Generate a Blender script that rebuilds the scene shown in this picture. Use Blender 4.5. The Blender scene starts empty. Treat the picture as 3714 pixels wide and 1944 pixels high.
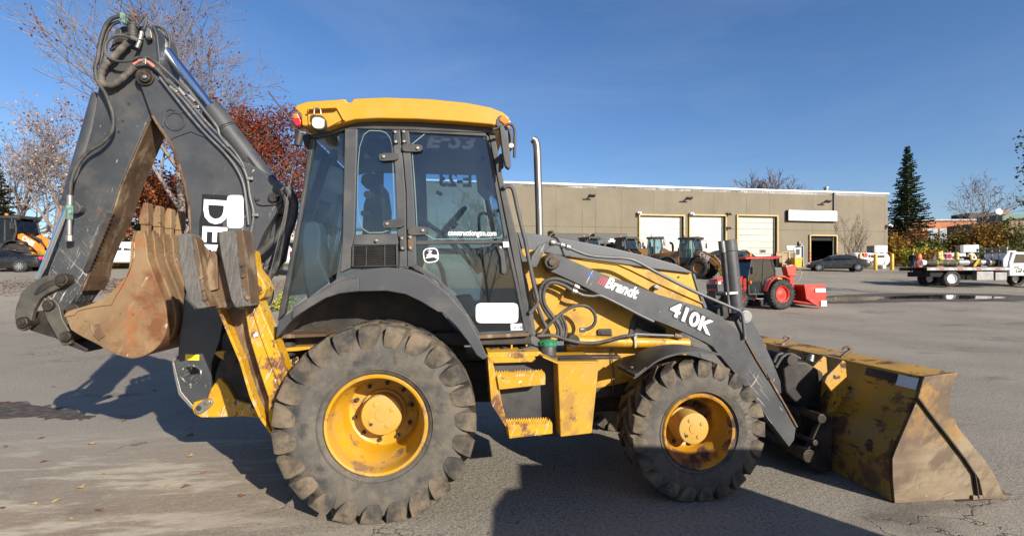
import bpy, bmesh, math, random
from mathutils import Vector, Matrix
import numpy as np
PI = math.pi
R = math.radians
scene = bpy.context.scene
# ---------------------------------------------------------------- camera, sky, sun, exposure
CAMX, CAMY, CAMZ = 0.521, -3.438, 1.665
TH = math.atan(0.1181)                 # the camera is turned a little towards the loader bucket
FPX, IW, IH, CX0, HY = 1803.0, 3714.0, 1944.0, 1857.0, 1002.0
cam_d = bpy.data.cameras.new("camera")
cam = bpy.data.objects.new("camera", cam_d)
scene.collection.objects.link(cam)
cam.location = (CAMX, CAMY, CAMZ)
cam.rotation_euler = (PI / 2, 0, -TH)
cam_d.sensor_width = 36.0
cam_d.lens = 36.0 * FPX / IW
cam_d.shift_y = (HY - IH / 2) / IW
cam_d.clip_start = 0.05
cam_d.clip_end = 3000
scene.camera = cam
FWD = Vector((math.sin(TH), math.cos(TH), 0))
RGT = Vector((math.cos(TH), -math.sin(TH), 0))
# sunlight travels to the left, away from the camera and down
SUN_EL = R(23)
_h = (-0.62 * RGT + 0.785 * FWD).normalized()
SUN_DIR = (_h * math.cos(SUN_EL) - Vector((0, 0, 1)) * math.sin(SUN_EL)).normalized()
world = bpy.data.worlds.new("World")
scene.world = world
world.use_nodes = True
wn = world.node_tree
wn.nodes.clear()
w_out = wn.nodes.new("ShaderNodeOutputWorld")
w_bg = wn.nodes.new("ShaderNodeBackground")
w_sky = wn.nodes.new("ShaderNodeTexSky")
w_sky.sky_type = 'NISHITA'
w_sky.sun_disc = False
w_sky.sun_elevation = SUN_EL
w_sky.sun_rotation = math.atan2(-SUN_DIR.x, -SUN_DIR.y)
w_sky.altitude = 100
w_sky.air_density = 1.0
w_sky.dust_density = 0.8
w_sky.ozone_density = 3.5
w_bg.inputs[1].default_value = 0.08
w_hs = wn.nodes.new("ShaderNodeHueSaturation")
w_hs.inputs["Saturation"].default_value = 1.14
wn.links.new(w_sky.outputs[0], w_hs.inputs["Color"])
w_wb = wn.nodes.new("ShaderNodeMix")
w_wb.data_type = 'RGBA'
w_wb.blend_type = 'MULTIPLY'
w_wb.inputs[0].default_value = 1.0
w_wb.inputs[7].default_value = (1.0, 0.95, 1.03, 1)
wn.links.new(w_hs.outputs[0], w_wb.inputs[6])
# faint high cloud all over the sky
w_tc = wn.nodes.new("ShaderNodeTexCoord")
w_mp = wn.nodes.new("ShaderNodeMapping")
w_mp.inputs["Scale"].default_value = (1.2, 1.2, 5.0)
w_mp.inputs["Rotation"].default_value = (0.15, 0.10, 0.5)
w_nz = wn.nodes.new("ShaderNodeTexNoise")
w_nz.inputs["Scale"].default_value = 1.6
w_nz.inputs["Detail"].default_value = 7
w_nz.inputs["Roughness"].default_value = 0.6
w_nz.inputs["Distortion"].default_value = 0.6
w_mr = wn.nodes.new("ShaderNodeMapRange")
w_mr.inputs[1].default_value = 0.45
w_mr.inputs[2].default_value = 0.80
w_mr.inputs[4].default_value = 0.09
w_cl = wn.nodes.new("ShaderNodeMix")
w_cl.data_type = 'RGBA'
w_cl.inputs[7].default_value = (5.4, 5.8, 6.6, 1)
wn.links.new(w_tc.outputs["Generated"], w_mp.inputs[0])
wn.links.new(w_mp.outputs[0], w_nz.inputs["Vector"])
wn.links.new(w_nz.outputs["Fac"], w_mr.inputs[0])
wn.links.new(w_mr.outputs[0], w_cl.inputs[0])
wn.links.new(w_wb.outputs[2], w_cl.inputs[6])
wn.links.new(w_cl.outputs[2], w_bg.inputs[0])
wn.links.new(w_bg.outputs[0], w_out.inputs[0])
sun_d = bpy.data.lights.new("sun", 'SUN')
sun_d.energy = 5.0
sun_d.angle = R(0.5)
sun_d.color = (1.0, 0.93, 0.82)
sun = bpy.data.objects.new("sun", sun_d)
sun.rotation_euler = SUN_DIR.to_track_quat('-Z', 'Y').to_euler()
sun.location = (6, -12, 12)
scene.collection.objects.link(sun)
scene.view_settings.view_transform = 'Standard'
scene.view_settings.look = 'None'
scene.view_settings.gamma = 1.0
scene.view_settings.exposure = 0.86
scene.view_settings.use_curve_mapping = False
scene.cycles.max_bounces = 8
scene.cycles.transparent_max_bounces = 16
scene.cycles.use_denoising = True

# ---------------------------------------------------------------- measuring helpers
# Sheets of squared-paper: each key is a window of the survey picture (x0, y0, scale)
ZM = {'s': (0, 0, 1), 'd': (0, 0, 0.69332), 'z1': (0, 0, 1.348), 'z2': (0, 700, 1.348), 'z3': (950, 300, 1.419), 'z4': (900, 1050, 1.508),
      'z5': (1750, 750, 1.419), 'z6': (2600, 1100, 1.597), 'z7': (1850, 450, 1.926), 'z8': (2700, 450, 1.926),
      'y1': (0, 400, 1.925), 'y2': (900, 780, 2.593), 'y3': (3150, 700, 3.37), 'y4': (2200, 1200, 1.9257),
      'y5': (500, 0, 1.926), 'y6': (1000, 320, 3.37), 'y7': (1700, 1100, 2.451), 'y8': (1650, 350, 2.246),
      'x1': (0, 700, 3.37), 'x2': (320, 20, 3.965), 'x3': (3300, 850, 4.993), 'x4': (2350, 820, 3.963),
      'x5': (2000, 820, 4.494), 'x6': (600, 780, 3.21), 'x7': (600, 1150, 2.996), 'x8': (0, 1250, 1.9425)}

def survey(spec):
    out, k = [], ZM['s']
    for it in spec:
        if isinstance(it, str):
            k = ZM[it]
        else:
            out.append((k[0] + it[0] / k[2], k[1] + it[1] / k[2]) + tuple(it[2:]))
    return out

def sight(sx, sy):
    return FWD + RGT * ((sx - CX0) / FPX) + Vector((0, 0, 1)) * ((HY - sy) / FPX)

CAMV = Vector((CAMX, CAMY, CAMZ))
def P(sx, sy, Y):
    d = sight(sx, sy)
    return CAMV + d * ((Y - CAMY) / d.y)

def pts(spec, Y=None):
    """survey spec -> 3D points; a third number on a point overrides Y"""
    return [P(q[0], q[1], q[2] if len(q) > 2 else Y) for q in survey(spec)]

def _ss(x):
    x = min(1, max(0, x))
    return x * x * (3 - 2 * x)

def terrain(t, r=0.0):
    a = (t - 17.0) / 2.0
    sp = 2.0 * (a if a > 30 else math.log1p(math.exp(a)))
    z = 0.083 * sp
    b = (t - 56.0) / 3.0
    sb = 3.0 * (b if b > 30 else math.log1p(math.exp(b)))
    z -= 0.083 * sb
    a0 = math.log1p(math.exp(-8.5)) * 2 * 0.083
    z += 0.75 * _ss((-r - 5.0) / 9.0) * _ss((t - 15.0) / 14.0)      # the left of the yard lies a little higher
    return z - a0 if t > 6 else 0.0

def depth_of(x, y):
    return (Vector((x, y, 0)) - Vector((CAMX, CAMY, 0))).dot(FWD)

def at(sx, t, dz=0.0):
    v = Vector((CAMX, CAMY, 0)) + RGT * ((sx - CX0) / FPX * t) + FWD * t
    return Vector((v.x, v.y, terrain(t, (sx - CX0) / FPX * t) + dz))

def height_at(sy, t):
    return CAMZ + (HY - sy) / FPX * t

# ---------------------------------------------------------------- material helpers
def _new(name):
    m = bpy.data.materials.new(name)
    m.use_nodes = True
    nt = m.node_tree
    b = nt.nodes["Principled BSDF"]
    return m, nt, b

def N(nt, kind, **kw):
    n = nt.nodes.new(kind)
    for k, v in kw.items():
        setattr(n, k, v)
    return n

def noise(nt, vec, scale, detail=4, rough=0.6, stretch=None):
    t = N(nt, "ShaderNodeTexNoise")
    t.inputs["Scale"].default_value = scale
    t.inputs["Detail"].default_value = detail
    t.inputs["Roughness"].default_value = rough
    if stretch:
        mp = N(nt, "ShaderNodeMapping")
        mp.vector_type = 'TEXTURE'                    # turn first, then stretch
        mp.inputs["Scale"].default_value = [1.0 / q for q in stretch[:3]]
        if len(stretch) > 3:
            mp.inputs["Rotation"].default_value = (0, stretch[3], 0)
        nt.links.new(vec, mp.inputs[0])
        vec = mp.outputs[0]
    nt.links.new(vec, t.inputs["Vector"])
    return t.outputs["Fac"]

def ramp(nt, fac, a, b, invert=False):
    r = N(nt, "ShaderNodeMapRange")
    r.inputs[1].default_value = a
    r.inputs[2].default_value = b
    if invert:
        r.inputs[3].default_value, r.inputs[4].default_value = 1, 0
    nt.links.new(fac, r.inputs[0])
    return r.outputs[0]

def mixc(nt, fac, a, b):
    m = N(nt, "ShaderNodeMix", data_type='RGBA')
    for sock, v in ((m.inputs[0], fac), (m.inputs[6], a), (m.inputs[7], b)):
        if isinstance(v, (int, float)):
            sock.default_value = v
        elif isinstance(v, tuple):
            sock.default_value = (*v[:3], 1)
        else:
            nt.links.new(v, sock)
    return m.outputs[2]

def mul(nt, a, b):
    m = N(nt, "ShaderNodeMath", operation='MULTIPLY')
    for s, v in ((m.inputs[0], a), (m.inputs[1], b)):
        if isinstance(v, (int, float)):
            s.default_value = v
        else:
            nt.links.new(v, s)
    return m.outputs[0]

def paint(name, col, rough=0.5, metal=0.0, var=0.12, vscale=2.5, layers=(), bump=0.0, bscale=40, spec=0.5, coat=0.0, lines=()):
    """worn surface: base colour with slow variation, then layers (colour, threshold, softness, scale, detail, stretch, strength, roughness)"""
    m, nt, b = _new(name)
    tc = N(nt, "ShaderNodeTexCoord")
    v = tc.outputs["Object"]
    c2 = tuple(max(0, x * (1 - var * 1.6)) for x in col)
    c1 = tuple(min(1, x * (1 + var)) for x in col)
    f = ramp(nt, noise(nt, v, vscale, 5, 0.6), 0.3, 0.7)
    out = mixc(nt, f, c2, c1)
    rg = N(nt, "ShaderNodeMapRange")
    rg.inputs[3].default_value = max(0.02, rough - 0.08)
    rg.inputs[4].default_value = min(1, rough + 0.1)
    nt.links.new(noise(nt, v, vscale * 3, 4), rg.inputs[0])
    rout = rg.outputs[0]
    for L in layers:
        lc, thr, soft, sc = L[:4]
        det = L[4] if len(L) > 4 else 6
        st = L[5] if len(L) > 5 else None
        stg = L[6] if len(L) > 6 else 1.0
        fac = ramp(nt, noise(nt, v, sc, det, 0.65, st), thr - soft, thr + soft)
        if len(L) > 8 and L[8]:
            sx_ = N(nt, "ShaderNodeSeparateXYZ")
            nt.links.new(v, sx_.inputs[0])
            fac = mul(nt, fac, ramp(nt, sx_.outputs['XYZ'.index(L[8][0])], L[8][1], L[8][2]))
        if stg != 1.0:
            fac = mul(nt, fac, stg)
        out = mixc(nt, fac, out, lc)
        mr = N(nt, "ShaderNodeMix")
        nt.links.new(fac, mr.inputs[0])
        nt.links.new(rout, mr.inputs[2])
        mr.inputs[3].default_value = L[7] if len(L) > 7 else 0.8
        rout = mr.outputs[0]
    for (lc, sc, ang, thr, mthr, stg, zm) in lines:
        # straight scratches in one direction, broken up into patches
        n1 = noise(nt, v, sc, 2, 0.5, (1, 1, 0.045, ang))
        fac = ramp(nt, n1, thr - .012, thr + .012)
        fac = mul(nt, fac, ramp(nt, noise(nt, v, 3.1 + ang, 5, 0.7), mthr - .05, mthr + .05))
        if zm:
            sx_ = N(nt, "ShaderNodeSeparateXYZ")
            nt.links.new(v, sx_.inputs[0])
            fac = mul(nt, fac, ramp(nt, sx_.outputs['XYZ'.index(zm[0])], zm[1], zm[2]))
        out = mixc(nt, mul(nt, fac, stg), out, lc)
    nt.links.new(out, b.inputs["Base Color"])
    nt.links.new(rout, b.inputs["Roughness"])
    b.inputs["Metallic"].default_value = metal
    b.inputs["Specular IOR Level"].default_value = spec
    if coat:
        b.inputs["Coat Weight"].default_value = coat
        b.inputs["Coat Roughness"].default_value = 0.08
    if bump:
        bp = N(nt, "ShaderNodeBump")
        bp.inputs["Strength"].default_value = bump
        bp.inputs["Distance"].default_value = 0.01
        nt.links.new(noise(nt, v, bscale, 6, 0.65), bp.inputs["Height"])
        nt.links.new(bp.outputs[0], b.inputs["Normal"])
    return m

def rrect(p, rad, n=4):
    """closed outline with rounded corners of a given radius"""
    out = []
    m = len(p)
    for i in range(m):
        a, b, c = Vector(p[i - 1]), Vector(p[i]), Vector(p[(i + 1) % m])
        u, w = (a - b).normalized() * rad, (c - b).normalized() * rad
        for k in range(n + 1):
            t = k / n
            out.append(b + u * (1 - t) ** 2 + w * t ** 2)
    return out

def glass(name, tint=(0.55, 0.68, 0.72), refl=1.0, dust=0.06):
    m = bpy.data.materials.new(name)
    m.use_nodes = True
    nt = m.node_tree
    nt.nodes.clear()
    o = N(nt, "ShaderNodeOutputMaterial")
    tr = N(nt, "ShaderNodeBsdfTransparent")
    tr.inputs[0].default_value = (*tint, 1)
    gl = N(nt, "ShaderNodeBsdfGlossy")
    gl.inputs["Roughness"].default_value = 0.02
    gl.inputs[0].default_value = (0.9 * refl, 0.95 * refl, refl, 1)
    fr = N(nt, "ShaderNodeFresnel")
    fr.inputs[0].default_value = 1.6
    mx = N(nt, "ShaderNodeMixShader")
    nt.links.new(fr.outputs[0], mx.inputs[0])
    nt.links.new(tr.outputs[0], mx.inputs[1])
    nt.links.new(gl.outputs[0], mx.inputs[2])
    df = N(nt, "ShaderNodeBsdfDiffuse")
    df.inputs[0].default_value = (0.55, 0.53, 0.48, 1)
    tc = N(nt, "ShaderNodeTexCoord")
    f = mul(nt, ramp(nt, noise(nt, tc.outputs["Object"], 5, 6, 0.65), 0.3, 0.8), dust)
    m2 = N(nt, "ShaderNodeMixShader")
    nt.links.new(f, m2.inputs[0])
    nt.links.new(mx.outputs[0], m2.inputs[1])
    nt.links.new(df.outputs[0], m2.inputs[2])
    nt.links.new(m2.outputs[0], o.inputs[0])
    return m

def leafmat(name, cols, rough=0.6, trans=0.25):
    m, nt, b = _new(name)
    g = N(nt, "ShaderNodeNewGeometry")
    cr = N(nt, "ShaderNodeValToRGB")
    e = cr.color_ramp.elements
    while len(e) < len(cols):
        e.new(0.5)
    for i, c in enumerate(cols):
        e[i].position = i / max(1, len(cols) - 1)
        e[i].color = (*c, 1)
    nt.links.new(g.outputs["Random Per Island"], cr.inputs[0])
    nt.links.new(cr.outputs[0], b.inputs["Base Color"])
    b.inputs["Roughness"].default_value = rough
    b.inputs["Specular IOR Level"].default_value = 0.2
    if trans:
        t = N(nt, "ShaderNodeBsdfTranslucent")
        nt.links.new(cr.outputs[0], t.inputs[0])
        mx = N(nt, "ShaderNodeMixShader")
        mx.inputs[0].default_value = trans
        nt.links.new(b.outputs[0], mx.inputs[1])
        nt.links.new(t.outputs[0], mx.inputs[2])
        nt.links.new(mx.outputs[0], nt.nodes["Material Output"].inputs[0])
    return m

def emit(name, col, s):
    m, nt, b = _new(name)
    b.inputs["Base Color"].default_value = (*col, 1)
    b.inputs["Emission Color"].default_value = (*col, 1)
    b.inputs["Emission Strength"].default_value = s
    return m

# ---------------------------------------------------------------- object helpers
COL = scene.collection
def tag(o, label=None, cat=None, group=None, kind=None):
    if label: o["label"] = label
    if cat: o["category"] = cat
    if group: o["group"] = group
    if kind: o["kind"] = kind
    return o

def thing(name, label, cat, loc=(0, 0, 0), rz=0.0, group=None):
    o = bpy.data.objects.new(name, None)
    o.empty_display_size = 0.3
    COL.objects.link(o)
    o.location = loc
    o.rotation_euler = (0, 0, rz)
    return tag(o, label, cat, group)

def holder(name, parent, loc=(0, 0, 0), rot=(0, 0, 0)):
    o = bpy.data.objects.new(name, None)
    o.empty_display_size = 0.1
    COL.objects.link(o)
    o.parent = parent
    o.location = loc
    o.rotation_euler = rot
    return o

def link(name, me, mat, parent=None, loc=None, rot=None, bevel=0.0, seg=2, smooth=None):
    o = bpy.data.objects.new(name, me)
    COL.objects.link(o)
    if mat is not None:
        if isinstance(mat, (list, tuple)):
            for mm in mat: me.materials.append(mm)
        elif len(me.materials) == 0:
            me.materials.append(mat)
    if parent is not None: o.parent = parent
    if loc is not None: o.location = loc
    if rot is not None: o.rotation_euler = rot
    if smooth is not None:
        me.shade_smooth()
        me.set_sharp_from_angle(angle=R(smooth))
    if bevel:
        b = o.modifiers.new("bevel", 'BEVEL')
        b.width = bevel
        b.segments = seg
        b.limit_method = 'ANGLE'
        b.angle_limit = R(30)
        b.harden_normals = True
        if smooth is None:
            me.shade_smooth()
            me.set_sharp_from_angle(angle=R(30))
    return o

class MB:
    """collects shapes for ONE mesh"""
    def __init__(s):
        s.v, s.f, s.mi = [], [], []
    def add(s, vs, fs, mi=0):
        n = len(s.v)
        s.v += [tuple(v) for v in vs]
        s.f += [tuple(i + n for i in f) for f in fs]
        s.mi += [mi] * len(fs)
        return s
    def box(s, c, d, rz=0.0, mi=0, M=None):
        cx, cy, cz = c
        hx, hy, hz = d[0] / 2, d[1] / 2, d[2] / 2
        vs = [Vector((x * hx, y * hy, z * hz)) for x in (-1, 1) for y in (-1, 1) for z in (-1, 1)]
        rm = M if M is not None else Matrix.Rotation(rz, 3, 'Z')
        vs = [rm @ v + Vector(c) for v in vs]
        return s.add(vs, [(0, 1, 3, 2), (4, 6, 7, 5), (0, 4, 5, 1), (2, 3, 7, 6), (0, 2, 6, 4), (1, 5, 7, 3)], mi)
    def prism(s, poly, d, mi=0):
        """poly: 3D points in order, d: extrusion vector"""
        n = len(poly)
        d = Vector(d)
        a = [Vector(p) for p in poly]
        # face orientation: first cap looks along -d
        nrm = Vector((0, 0, 0))
        for i in range(n):
            nrm += a[i].cross(a[(i + 1) % n])
        if nrm.dot(d) > 0:
            a.reverse()
        vs = a + [p + d for p in a]
        fs = [tuple(range(n)), tuple(range(2 * n - 1, n - 1, -1))]
        fs += [(i, i + n, (i + 1) % n + n, (i + 1) % n) for i in range(n)]
        return s.add(vs, fs, mi)
    def cyl(s, p0, p1, r0, r1=None, n=16, mi=0, caps=True):
        p0, p1 = Vector(p0), Vector(p1)
        r1 = r0 if r1 is None else r1
        ax = (p1 - p0).normalized()
        u = ax.orthogonal().normalized()
        w = ax.cross(u)
        vs = []
        for p, r in ((p0, r0), (p1, r1)):
            for i in range(n):
                a = 2 * PI * i / n
                vs.append(p + u * (math.cos(a) * r) + w * (math.sin(a) * r))
        fs = [(i, (i + 1) % n, (i + 1) % n + n, i + n) for i in range(n)]
        if caps:
            fs += [tuple(range(n - 1, -1, -1)), tuple(range(n, 2 * n))]
        return s.add(vs, fs, mi)
    def lathe(s, prof, n=48, axis='Y', c=(0, 0, 0), mi=0, closed=False):
        """prof: (a, r) along the axis"""
        vs, m = [], len(prof)
        for i in range(n):
            t = 2 * PI * i / n
            for a, r in prof:
                if axis == 'Y': vs.append((c[0] + r * math.cos(t), c[1] + a, c[2] + r * math.sin(t)))
                elif axis == 'Z': vs.append((c[0] + r * math.cos(t), c[1] + r * math.sin(t), c[2] + a))
                else: vs.append((c[0] + a, c[1] + r * math.cos(t), c[2] + r * math.sin(t)))
        fs = []
        for i in range(n):
            j = (i + 1) % n
            for k in range(m if closed else m - 1):
                l = (k + 1) % m
                f = (i * m + k, i * m + l, j * m + l, j * m + k)
                fs.append(f if axis != 'Z' else f[::-1])
        return s.add(vs, fs, mi)
    def tube(s, path, r, n=8, mi=0, caps=True, ribs=None):
        path = [Vector(p) for p in path]
        up = None
        vs = []
        m = len(path)
        for i, p in enumerate(path):
            d = (path[min(i + 1, m - 1)] - path[max(i - 1, 0)])
            if d.length < 1e-9: d = Vector((0, 0, 1))
            d.normalize()
            if up is None:
                up = d.orthogonal().normalized()
            up = (up - d * up.dot(d))
            if up.length < 1e-6: up = d.orthogonal()
            up.normalize()
            w = d.cross(up)
            rr = r[i] if isinstance(r, (list, tuple)) else r
            if ribs: rr *= (1.0 if (i // ribs[0]) % 2 == 0 else ribs[1])
            for k in range(n):
                a = 2 * PI * k / n
                vs.append(p + up * (math.cos(a) * rr) + w * (math.sin(a) * rr))
        fs = [(i * n + k, i * n + (k + 1) % n, (i + 1) * n + (k + 1) % n, (i + 1) * n + k) for i in range(m - 1) for k in range(n)]
        if caps:
            fs += [tuple(range(n - 1, -1, -1)), tuple(range((m - 1) * n, m * n))]
        return s.add(vs, fs, mi)
    def mesh(s, name):
        me = bpy.data.meshes.new(name)
        me.from_pydata(s.v, [], s.f)
        if any(s.mi):
            me.polygons.foreach_set("material_index", s.mi)
        me.update()
        return me
    def build(s, name, mat, parent=None, loc=None, rot=None, bevel=0.0, seg=2, smooth=None):
        return link(name, s.mesh(name), mat, parent, loc, rot, bevel, seg, smooth)

def spline(path, k=6):
    p = [Vector(q) for q in path]
    if len(p) < 3: return p
    out = []
    for i in range(len(p) - 1):
        a, b, c, d = p[max(i - 1, 0)], p[i], p[i + 1], p[min(i + 2, len(p) - 1)]
        for j in range(k):
            t = j / k
            out.append(0.5 * ((2 * b) + (c - a) * t + (2 * a - 5 * b + 4 * c - d) * t * t + (3 * b - a - 3 * c + d) * t ** 3))
    out.append(p[-1])
    return out

def round_poly(p, k=1):
    """corner cutting of a closed outline"""
    for _ in range(k):
        q = []
        n = len(p)
        for i in range(n):
            a, b = Vector(p[i]), Vector(p[(i + 1) % n])
            q += [a * 0.8 + b * 0.2, a * 0.2 + b * 0.8]
        p = q
    return p

def plate(name, spec, Y, th, mat, parent, bevel=0.006, seg=2, rnd=0, zmin=None):
    p = pts(spec, Y)
    if rnd: p = round_poly(p, rnd)
    if zmin is not None:
        for q in p: q.z = max(q.z, zmin)
    return MB().prism(p, (0, th, 0)).build(name, mat, parent, bevel=bevel, seg=seg)

def hose(name, spec, Y, r, mat, parent, k=6, n=8, ribs=None):
    p = spline(pts(spec, Y), k)
    return MB().tube(p, r, n, ribs=ribs).build(name, mat, parent, smooth=50)

def pin(name, spec, Y0, Y1, r, mat, parent, bevel=0.004, n=20):
    c = pts(spec, Y0)[0]
    return MB().cyl(c, (c.x, Y1, c.z), r, n=n).build(name, mat, parent, bevel=bevel)

def text(name, s, size, mat, parent, org, xd, yd, bold=0.0, shear=0.0, depth=0.001, width=1.0, align='LEFT'):
    cu = bpy.data.curves.new(name + "_c", 'FONT')
    cu.body = s
    cu.size = size
    cu.offset = bold
    cu.shear = shear
    cu.extrude = depth
    cu.resolution_u = 3
    cu.align_x = align
    ob = bpy.data.objects.new(name + "_c", cu)
    COL.objects.link(ob)
    dg = bpy.context.evaluated_depsgraph_get()
    me = bpy.data.meshes.new_from_object(ob.evaluated_get(dg))
    bpy.data.objects.remove(ob)
    xd, yd = Vector(xd).normalized(), Vector(yd).normalized()
    zd = xd.cross(yd)
    M = Matrix((xd * width, yd, zd)).transposed().to_4x4()
    M.translation = Vector(org)
    me.transform(M)
    if width < 0: me.flip_normals()
    me.materials.clear()
    return link(name, me, mat, parent)

def copy_tree(o, parent=None):
    c = o.copy()
    COL.objects.link(c)
    if parent is not None: c.parent = parent
    for ch in list(o.children):
        copy_tree(ch, c)
    return c

# ---------------------------------------------------------------- materials
RUST = (0.13, 0.055, 0.022)
RUSTD = (0.05, 0.022, 0.012)
TAN = (0.33, 0.26, 0.18)
YEL = (0.455, 0.240, 0.005)
m_yellow = paint("yellow_paint", YEL, 0.42, 0, 0.10, 1.6, [((0.30, 0.19, 0.07), 0.60, 0.16, 3.0, 6, None, 0.5), (RUST, 0.655, 0.02, 7, 10), (RUSTD, 0.68, 0.02, 16, 8), ((0.50, 0.36, 0.10), 0.62, 0.03, 60, 6, (1, 1, 0.08, 0.6), 0.6), (RUST, 0.52, 0.03, 9, 9, None, 0.9, 0.8, ("Z", 0.42, 0.26)), ((0.20, 0.11, 0.03), 0.56, 0.05, 5, 9, None, 0.6)], 0.05, 30, lines=[((0.55, 0.42, 0.2), 80, .6, .67, .54, .7, None), ((0.15, 0.08, 0.03), 90, -.3, .70, .56, .7, None)])
m_yellow_clean = paint("yellow_roof_plastic", (0.47, 0.225, 0.010), 0.38, 0, 0.06, 1.2, [((0.40, 0.24, 0.08), 0.66, 0.14, 4, 5, None, 0.4)], 0.03, 60)
m_yellow_worn = paint("yellow_worn_paint", YEL, 0.5, 0, 0.14, 2.0, [((0.45, 0.36, 0.22), 0.60, 0.05, 9, 10, None, 0.8), (RUST, 0.58, 0.03, 4.5, 10), (RUSTD, 0.64, 0.03, 11, 9), ((0.55, 0.52, 0.46), 0.66, 0.02, 18, 8)], 0.15, 40, lines=[((0.5, 0.45, 0.36), 80, .4, .65, .48, .85, None), ((0.10, 0.05, 0.02), 70, .3, .66, .48, .8, None)])
m_gray = paint("charcoal_paint", (0.043, 0.046, 0.051), 0.40, 0, 0.16, 2.0, [((0.10, 0.095, 0.085), 0.60, 0.16, 3.5, 6, None, 0.4), ((0.42, 0.40, 0.36), 0.69, 0.02, 26, 6, (1, 1, 0.3, 0.4), 0.8)], 0.04, 35, lines=[((0.50, 0.47, 0.41), 90, .5, .70, .60, .8, None), ((0.50, 0.47, 0.41), 110, -.7, .68, .54, .85, ("Z", 1.15, .5))])
m_gray_worn = paint("charcoal_scratched_paint", (0.040, 0.043, 0.047), 0.42, 0, 0.2, 2.0, [((0.11, 0.095, 0.075), 0.58, 0.14, 3.0, 7, None, 0.5), ((0.55, 0.52, 0.45), 0.615, 0.02, 60, 6, (1, 1, 0.07, 0.5), 0.95, 0.7, ("Z", 2.15, 1.2)), ((0.5, 0.46, 0.38), 0.615, 0.02, 48, 6, (1, 1, 0.07, -0.7), 0.95, 0.7, ("Z", 2.0, 1.0)), ((0.45, 0.42, 0.36), 0.67, 0.02, 22, 6, (1, 1, 0.3, 0.4), 0.8), (RUST, 0.66, 0.03, 5, 8)], 0.06, 35, lines=[((0.50, 0.47, 0.41), 120, .38, .665, .50, .7, ("Z", 2.4, 1.6)), ((0.50, 0.47, 0.41), 140, -.62, .665, .52, .7, ("Z", 2.3, 1.5)), ((0.50, 0.47, 0.41), 130, 1.05, .67, .54, .7, ("Z", 2.3, 1.4)), ((0.45, 0.43, 0.38), 60, .15, .69, .52, .8, ("Z", 2.3, 1.4)), ((0.50, 0.47, 0.41), 100, .2, .70, .6, .8, None)])
m_link = paint("greasy_link_paint", (0.056, 0.053, 0.044), 0.5, 0, 0.25, 4, [((0.12, 0.105, 0.075), 0.56, 0.12, 5, 8, None, 0.6), ((0.02, 0.018, 0.015), 0.60, 0.06, 8, 8, None, 0.8), ((0.5, 0.47, 0.40), 0.70, 0.02, 16, 8)], 0.12, 40, lines=[((0.45, 0.42, 0.36), 80, .9, .70, .60, .7, None)])
m_hoodgray = paint("hood_charcoal_paint", (0.068, 0.072, 0.078), 0.42, 0, 0.10, 2.0, [((0.045, 0.032, 0.026), 0.64, 0.012, 4.2, 10, (1, 1, 1.6)), ((0.2, 0.2, 0.2), 0.73, 0.02, 12, 6)], 0.04, 35)
m_plastic = paint("black_plastic", (0.022, 0.023, 0.025), 0.5, 0, 0.2, 3, [((0.12, 0.105, 0.085), 0.58, 0.2, 4, 6, None, 0.45)], 0.05, 60)
m_fender = paint("fender_plastic", (0.039, 0.041, 0.045), 0.55, 0, 0.12, 2, [((0.16, 0.145, 0.12), 0.62, 0.15, 3, 6, None, 0.5)], 0.08, 220)
m_dark = paint("dark_greasy_steel", (0.018, 0.017, 0.016), 0.6, 0.2, 0.3, 3, [((0.10, 0.07, 0.045), 0.56, 0.12, 5, 8, None, 0.6)], 0.2, 25)
m_pin = paint("greasy_pin_steel", (0.045, 0.036, 0.028), 0.5, 0.5, 0.3, 8, [((0.16, 0.09, 0.05), 0.6, 0.08, 20, 6, None, 0.7)], 0.2, 60)
m_bucket = paint("rusty_bucket_steel", (0.20, 0.125, 0.062), 0.62, 0.15, 0.22, 2.2, [((0.30, 0.20, 0.10), 0.56, 0.12, 3.0, 8, (1, 1, 0.35, 0.5), 0.7), ((0.14, 0.055, 0.02), 0.58, 0.07, 3.2, 9), ((0.40, 0.33, 0.25), 0.665, 0.02, 14, 8, (1, 1, 0.25, 0.6)), ((0.09, 0.04, 0.02), 0.66, 0.03, 12, 8), ((0.26, 0.085, 0.02), 0.60, 0.05, 4.1, 9, None, 0.8)], 0.2, 28, lines=[((0.34, 0.26, 0.16), 110, .5, .69, .52, .45, None), ((0.08, 0.04, 0.02), 90, .9, .69, .50, .5, None)])
m_rustplate = paint("rusty_wear_steel", (0.115, 0.068, 0.036), 0.6, 0.2, 0.3, 3, [((0.26, 0.19, 0.12), 0.58, 0.06, 9, 10, (1, 1, 0.4), 0.8), ((0.05, 0.03, 0.02), 0.62, 0.05, 5, 8), ((0.5, 0.45, 0.36), 0.70, 0.015, 20, 8)], 0.25, 40)
m_rubber_pad = paint("weathered_rubber_pad", (0.085, 0.080, 0.074), 0.85, 0, 0.25, 3, [((0.16, 0.145, 0.125), 0.54, 0.10, 26, 8, (5, 1, 0.3, 0.12), 0.6), ((0.025, 0.023, 0.02), 0.62, 0.05, 34, 6, (5, 1, 0.4, 0.12))], 0.5, 60)
m_tyre = paint("dusty_tyre_rubber", (0.070, 0.067, 0.061), 0.82, 0, 0.22, 6, [((0.12, 0.10, 0.078), 0.53, 0.14, 3.2, 9, None, 0.7), ((0.026, 0.026, 0.027), 0.60, 0.06, 5, 9, None, 0.75), ((0.14, 0.115, 0.085), 0.55, 0.08, 9, 9, None, 0.6)], 0.35, 55, spec=0.25)
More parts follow.
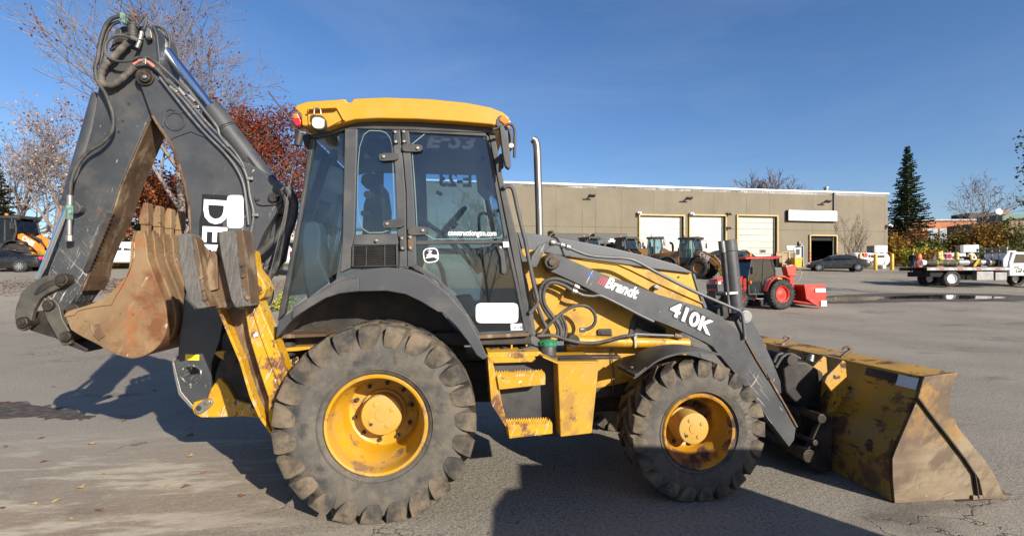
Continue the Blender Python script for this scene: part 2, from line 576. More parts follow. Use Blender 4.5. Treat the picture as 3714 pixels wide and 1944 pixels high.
m_lug = paint("dusty_lug_rubber", (0.048, 0.044, 0.039), 0.88, 0, 0.25, 3, [((0.175, 0.135, 0.09), 0.50, 0.10, 4.5, 9, None, 0.8), ((0.03, 0.029, 0.028), 0.60, 0.06, 7, 9, None, 0.8)], 0.4, 45, spec=0.2)
m_rim = paint("yellow_rim_paint", (0.46, 0.235, 0.004), 0.38, 0, 0.10, 3, [((0.42, 0.27, 0.10), 0.60, 0.10, 5, 8, None, 0.6), (RUST, 0.60, 0.04, 6, 10), (RUSTD, 0.65, 0.03, 12, 9), ((0.30, 0.19, 0.07), 0.54, 0.12, 3.5, 8, None, 0.5)], 0.06, 40)
m_rim_rusty = paint("rusty_rim_paint", (0.42, 0.19, 0.006), 0.45, 0, 0.16, 3, [((0.4, 0.27, 0.13), 0.58, 0.08, 6, 8, None, 0.7), (RUST, 0.53, 0.04, 3.5, 10, None, 0.9), (RUSTD, 0.58, 0.03, 6, 9)], 0.12, 40)
m_hub = paint("dusty_hub_paint", (0.42, 0.245, 0.035), 0.6, 0, 0.1, 4, [((0.33, 0.235, 0.11), 0.57, 0.12, 6, 8, None, 0.7), (RUSTD, 0.70, 0.02, 22, 8)], 0.1, 50)
m_chrome = paint("chrome_rod", (0.75, 0.78, 0.82), 0.12, 1.0, 0.05, 6, [], 0)
m_exhaust = paint("chrome_exhaust", (0.27, 0.26, 0.245), 0.34, 0.85, 0.12, 5, [((0.20, 0.13, 0.08), 0.56, 0.14, 4, 6, (1, 1, 0.3), 0.7, 0.5)], 0.02, 30)
m_zinc = paint("zinc_fitting", (0.34, 0.33, 0.30), 0.42, 0.8, 0.15, 8, [((0.22, 0.16, 0.1), 0.62, 0.1, 20, 6, None, 0.6)], 0.05, 60)
m_hose = paint("black_hose_rubber", (0.030, 0.029, 0.028), 0.6, 0, 0.3, 6, [((0.13, 0.115, 0.095), 0.55, 0.14, 8, 6, None, 0.6)], 0.1, 90)
m_hosesleeve = paint("dusty_hose_sleeve", (0.06, 0.055, 0.048), 0.7, 0, 0.3, 6, [((0.19, 0.165, 0.13), 0.55, 0.12, 8, 6, None, 0.7)], 0.1, 90)
m_pipe = paint("painted_steel_pipe", (0.085, 0.088, 0.092), 0.4, 0, 0.2, 6, [((0.18, 0.13, 0.09), 0.62, 0.1, 12, 6, None, 0.7)], 0.05, 60)
m_pink = paint("faded_red_hose", (0.50, 0.17, 0.13), 0.7, 0, 0.2, 9, [((0.12, 0.08, 0.07), 0.6, 0.06, 25, 6)], 0.2, 60)
m_greenold = paint("weathered_green_clamp", (0.12, 0.22, 0.17), 0.7, 0, 0.3, 12, [((0.03, 0.05, 0.045), 0.55, 0.1, 30, 6)], 0.2, 60)
m_green = paint("green_fuel_cap", (0.02, 0.17, 0.09), 0.5, 0, 0.15, 12, [((0.03, 0.05, 0.04), 0.62, 0.08, 25, 6, None, 0.6)], 0.05, 60)
m_white = paint("white_decal", (0.80, 0.80, 0.80), 0.45, 0, 0.02, 8)
m_whitepaint = paint("white_vehicle_paint", (0.72, 0.72, 0.71), 0.3, 0, 0.05, 3, [((0.45, 0.42, 0.37), 0.62, 0.15, 3, 5, None, 0.4)], 0, coat=0.4)
m_black = paint("black_decal", (0.012, 0.012, 0.013), 0.4, 0, 0.1, 8)
m_reddec = paint("red_decal", (0.55, 0.03, 0.04), 0.45, 0, 0.1, 8)
m_redfaint = paint("dull_red_lettering", (0.16, 0.07, 0.06), 0.6, 0, 0.1, 8)
m_yeldec = paint("yellow_decal", (0.72, 0.52, 0.02), 0.45, 0, 0.1, 8)
m_bluemark = paint("blue_paint_mark", (0.03, 0.10, 0.55), 0.6, 0, 0.2, 30)
m_glass = glass("cab_glass", (0.68, 0.80, 0.87), 1.0, 0.014)
m_glass_dark = glass("dark_vehicle_glass", (0.18, 0.21, 0.23), 1.0, 0.03)
m_glass_mach = glass("machine_glass", (0.74, 0.85, 0.88), 1.0, 0.02)
m_interior = paint("cab_interior_plastic", (0.028, 0.030, 0.033), 0.7, 0, 0.15, 5)
m_interior_grey = paint("cab_console_plastic", (0.10, 0.105, 0.11), 0.6, 0, 0.15, 5)
m_lens = paint("lamp_lens", (0.62, 0.60, 0.52), 0.15, 0.1, 0.15, 60, [((0.35, 0.33, 0.25), 0.5, 0.1, 90, 2, (0.2, 1, 2), 0.5, 0.1)], 0.2, 120)
m_amber = paint("amber_lens", (0.65, 0.17, 0.01), 0.2, 0, 0.15, 30, [], 0.1, 100, coat=0.5)
m_redlens = paint("red_lens", (0.45, 0.012, 0.02), 0.2, 0, 0.15, 30, [], 0.1, 100, coat=0.5)
m_orange = paint("orange_machine_paint", (0.62, 0.22, 0.03), 0.42, 0, 0.12, 2, [((0.3, 0.18, 0.09), 0.6, 0.12, 3, 6, None, 0.6)], 0.03, 40)
m_brownyel = paint("dusty_tan_machine_paint", (0.23, 0.105, 0.03), 0.5, 0, 0.15, 2, [((0.2, 0.13, 0.08), 0.58, 0.12, 3, 6, None, 0.6)], 0.03, 40)
m_redpaint = paint("red_tractor_paint", (0.48, 0.022, 0.010), 0.32, 0, 0.08, 2, [((0.35, 0.06, 0.04), 0.64, 0.12, 4, 6, None, 0.5)], 0, coat=0.35)
m_blackpaint = paint("black_car_paint", (0.010, 0.010, 0.012), 0.22, 0, 0.1, 2, [((0.08, 0.075, 0.07), 0.64, 0.15, 3, 5, None, 0.3)], 0, coat=0.6)
m_bollard = paint("yellow_bollard_sleeve", (0.52, 0.30, 0.010), 0.5, 0, 0.08, 3, [((0.3, 0.2, 0.05), 0.68, 0.06, 8, 6, None, 0.6)], 0, 40)
m_barrel = paint("orange_barrel_plastic", (0.62, 0.12, 0.03), 0.55, 0, 0.12, 3)
m_tyre_small = paint("dark_tyre_rubber", (0.028, 0.028, 0.029), 0.8, 0, 0.2, 5, [((0.11, 0.095, 0.075), 0.58, 0.12, 6, 6, None, 0.5)], 0.1, 60, spec=0.25)
m_alloy = paint("alloy_rim", (0.55, 0.56, 0.58), 0.3, 0.8, 0.1, 6)
m_steelgrey = paint("grey_steel", (0.22, 0.22, 0.22), 0.5, 0.4, 0.15, 4, [((0.12, 0.09, 0.06), 0.62, 0.1, 8, 6, None, 0.6)], 0.05, 40)
m_wood = paint("weathered_wood", (0.32, 0.23, 0.14), 0.8, 0, 0.2, 4, [((0.18, 0.12, 0.07), 0.55, 0.1, 6, 6, (0.3, 4, 4), 0.7)], 0.2, 30)
m_bark = paint("grey_bark", (0.16, 0.115, 0.085), 0.85, 0, 0.25, 3, [((0.07, 0.05, 0.04), 0.55, 0.1, 8, 6, (2, 2, 0.4), 0.6)], 0.3, 20)
m_barkp = paint("pale_bark", (0.19, 0.155, 0.135), 0.85, 0, 0.25, 3, [((0.11, 0.08, 0.06), 0.55, 0.1, 8, 6, (2, 2, 0.4), 0.6)], 0.3, 20)

# ---------------------------------------------------------------- the yard: one sheet, level here and climbing towards the depot
def ground_material():
    m, nt, b = _new("old_asphalt")
    tc = N(nt, "ShaderNodeTexCoord")
    v = tc.outputs["Object"]
    base = mixc(nt, ramp(nt, noise(nt, v, 0.35, 6, 0.6), 0.35, 0.65), (0.165, 0.142, 0.106), (0.262, 0.226, 0.170))
    # aggregate
    base = mixc(nt, mul(nt, ramp(nt, noise(nt, v, 55, 5, 0.75), 0.46, 0.60), 0.65), base, (0.36, 0.33, 0.28))
    base = mixc(nt, mul(nt, ramp(nt, noise(nt, v, 38, 6, 0.75), 0.50, 0.60), 0.75), base, (0.075, 0.068, 0.058))
    base = mixc(nt, ramp(nt, noise(nt, v, 170, 2, 0.6), 0.66, 0.70), base, (0.50, 0.46, 0.40))
    # brown dust drifted over the near left of the yard
    sep = N(nt, "ShaderNodeSeparateXYZ")
    nt.links.new(v, sep.inputs[0])
    gx = ramp(nt, sep.outputs[0], 0.2, -1.8)
    gy = ramp(nt, sep.outputs[1], 2.6, 0.9)
    area = mul(nt, gx, gy)
    dust = mul(nt, area, ramp(nt, noise(nt, v, 0.9, 7, 0.6), 0.25, 0.6))
    base = mixc(nt, mul(nt, dust, 0.85), base, (0.27, 0.195, 0.12))
    dust2 = mul(nt, ramp(nt, noise(nt, v, 0.22, 7, 0.62), 0.46, 0.62), 0.7)
    base = mixc(nt, dust2, base, (0.27, 0.235, 0.19))
    # chalky streaks and gravel fines in the dusty part
    ch = mul(nt, area, ramp(nt, noise(nt, v, 1.5, 9, 0.7, (0.5, 2.0, 1, 0)), 0.50, 0.58))
    base = mixc(nt, mul(nt, ch, 0.9), base, (0.46, 0.40, 0.30))
    gr = mul(nt, area, ramp(nt, noise(nt, v, 24, 7, 0.75), 0.55, 0.62))
    base = mixc(nt, mul(nt, gr, 0.6), base, (0.40, 0.34, 0.26))
    # oil and damp stains with soft edges
    st = ramp(nt, noise(nt, v, 0.55, 6, 0.6, (0.7, 1.6, 1)), 0.60, 0.70)
    base = mixc(nt, mul(nt, st, 0.62), base, (0.065, 0.058, 0.05))
    # cracks
    vo = N(nt, "ShaderNodeTexVoronoi", feature='DISTANCE_TO_EDGE')
    vo.inputs["Scale"].default_value = 0.45
    wob = N(nt, "ShaderNodeTexNoise")
    wob.inputs["Scale"].default_value = 2.5
    wob.inputs["Detail"].default_value = 6
    nt.links.new(v, wob.inputs["Vector"])
    va = N(nt, "ShaderNodeVectorMath", operation='MULTIPLY_ADD')
    nt.links.new(wob.outputs["Color"], va.inputs[0])
    va.inputs[1].default_value = (0.9, 0.9, 0.9)
    nt.links.new(v, va.inputs[2])
    nt.links.new(va.outputs[0], vo.inputs["Vector"])
    ck = mul(nt, ramp(nt, vo.outputs["Distance"], 0.0015, 0.005, True), ramp(nt, noise(nt, v, 0.8, 4), 0.50, 0.60))
    base = mixc(nt, mul(nt, ck, 0.75), base, (0.05, 0.045, 0.04))
    nt.links.new(base, b.inputs["Base Color"])
    b.inputs["Roughness"].default_value = 0.85
    b.inputs["Specular IOR Level"].default_value = 0.25
    h = N(nt, "ShaderNodeMath", operation='ADD')
    nt.links.new(noise(nt, v, 60, 6, 0.7), h.inputs[0])
    nt.links.new(mul(nt, noise(nt, v, 9, 5, 0.6), 1.2), h.inputs[1])
    h2 = N(nt, "ShaderNodeMath", operation='SUBTRACT')
    nt.links.new(h.outputs[0], h2.inputs[0])
    nt.links.new(mul(nt, ck, 1.5), h2.inputs[1])
    bp = N(nt, "ShaderNodeBump")
    bp.inputs["Strength"].default_value = 0.55
    bp.inputs["Distance"].default_value = 0.012
    nt.links.new(h2.outputs[0], bp.inputs["Height"])
    nt.links.new(bp.outputs[0], b.inputs["Normal"])
    return m
m_ground = ground_material()

def sheet(name, t_list, r_list, mat, lift=0.0):
    """ground-hugging grid given by depths and sideways offsets"""
    vs, fs = [], []
    for t in t_list:
        for r in r_list:
            v = Vector((CAMX, CAMY, 0)) + RGT * r + FWD * t
            vs.append((v.x, v.y, terrain(t, r) + lift))
    n = len(r_list)
    for i in range(len(t_list) - 1):
        for j in range(n - 1):
            a = i * n + j
            fs.append((a, a + 1, a + n + 1, a + n))
    return MB().add(vs, fs).build(name, mat, smooth=60)

tl = [-60, -20, 0, 4, 8] + [9 + 1.0 * i for i in range(60)] + [72, 80, 100, 150, 250, 500, 1200]
rl = [-1500, -600, -250] + list(range(-120, 121, 8)) + [250, 600, 1500]
g = sheet("ground", tl, rl, m_ground)
tag(g, "grey cracked asphalt yard climbing towards the concrete depot", kind='structure')

m_water = paint("puddle_water", (0.02, 0.02, 0.02), 0.03, 0, 0.1, 3, spec=0.7)
m_damp = paint("damp_asphalt", (0.042, 0.028, 0.018), 0.8, 0, 0.25, 4, [((0.14, 0.115, 0.09), 0.54, 0.06, 14, 8, (0.5, 2, 1), 0.8)], 0.3, 40)
def patch(name, spec_rt, mat, lift, label):
    """flat irregular patch, outline given as (sideways, depth)"""
    rnd = random.Random(len(spec_rt) * 7)
    p = spline([Vector((a, b, 0)) for a, b in spec_rt] + [Vector((*spec_rt[0], 0))], 8)[:-1]
    vs = []
    for q in p:
        v = Vector((CAMX, CAMY, 0)) + RGT * (q.x + rnd.uniform(-.06, .06)) + FWD * (q.y + rnd.uniform(-.06, .06))
        vs.append(Vector((v.x, v.y, terrain(q.y, q.x) + lift)))
    o = MB().add(vs, [tuple(range(len(vs)))]).build(name, mat)
    return tag(o, label, kind='structure')

def rt(sx, sy):
    """pixel on the ground -> (sideways, depth)"""
    lo, hi = 2.0, 60.0
    for _ in range(60):
        t = (lo + hi) / 2
        y = HY + FPX * (CAMZ - terrain(t, (sx - CX0) / FPX * t)) / t
        if y > sy: lo = t
        else: hi = t
    return ((sx - CX0) / FPX * t, t)
patch("puddle", [rt(*q) for q in [(2960, 1086), (3050, 1078), (3200, 1076), (3380, 1070), (3520, 1072), (3640, 1078), (3600, 1084), (3450, 1086), (3300, 1083), (3150, 1090), (3030, 1094)]], m_water, 0.010, "long shallow puddle reflecting the flatbed truck")
patch("damp_patch", [rt(*q) for q in [(2900, 1086), (3050, 1070), (3300, 1063), (3600, 1066), (3760, 1078), (3700, 1092), (3400, 1094), (3200, 1098), (3040, 1102), (2920, 1100)]], m_damp, 0.005, "dark damp asphalt round the puddle")
patch("oil_stain", [rt(*q) for q in [(-80, 1462), (60, 1458), (150, 1470), (240, 1482), (345, 1510), (300, 1522), (200, 1522), (100, 1510), (-60, 1515)]], m_damp, 0.004, "dark oily stain with leaves in the foreground")

# ================================================================ backhoe loader
BH = thing("backhoe_loader", "large yellow and charcoal backhoe loader with raised digging arm and front bucket", "backhoe loader")
YC = 1.07
# ---------------------------------------------------------------- wheels
def make_tyre(R0, rr, w, nl, lug, skew, hw=0.05, flat=0.0):
    Rc = R0 - lug
    h = Rc - rr
    half = [(w * .10, rr), (w * .03, rr + .03), (w * .012, rr + .22 * h), (0.0, rr + .48 * h), (w * .02, rr + .74 * h), (w * .07, rr + .92 * h), (w * .16, Rc - .006), (w * .32, Rc)]
    prof = half + [(w - a, r) for a, r in reversed(half)]
    mb = MB()
    mb.lathe(prof, 72, 'Y', mi=0)
    rnd = random.Random(int(R0 * 100))
    for side in (0, 1):
        for i in range(nl):
            th0 = 2 * PI * (i + 0.5 * side) / nl + rnd.uniform(-.008, .008)
            j = rnd.uniform(-.004, .004)
            e_ = rnd.uniform(.9, 1.08)
            st = [  # y_out, r_out, y_in, r_in, dtheta, half widths (leading, trailing)
                (.008, rr + .60 * h, .03, rr + .60 * h, -.04, hw * .30, hw * .36),
                (.002, rr + .66 * h + j, w * .08, rr + .64 * h, -.034, hw * .58, hw * .64),
                (-.003, rr + .76 * h + j, w * .10, rr + .70 * h, -.022, hw * .78 * e_, hw * .86),
                (-.005, rr + .88 * h, w * .12, rr + .80 * h, -.010, hw * .86 * e_, hw * 1.0),
                (-.002, rr + 1.02 * h, w * .12, rr + .86 * h, .0, hw * .90 * e_, hw * 1.08),
                (w * .018, R0 - lug * .22, w * .12, Rc - lug * .5, .010, hw * .90 * e_, hw * 1.08),
                (w * .065, R0 - lug * .04, w * .13, Rc - lug * .4, .022, hw * .86, hw * 1.0),
                (w * .16, R0, w * .16, Rc - lug * .3, .05, hw * .74, hw * .84),
                (w * .34, R0, w * .34, Rc - lug * .3, .05 + skew * .5, hw * .60, hw * .66),
                (w * .54, R0 + .001, w * .54, Rc - lug * .3, .05 + skew, hw * .50, hw * .55)]
            vs = []
            for (yo, ro, yi, ri, dt, a, b) in st:
                ang = th0 - dt
                for (y, r, s) in ((yo, ro, -a), (yo, ro, b), (yi, ri, b * 1.22), (yi, ri, -a * 1.22)):
                    q = ang + s / r
                    yy = y if side == 0 else w - y
                    vs.append((r * math.cos(q), yy, r * math.sin(q)))
            fs = []
            for k in range(len(st) - 1):
                for e in range(4):
                    f = (k * 4 + e, k * 4 + (e + 1) % 4, k * 4 + 4 + (e + 1) % 4, k * 4 + 4 + e)
                    fs.append(f if side else f[::-1])
            fs += [(0, 1, 2, 3) if not side else (3, 2, 1, 0), tuple(range(len(vs) - 1, len(vs) - 5, -1)) if not side else tuple(range(len(vs) - 4, len(vs)))]
            mb.add(vs, fs, 1)
    # moulded rings on the sidewall
    for r in (rr + .16 * h, rr + .40 * h):
        mb.lathe([(w * .03, r - .006), (-.0015 + w * .006, r - .003), (-.0015 + w * .006, r + .003), (w * .03, r + .006)], 72, 'Y')
    # the loaded tyre is flattened where it stands and bulges a little there
    if flat:
        vv = []
        for (x, y, z) in mb.v:
            k = max(0.0, (-z - flat * .72) / (R0 - flat * .72))
            y = w / 2 + (y - w / 2) * (1 + .07 * k)
            vv.append((x, y, max(z, -flat + .003)))
        mb.v = vv
    return mb.mesh("tyre")

def make_wheel(name, c, R0, rr, w, nl, lug, skew, disc, hubf, hubr, rimmat, nb, hw, mirror=False):
    W = holder(name, BH, c, (0, 0, PI if mirror else 0))
    ty = make_tyre(R0, rr, w, nl, lug, skew, hw, c[2])
    link("tyre", ty, [m_tyre, m_lug], W, smooth=46)
    mb = MB()
    prof = [(.05, rr + .004), (.020, rr + .012), (.012, rr + .004), (.016, rr - .012), (.045, rr - .020), (.075, rr - .024), (disc * .45, rr - .034), (disc * .55, rr - .060), (disc * .85, rr - .070), (disc - .015, rr - .085), (disc, rr - .11), (disc + .004, hubr * .5), (disc + .012, .001)]
    mb.lathe(prof, 56, 'Y')
    mb.lathe([(w - .05, rr + .004), (w - .02, rr + .012), (w - .012, rr), (w - .06, rr - .025), (disc + .02, rr - .03), (disc + .02, .001)], 56, 'Y')
    mb.build("rim", rimmat, W, smooth=40)
    hb = MB()
    hb.lathe([(disc + .01, hubr * 1.12), (disc - .03, hubr * 1.10), (disc - .035, hubr * 1.0), (hubf + .012, hubr * .985), (hubf + .002, hubr * .95), (hubf, hubr * .90), (hubf, hubr * .32), (hubf - .004, hubr * .30), (hubf - .004, .001)], 40, 'Y')
    for i in range(4):
        a = 2 * PI * i / 4 + .5
        x, z = hubr * .58 * math.cos(a), hubr * .58 * math.sin(a)
        hb.lathe([(hubf - .004, .001), (hubf - .006, hubr * .09), (hubf - .003, hubr * .125), (hubf + .004, hubr * .14)], 14, 'Y', (x, 0, z))
    hb.build("hub", m_hub, W, smooth=40)
    for i in range(nb):
        a = 2 * PI * (i + .3) / nb
        r = (rr - .11 + hubr) / 2 + .025
        q = MB()
        q.cyl((0, -.022, 0), (0, .004, 0), .016, n=6)
        q.cyl((0, -.034, 0), (0, -.02, 0), .009, n=8)
        q.build("wheel_bolt", m_dark, W, (r * math.cos(a), disc - .004, r * math.sin(a)), bevel=.002)
    pl = MB()
    pl.cyl((0, -.006, 0), (0, .004, 0), .013, n=10)
    pl.build("drain_plug", m_pin, W, (-hubr * .5, hubf, -hubr * .42), bevel=.002)
    return W

RW = P(1363, 1546, 0.0)
FW = P(2541, 1569, 0.043)
make_wheel("rear_wheel", (RW.x, 0.0, RW.z), RW.z + .032, .336, .53, 23, .042, .22, .40, .27, .150, m_rim, 10, .066)
make_wheel("front_wheel", (FW.x, .043, FW.z), FW.z + .014, .272, .37, 21, .036, .24, .27, .10, .122, m_rim_rusty, 8, .055)
make_wheel("rear_wheel", (RW.x, 2.14, RW.z), RW.z + .032, .336, .53, 23, .042, .22, .40, .27, .150, m_rim, 10, .066, True)
make_wheel("front_wheel", (FW.x, 2.10, FW.z), FW.z + .014, .272, .37, 21, .036, .24, .27, .10, .122, m_rim_rusty, 8, .055, True)
# lettering moulded on the front tyre: an arc of small raised letters
def arc_text(s, c, rad, a0, a1, size, mat, parent, Y, name):
    for i, ch in enumerate(s):
        if ch == ' ': continue
        a = a0 + (a1 - a0) * i / (len(s) - 1)
        o = Vector((c[0] + rad * math.cos(a), Y, c[2] + rad * math.sin(a)))
        xd = Vector((math.sin(a), 0, -math.cos(a)))
        yd = Vector((math.cos(a), 0, math.sin(a)))
        text(name, ch, size, mat, parent, o - xd * size * .3, xd, yd, bold=.002, depth=.0015)
m_mould = paint("moulded_rubber_letters", (0.13, 0.12, 0.10), 0.85, 0, 0.15, 6)
arc_text("340/80 R18", (FW.x, 0, FW.z), .368, R(38), R(-12), .042, m_mould, BH, .0445, "sidewall_letter")

# ---------------------------------------------------------------- chassis
mb = MB()
mb.box((.6, 1.07, .80), (3.3, .86, .34))
mb.box((0, 1.07, RW.z), (.34, 1.3, .30))
mb.box((FW.x, 1.07, FW.z - .02), (.22, 1.4, .20))
mb.box((1.9, 1.07, .62), (.9, .5, .30))
mb.build("chassis", m_dark, BH, bevel=.02)
plate("wheel_well", ['z3', (80, 1290), (240, 1130), (400, 1040), (640, 1030), (760, 1050), (900, 1150), (1010, 1290), (1060, 1400), (1000, 1500), (60, 1500)], .56, .03, m_dark, BH)
plate("cab_floor_sill", ['z3', (75, 1296), (330, 1292), (330, 1306), (75, 1318)], .25, .35, m_rustplate, BH, .004)
plate("rear_crossbar", ['y2', (290, 1255), (460, 1240), (580, 1238), (582, 1262), (460, 1280), (295, 1288)], .30, .5, m_yellow, BH, .006)
for a, b in ((1188, 1240), (1285, 1322)):
    c0 = pts(['y2', (368, a)], .36)[0]; c1 = pts(['y2', (368, b)], .36)[0]
    MB().cyl(c0, c1, .058, n=24).build("rubber_mount", m_dark, BH, bevel=.008)
plate("rear_bracket", ['x7', (1330, 475), (1430, 430), (1430, 510), (1340, 600), (1290, 700), (1240, 720), (1300, 620)], .42, .04, m_yellow_worn, BH, .004)
for q in ((1400, 462), (1380, 505)):
    pin("bracket_bolt", ['x7', q], .40, .43, .015, m_pin, BH, .002)

# ---------------------------------------------------------------- backhoe boom, dipper, bucket
BY0, BY1 = .90, 1.24
boom_spec = ['z1', (678, 400), (684, 360), (705, 345), (735, 350), (765, 372), (850, 465), (930, 560), (1010, 650), (1090, 730), (1150, 775), (1230, 805), (1300, 850), (1370, 905), (1392, 950), (1385, 1005), (1340, 1060), (1290, 1140),
             'z2', (1250, 290), (1225, 400), (1160, 520), (1090, 640), (1075, 720), (1035, 830), (1032, 960), (1010, 1010), (950, 1045), (885, 970), (862, 880), (850, 828), (868, 800), (875, 700), (895, 560), (915, 430), (925, 200),
             'z1', (915, 1000), (895, 900), (865, 800), (830, 705), (775, 625), (735, 560)]
plate("boom", boom_spec, BY0, BY1 - BY0, m_gray, BH, .012, 3)
plate("boom_edge_flange", ['z1', (735, 565), (775, 630), (830, 710), (865, 805), (895, 905), (915, 1005), 'z2', (925, 205), (915, 430), (925, 432), (936, 205), 'z1', (926, 1000), (906, 898), (876, 798), (840, 700), (785, 620), (745, 560)], BY0 - .012, .36, m_rustplate, BH, .004)
# raised ribs and the round boss on the boom side
for nm, sp in (("boom_rib", ['z1', (785, 620), (800, 540), (825, 524), (895, 545), (890, 556), (828, 536), (810, 548), (797, 622)]),
               ("boom_rib", ['z1', (828, 680), (840, 664), (930, 632), (1030, 672), (1028, 684), (932, 645), (845, 676), (832, 690)])):
    plate(nm, sp, BY0 - .010, .014, m_gray, BH, .004)
c = pts(['z1', (857, 594)], BY0)[0]
MB().lathe([(0, .080), (-.008, .078), (-.010, .070), (-.008, .064), (0, .060)], 32, 'Y', tuple(c)).build("boom_boss", m_gray_worn, BH, smooth=40)
for q, r in (((705, 376), .070),):
    pin("boom_pivot_collar", ['z1', q], BY0 - .020, BY0, r, m_pin, BH, .006, 28)
    pin("boom_pivot_pin", ['z1', q], BY0 - .045, BY0 - .018, .042, m_pin, BH, .006, 24)
    pin("boom_pivot_bolt", ['z1', q], BY0 - .062, BY0 - .044, .016, m_zinc, BH, .003, 6)
# cylinder mount ear
plate("cylinder_ear", ['z1', (1240, 965), (1258, 938), (1320, 930), (1370, 935), (1388, 965), (1372, 1000), (1260, 1008)], BY0 - .020, .022, m_gray, BH, .006, 2, 1)
pin("cylinder_ear_pin", ['z1', (1335, 964)], BY0 - .050, BY0, .040, m_pin, BH, .006, 24)
pin("cylinder_ear_bolt", ['z1', (1260, 975)], BY0 - .034, BY0, .014, m_pin, BH, .003, 6)
# lettering, turned a quarter clockwise, reading down the boom
YD = BY0 - .001
def boom_decal(spec, Y, th, mat, name="boom_decal"):
    return plate(name, spec, Y, th, mat, BH, 0)
boom_decal(['z1', (988, 949), (1112, 956), (1118, 1020), (1095, 1075), (1090, 1085), (1088, 1182), (1082, 1300), (970, 1300), (975, 1075), (984, 1040)], YD - .001, .003, m_black)
o1 = pts(['z1', (1002, 966)], YD - .003)[0]
xd = pts(['z1', (990, 1200)], YD - .003)[0] - o1
xd.normalize()
yd = Vector((-xd.z, 0, xd.x)) * 1.0
if yd.x < 0: yd = -yd
text("boom_letter", "DEERE", .262, m_white, BH, o1, xd, yd, bold=.006, depth=.001, width=1.12)
bp_ = pts(['z1', (1110, 955), (1190, 955), (1190, 1116), (1110, 1116)], YD - .004)
MB().prism(rrect(bp_, .035), (0, .002, 0)).build("boom_blanking_patch", m_white, BH)  # white patch where lettering is blanked out, not a sticker on the boom
# boom lower casting details
c = pts(['z2', (936, 888)], BY0)[0]
MB().lathe([(0, .086), (-.006, .084), (-.008, .074), (.0, .068), (.0, .001)], 32, 'Y', tuple(c)).build("boom_foot_boss", m_gray_worn, BH, smooth=40)
plate("boom_foot_edge", ['z2', (868, 800), (850, 828), (862, 880), (885, 970), (948, 1045), (942, 1062), (872, 985), (848, 880), (840, 828), (852, 800)], BY0 - .006, .35, m_zinc, BH, .003)
boom_decal(['z2', (906, 788), (974, 790), (973, 818), (905, 816)], YD - .001, .003, m_yeldec, "yellow_boom_sticker")
m_gw = m_gray_worn
# dipper arm
DY0, DY1 = .95, 1.20
dip = ['z1', (575, 140), (600, 128), (640, 125), (742, 130), (765, 175), (775, 300), (770, 380), (745, 470), (738, 560), (725, 590), (650, 760), (590, 900), (545, 1040), (490, 1150), (440, 1270),
       'z2', (425, 400), (395, 470), (330, 560), (270, 600), (225, 580), (205, 520), (225, 440), (245, 380), 'z1', (270, 1250), (322, 1080), (348, 960), (372, 870), (412, 750), (445, 640), (468, 520), (480, 430), (520, 300), (560, 220)]
plate("dipper_arm", dip, DY0, DY1 - DY0, m_gray_worn, BH, .010, 2)
fr = pts(['z1', (736, 572), (652, 765), (592, 905), (547, 1045), (492, 1155), (442, 1275), 'z2', (428, 405), (398, 475)], DY0)
mb = MB()
out = Vector((.012, 0, -.004))
for i in range(len(fr) - 1):
    a, b = fr[i], fr[i + 1]
    mb.prism([a, b, b + out, a + out], (0, DY1 - DY0, 0))
mb.build("dipper_wear_plate", m_rustplate, BH)
ser = pts(['z1', (548, 1045), (430, 1330)], DY0)
mb = MB()
n = 15
for i in range(n):
    a = ser[0].lerp(ser[1], i / n); b = ser[0].lerp(ser[1], (i + 1) / n)
    mid = (a + b) / 2 + Vector((.030, 0, .012))
    mb.prism([a - out * 2, b - out * 2, b + out, mid, a + out], (0, .014, 0))
mb.build("serrated_grip", m_dark, BH, (0, -.018, 0))
plate("dipper_top_rib", ['z1', (742, 128), (752, 128), (770, 175), (782, 300), (776, 380), (766, 380), (771, 300), (760, 178)], DY0 - .02, .30, m_gray_worn, BH, .004)
plate("dipper_top_plate", ['x2', (400, 330), (470, 345), (475, 560), (300, 660), (330, 590)], DY0 - .02, .018, m_gray_worn, BH, .004)
plate("dipper_link_lug", ['x2', (790, 310), (850, 310), (900, 370), (915, 470), (880, 515), (840, 490), (810, 420)], DY0 - .03, .028, m_zinc, BH, .004, 2, 1)
pin("dipper_lug_bolt", ['x2', (873, 475)], DY0 - .046, DY0 - .02, .016, m_pin, BH, .003, 12)
pin("dipper_top_pin", ['z1', (590, 210)], DY0 - .03, DY1 + .03, .045, m_dark, BH)
for q in ((628, 508), (600, 592), (580, 645)):
    pin("dipper_hole_plug", ['z1', q], DY0 - .004, DY0 + .002, .011, m_dark, BH, 0, 12)
# dipper cylinder above the boom
a, b = pts(['z1', (795, 225), (1045, 548)], YC)
MB().cyl(a, b, .042, n=28).build("dipper_cylinder_rod", m_chrome, BH, smooth=40)
a, b = pts(['z1', (775, 190), (815, 248)], YC)
MB().cyl(a, b, .048, .044, n=24).build("dipper_rod_eye", m_steelgrey, BH, bevel=.004)
a, b = pts(['z1', (1035, 535), (1350, 945)], YC)
d = (b - a).normalized()
mb = MB()
mb.cyl(a, a + d * .20, .088, n=32)
mb.cyl(a + d * .20, a + d * .215, .082, n=32)
mb.cyl(a + d * .215, b, .080, n=32)
mb.build("dipper_cylinder_barrel", m_gray, BH, bevel=.006)
# bucket cylinder behind the dipper's back edge
a, b = pts(['z1', (500, 470), (352, 985)], 1.07)
d = (b - a).normalized()
mb = MB(); mb.cyl(a, b, .070, n=28); mb.cyl(b, b + d * .05, .078, n=28)
mb.build("bucket_cylinder_barrel", m_gray, BH, bevel=.006)
c2 = pts(['z2', (200, 420)], 1.07)[0]
MB().cyl(b, c2, .034, n=24).build("bucket_cylinder_rod", m_chrome, BH, smooth=40)
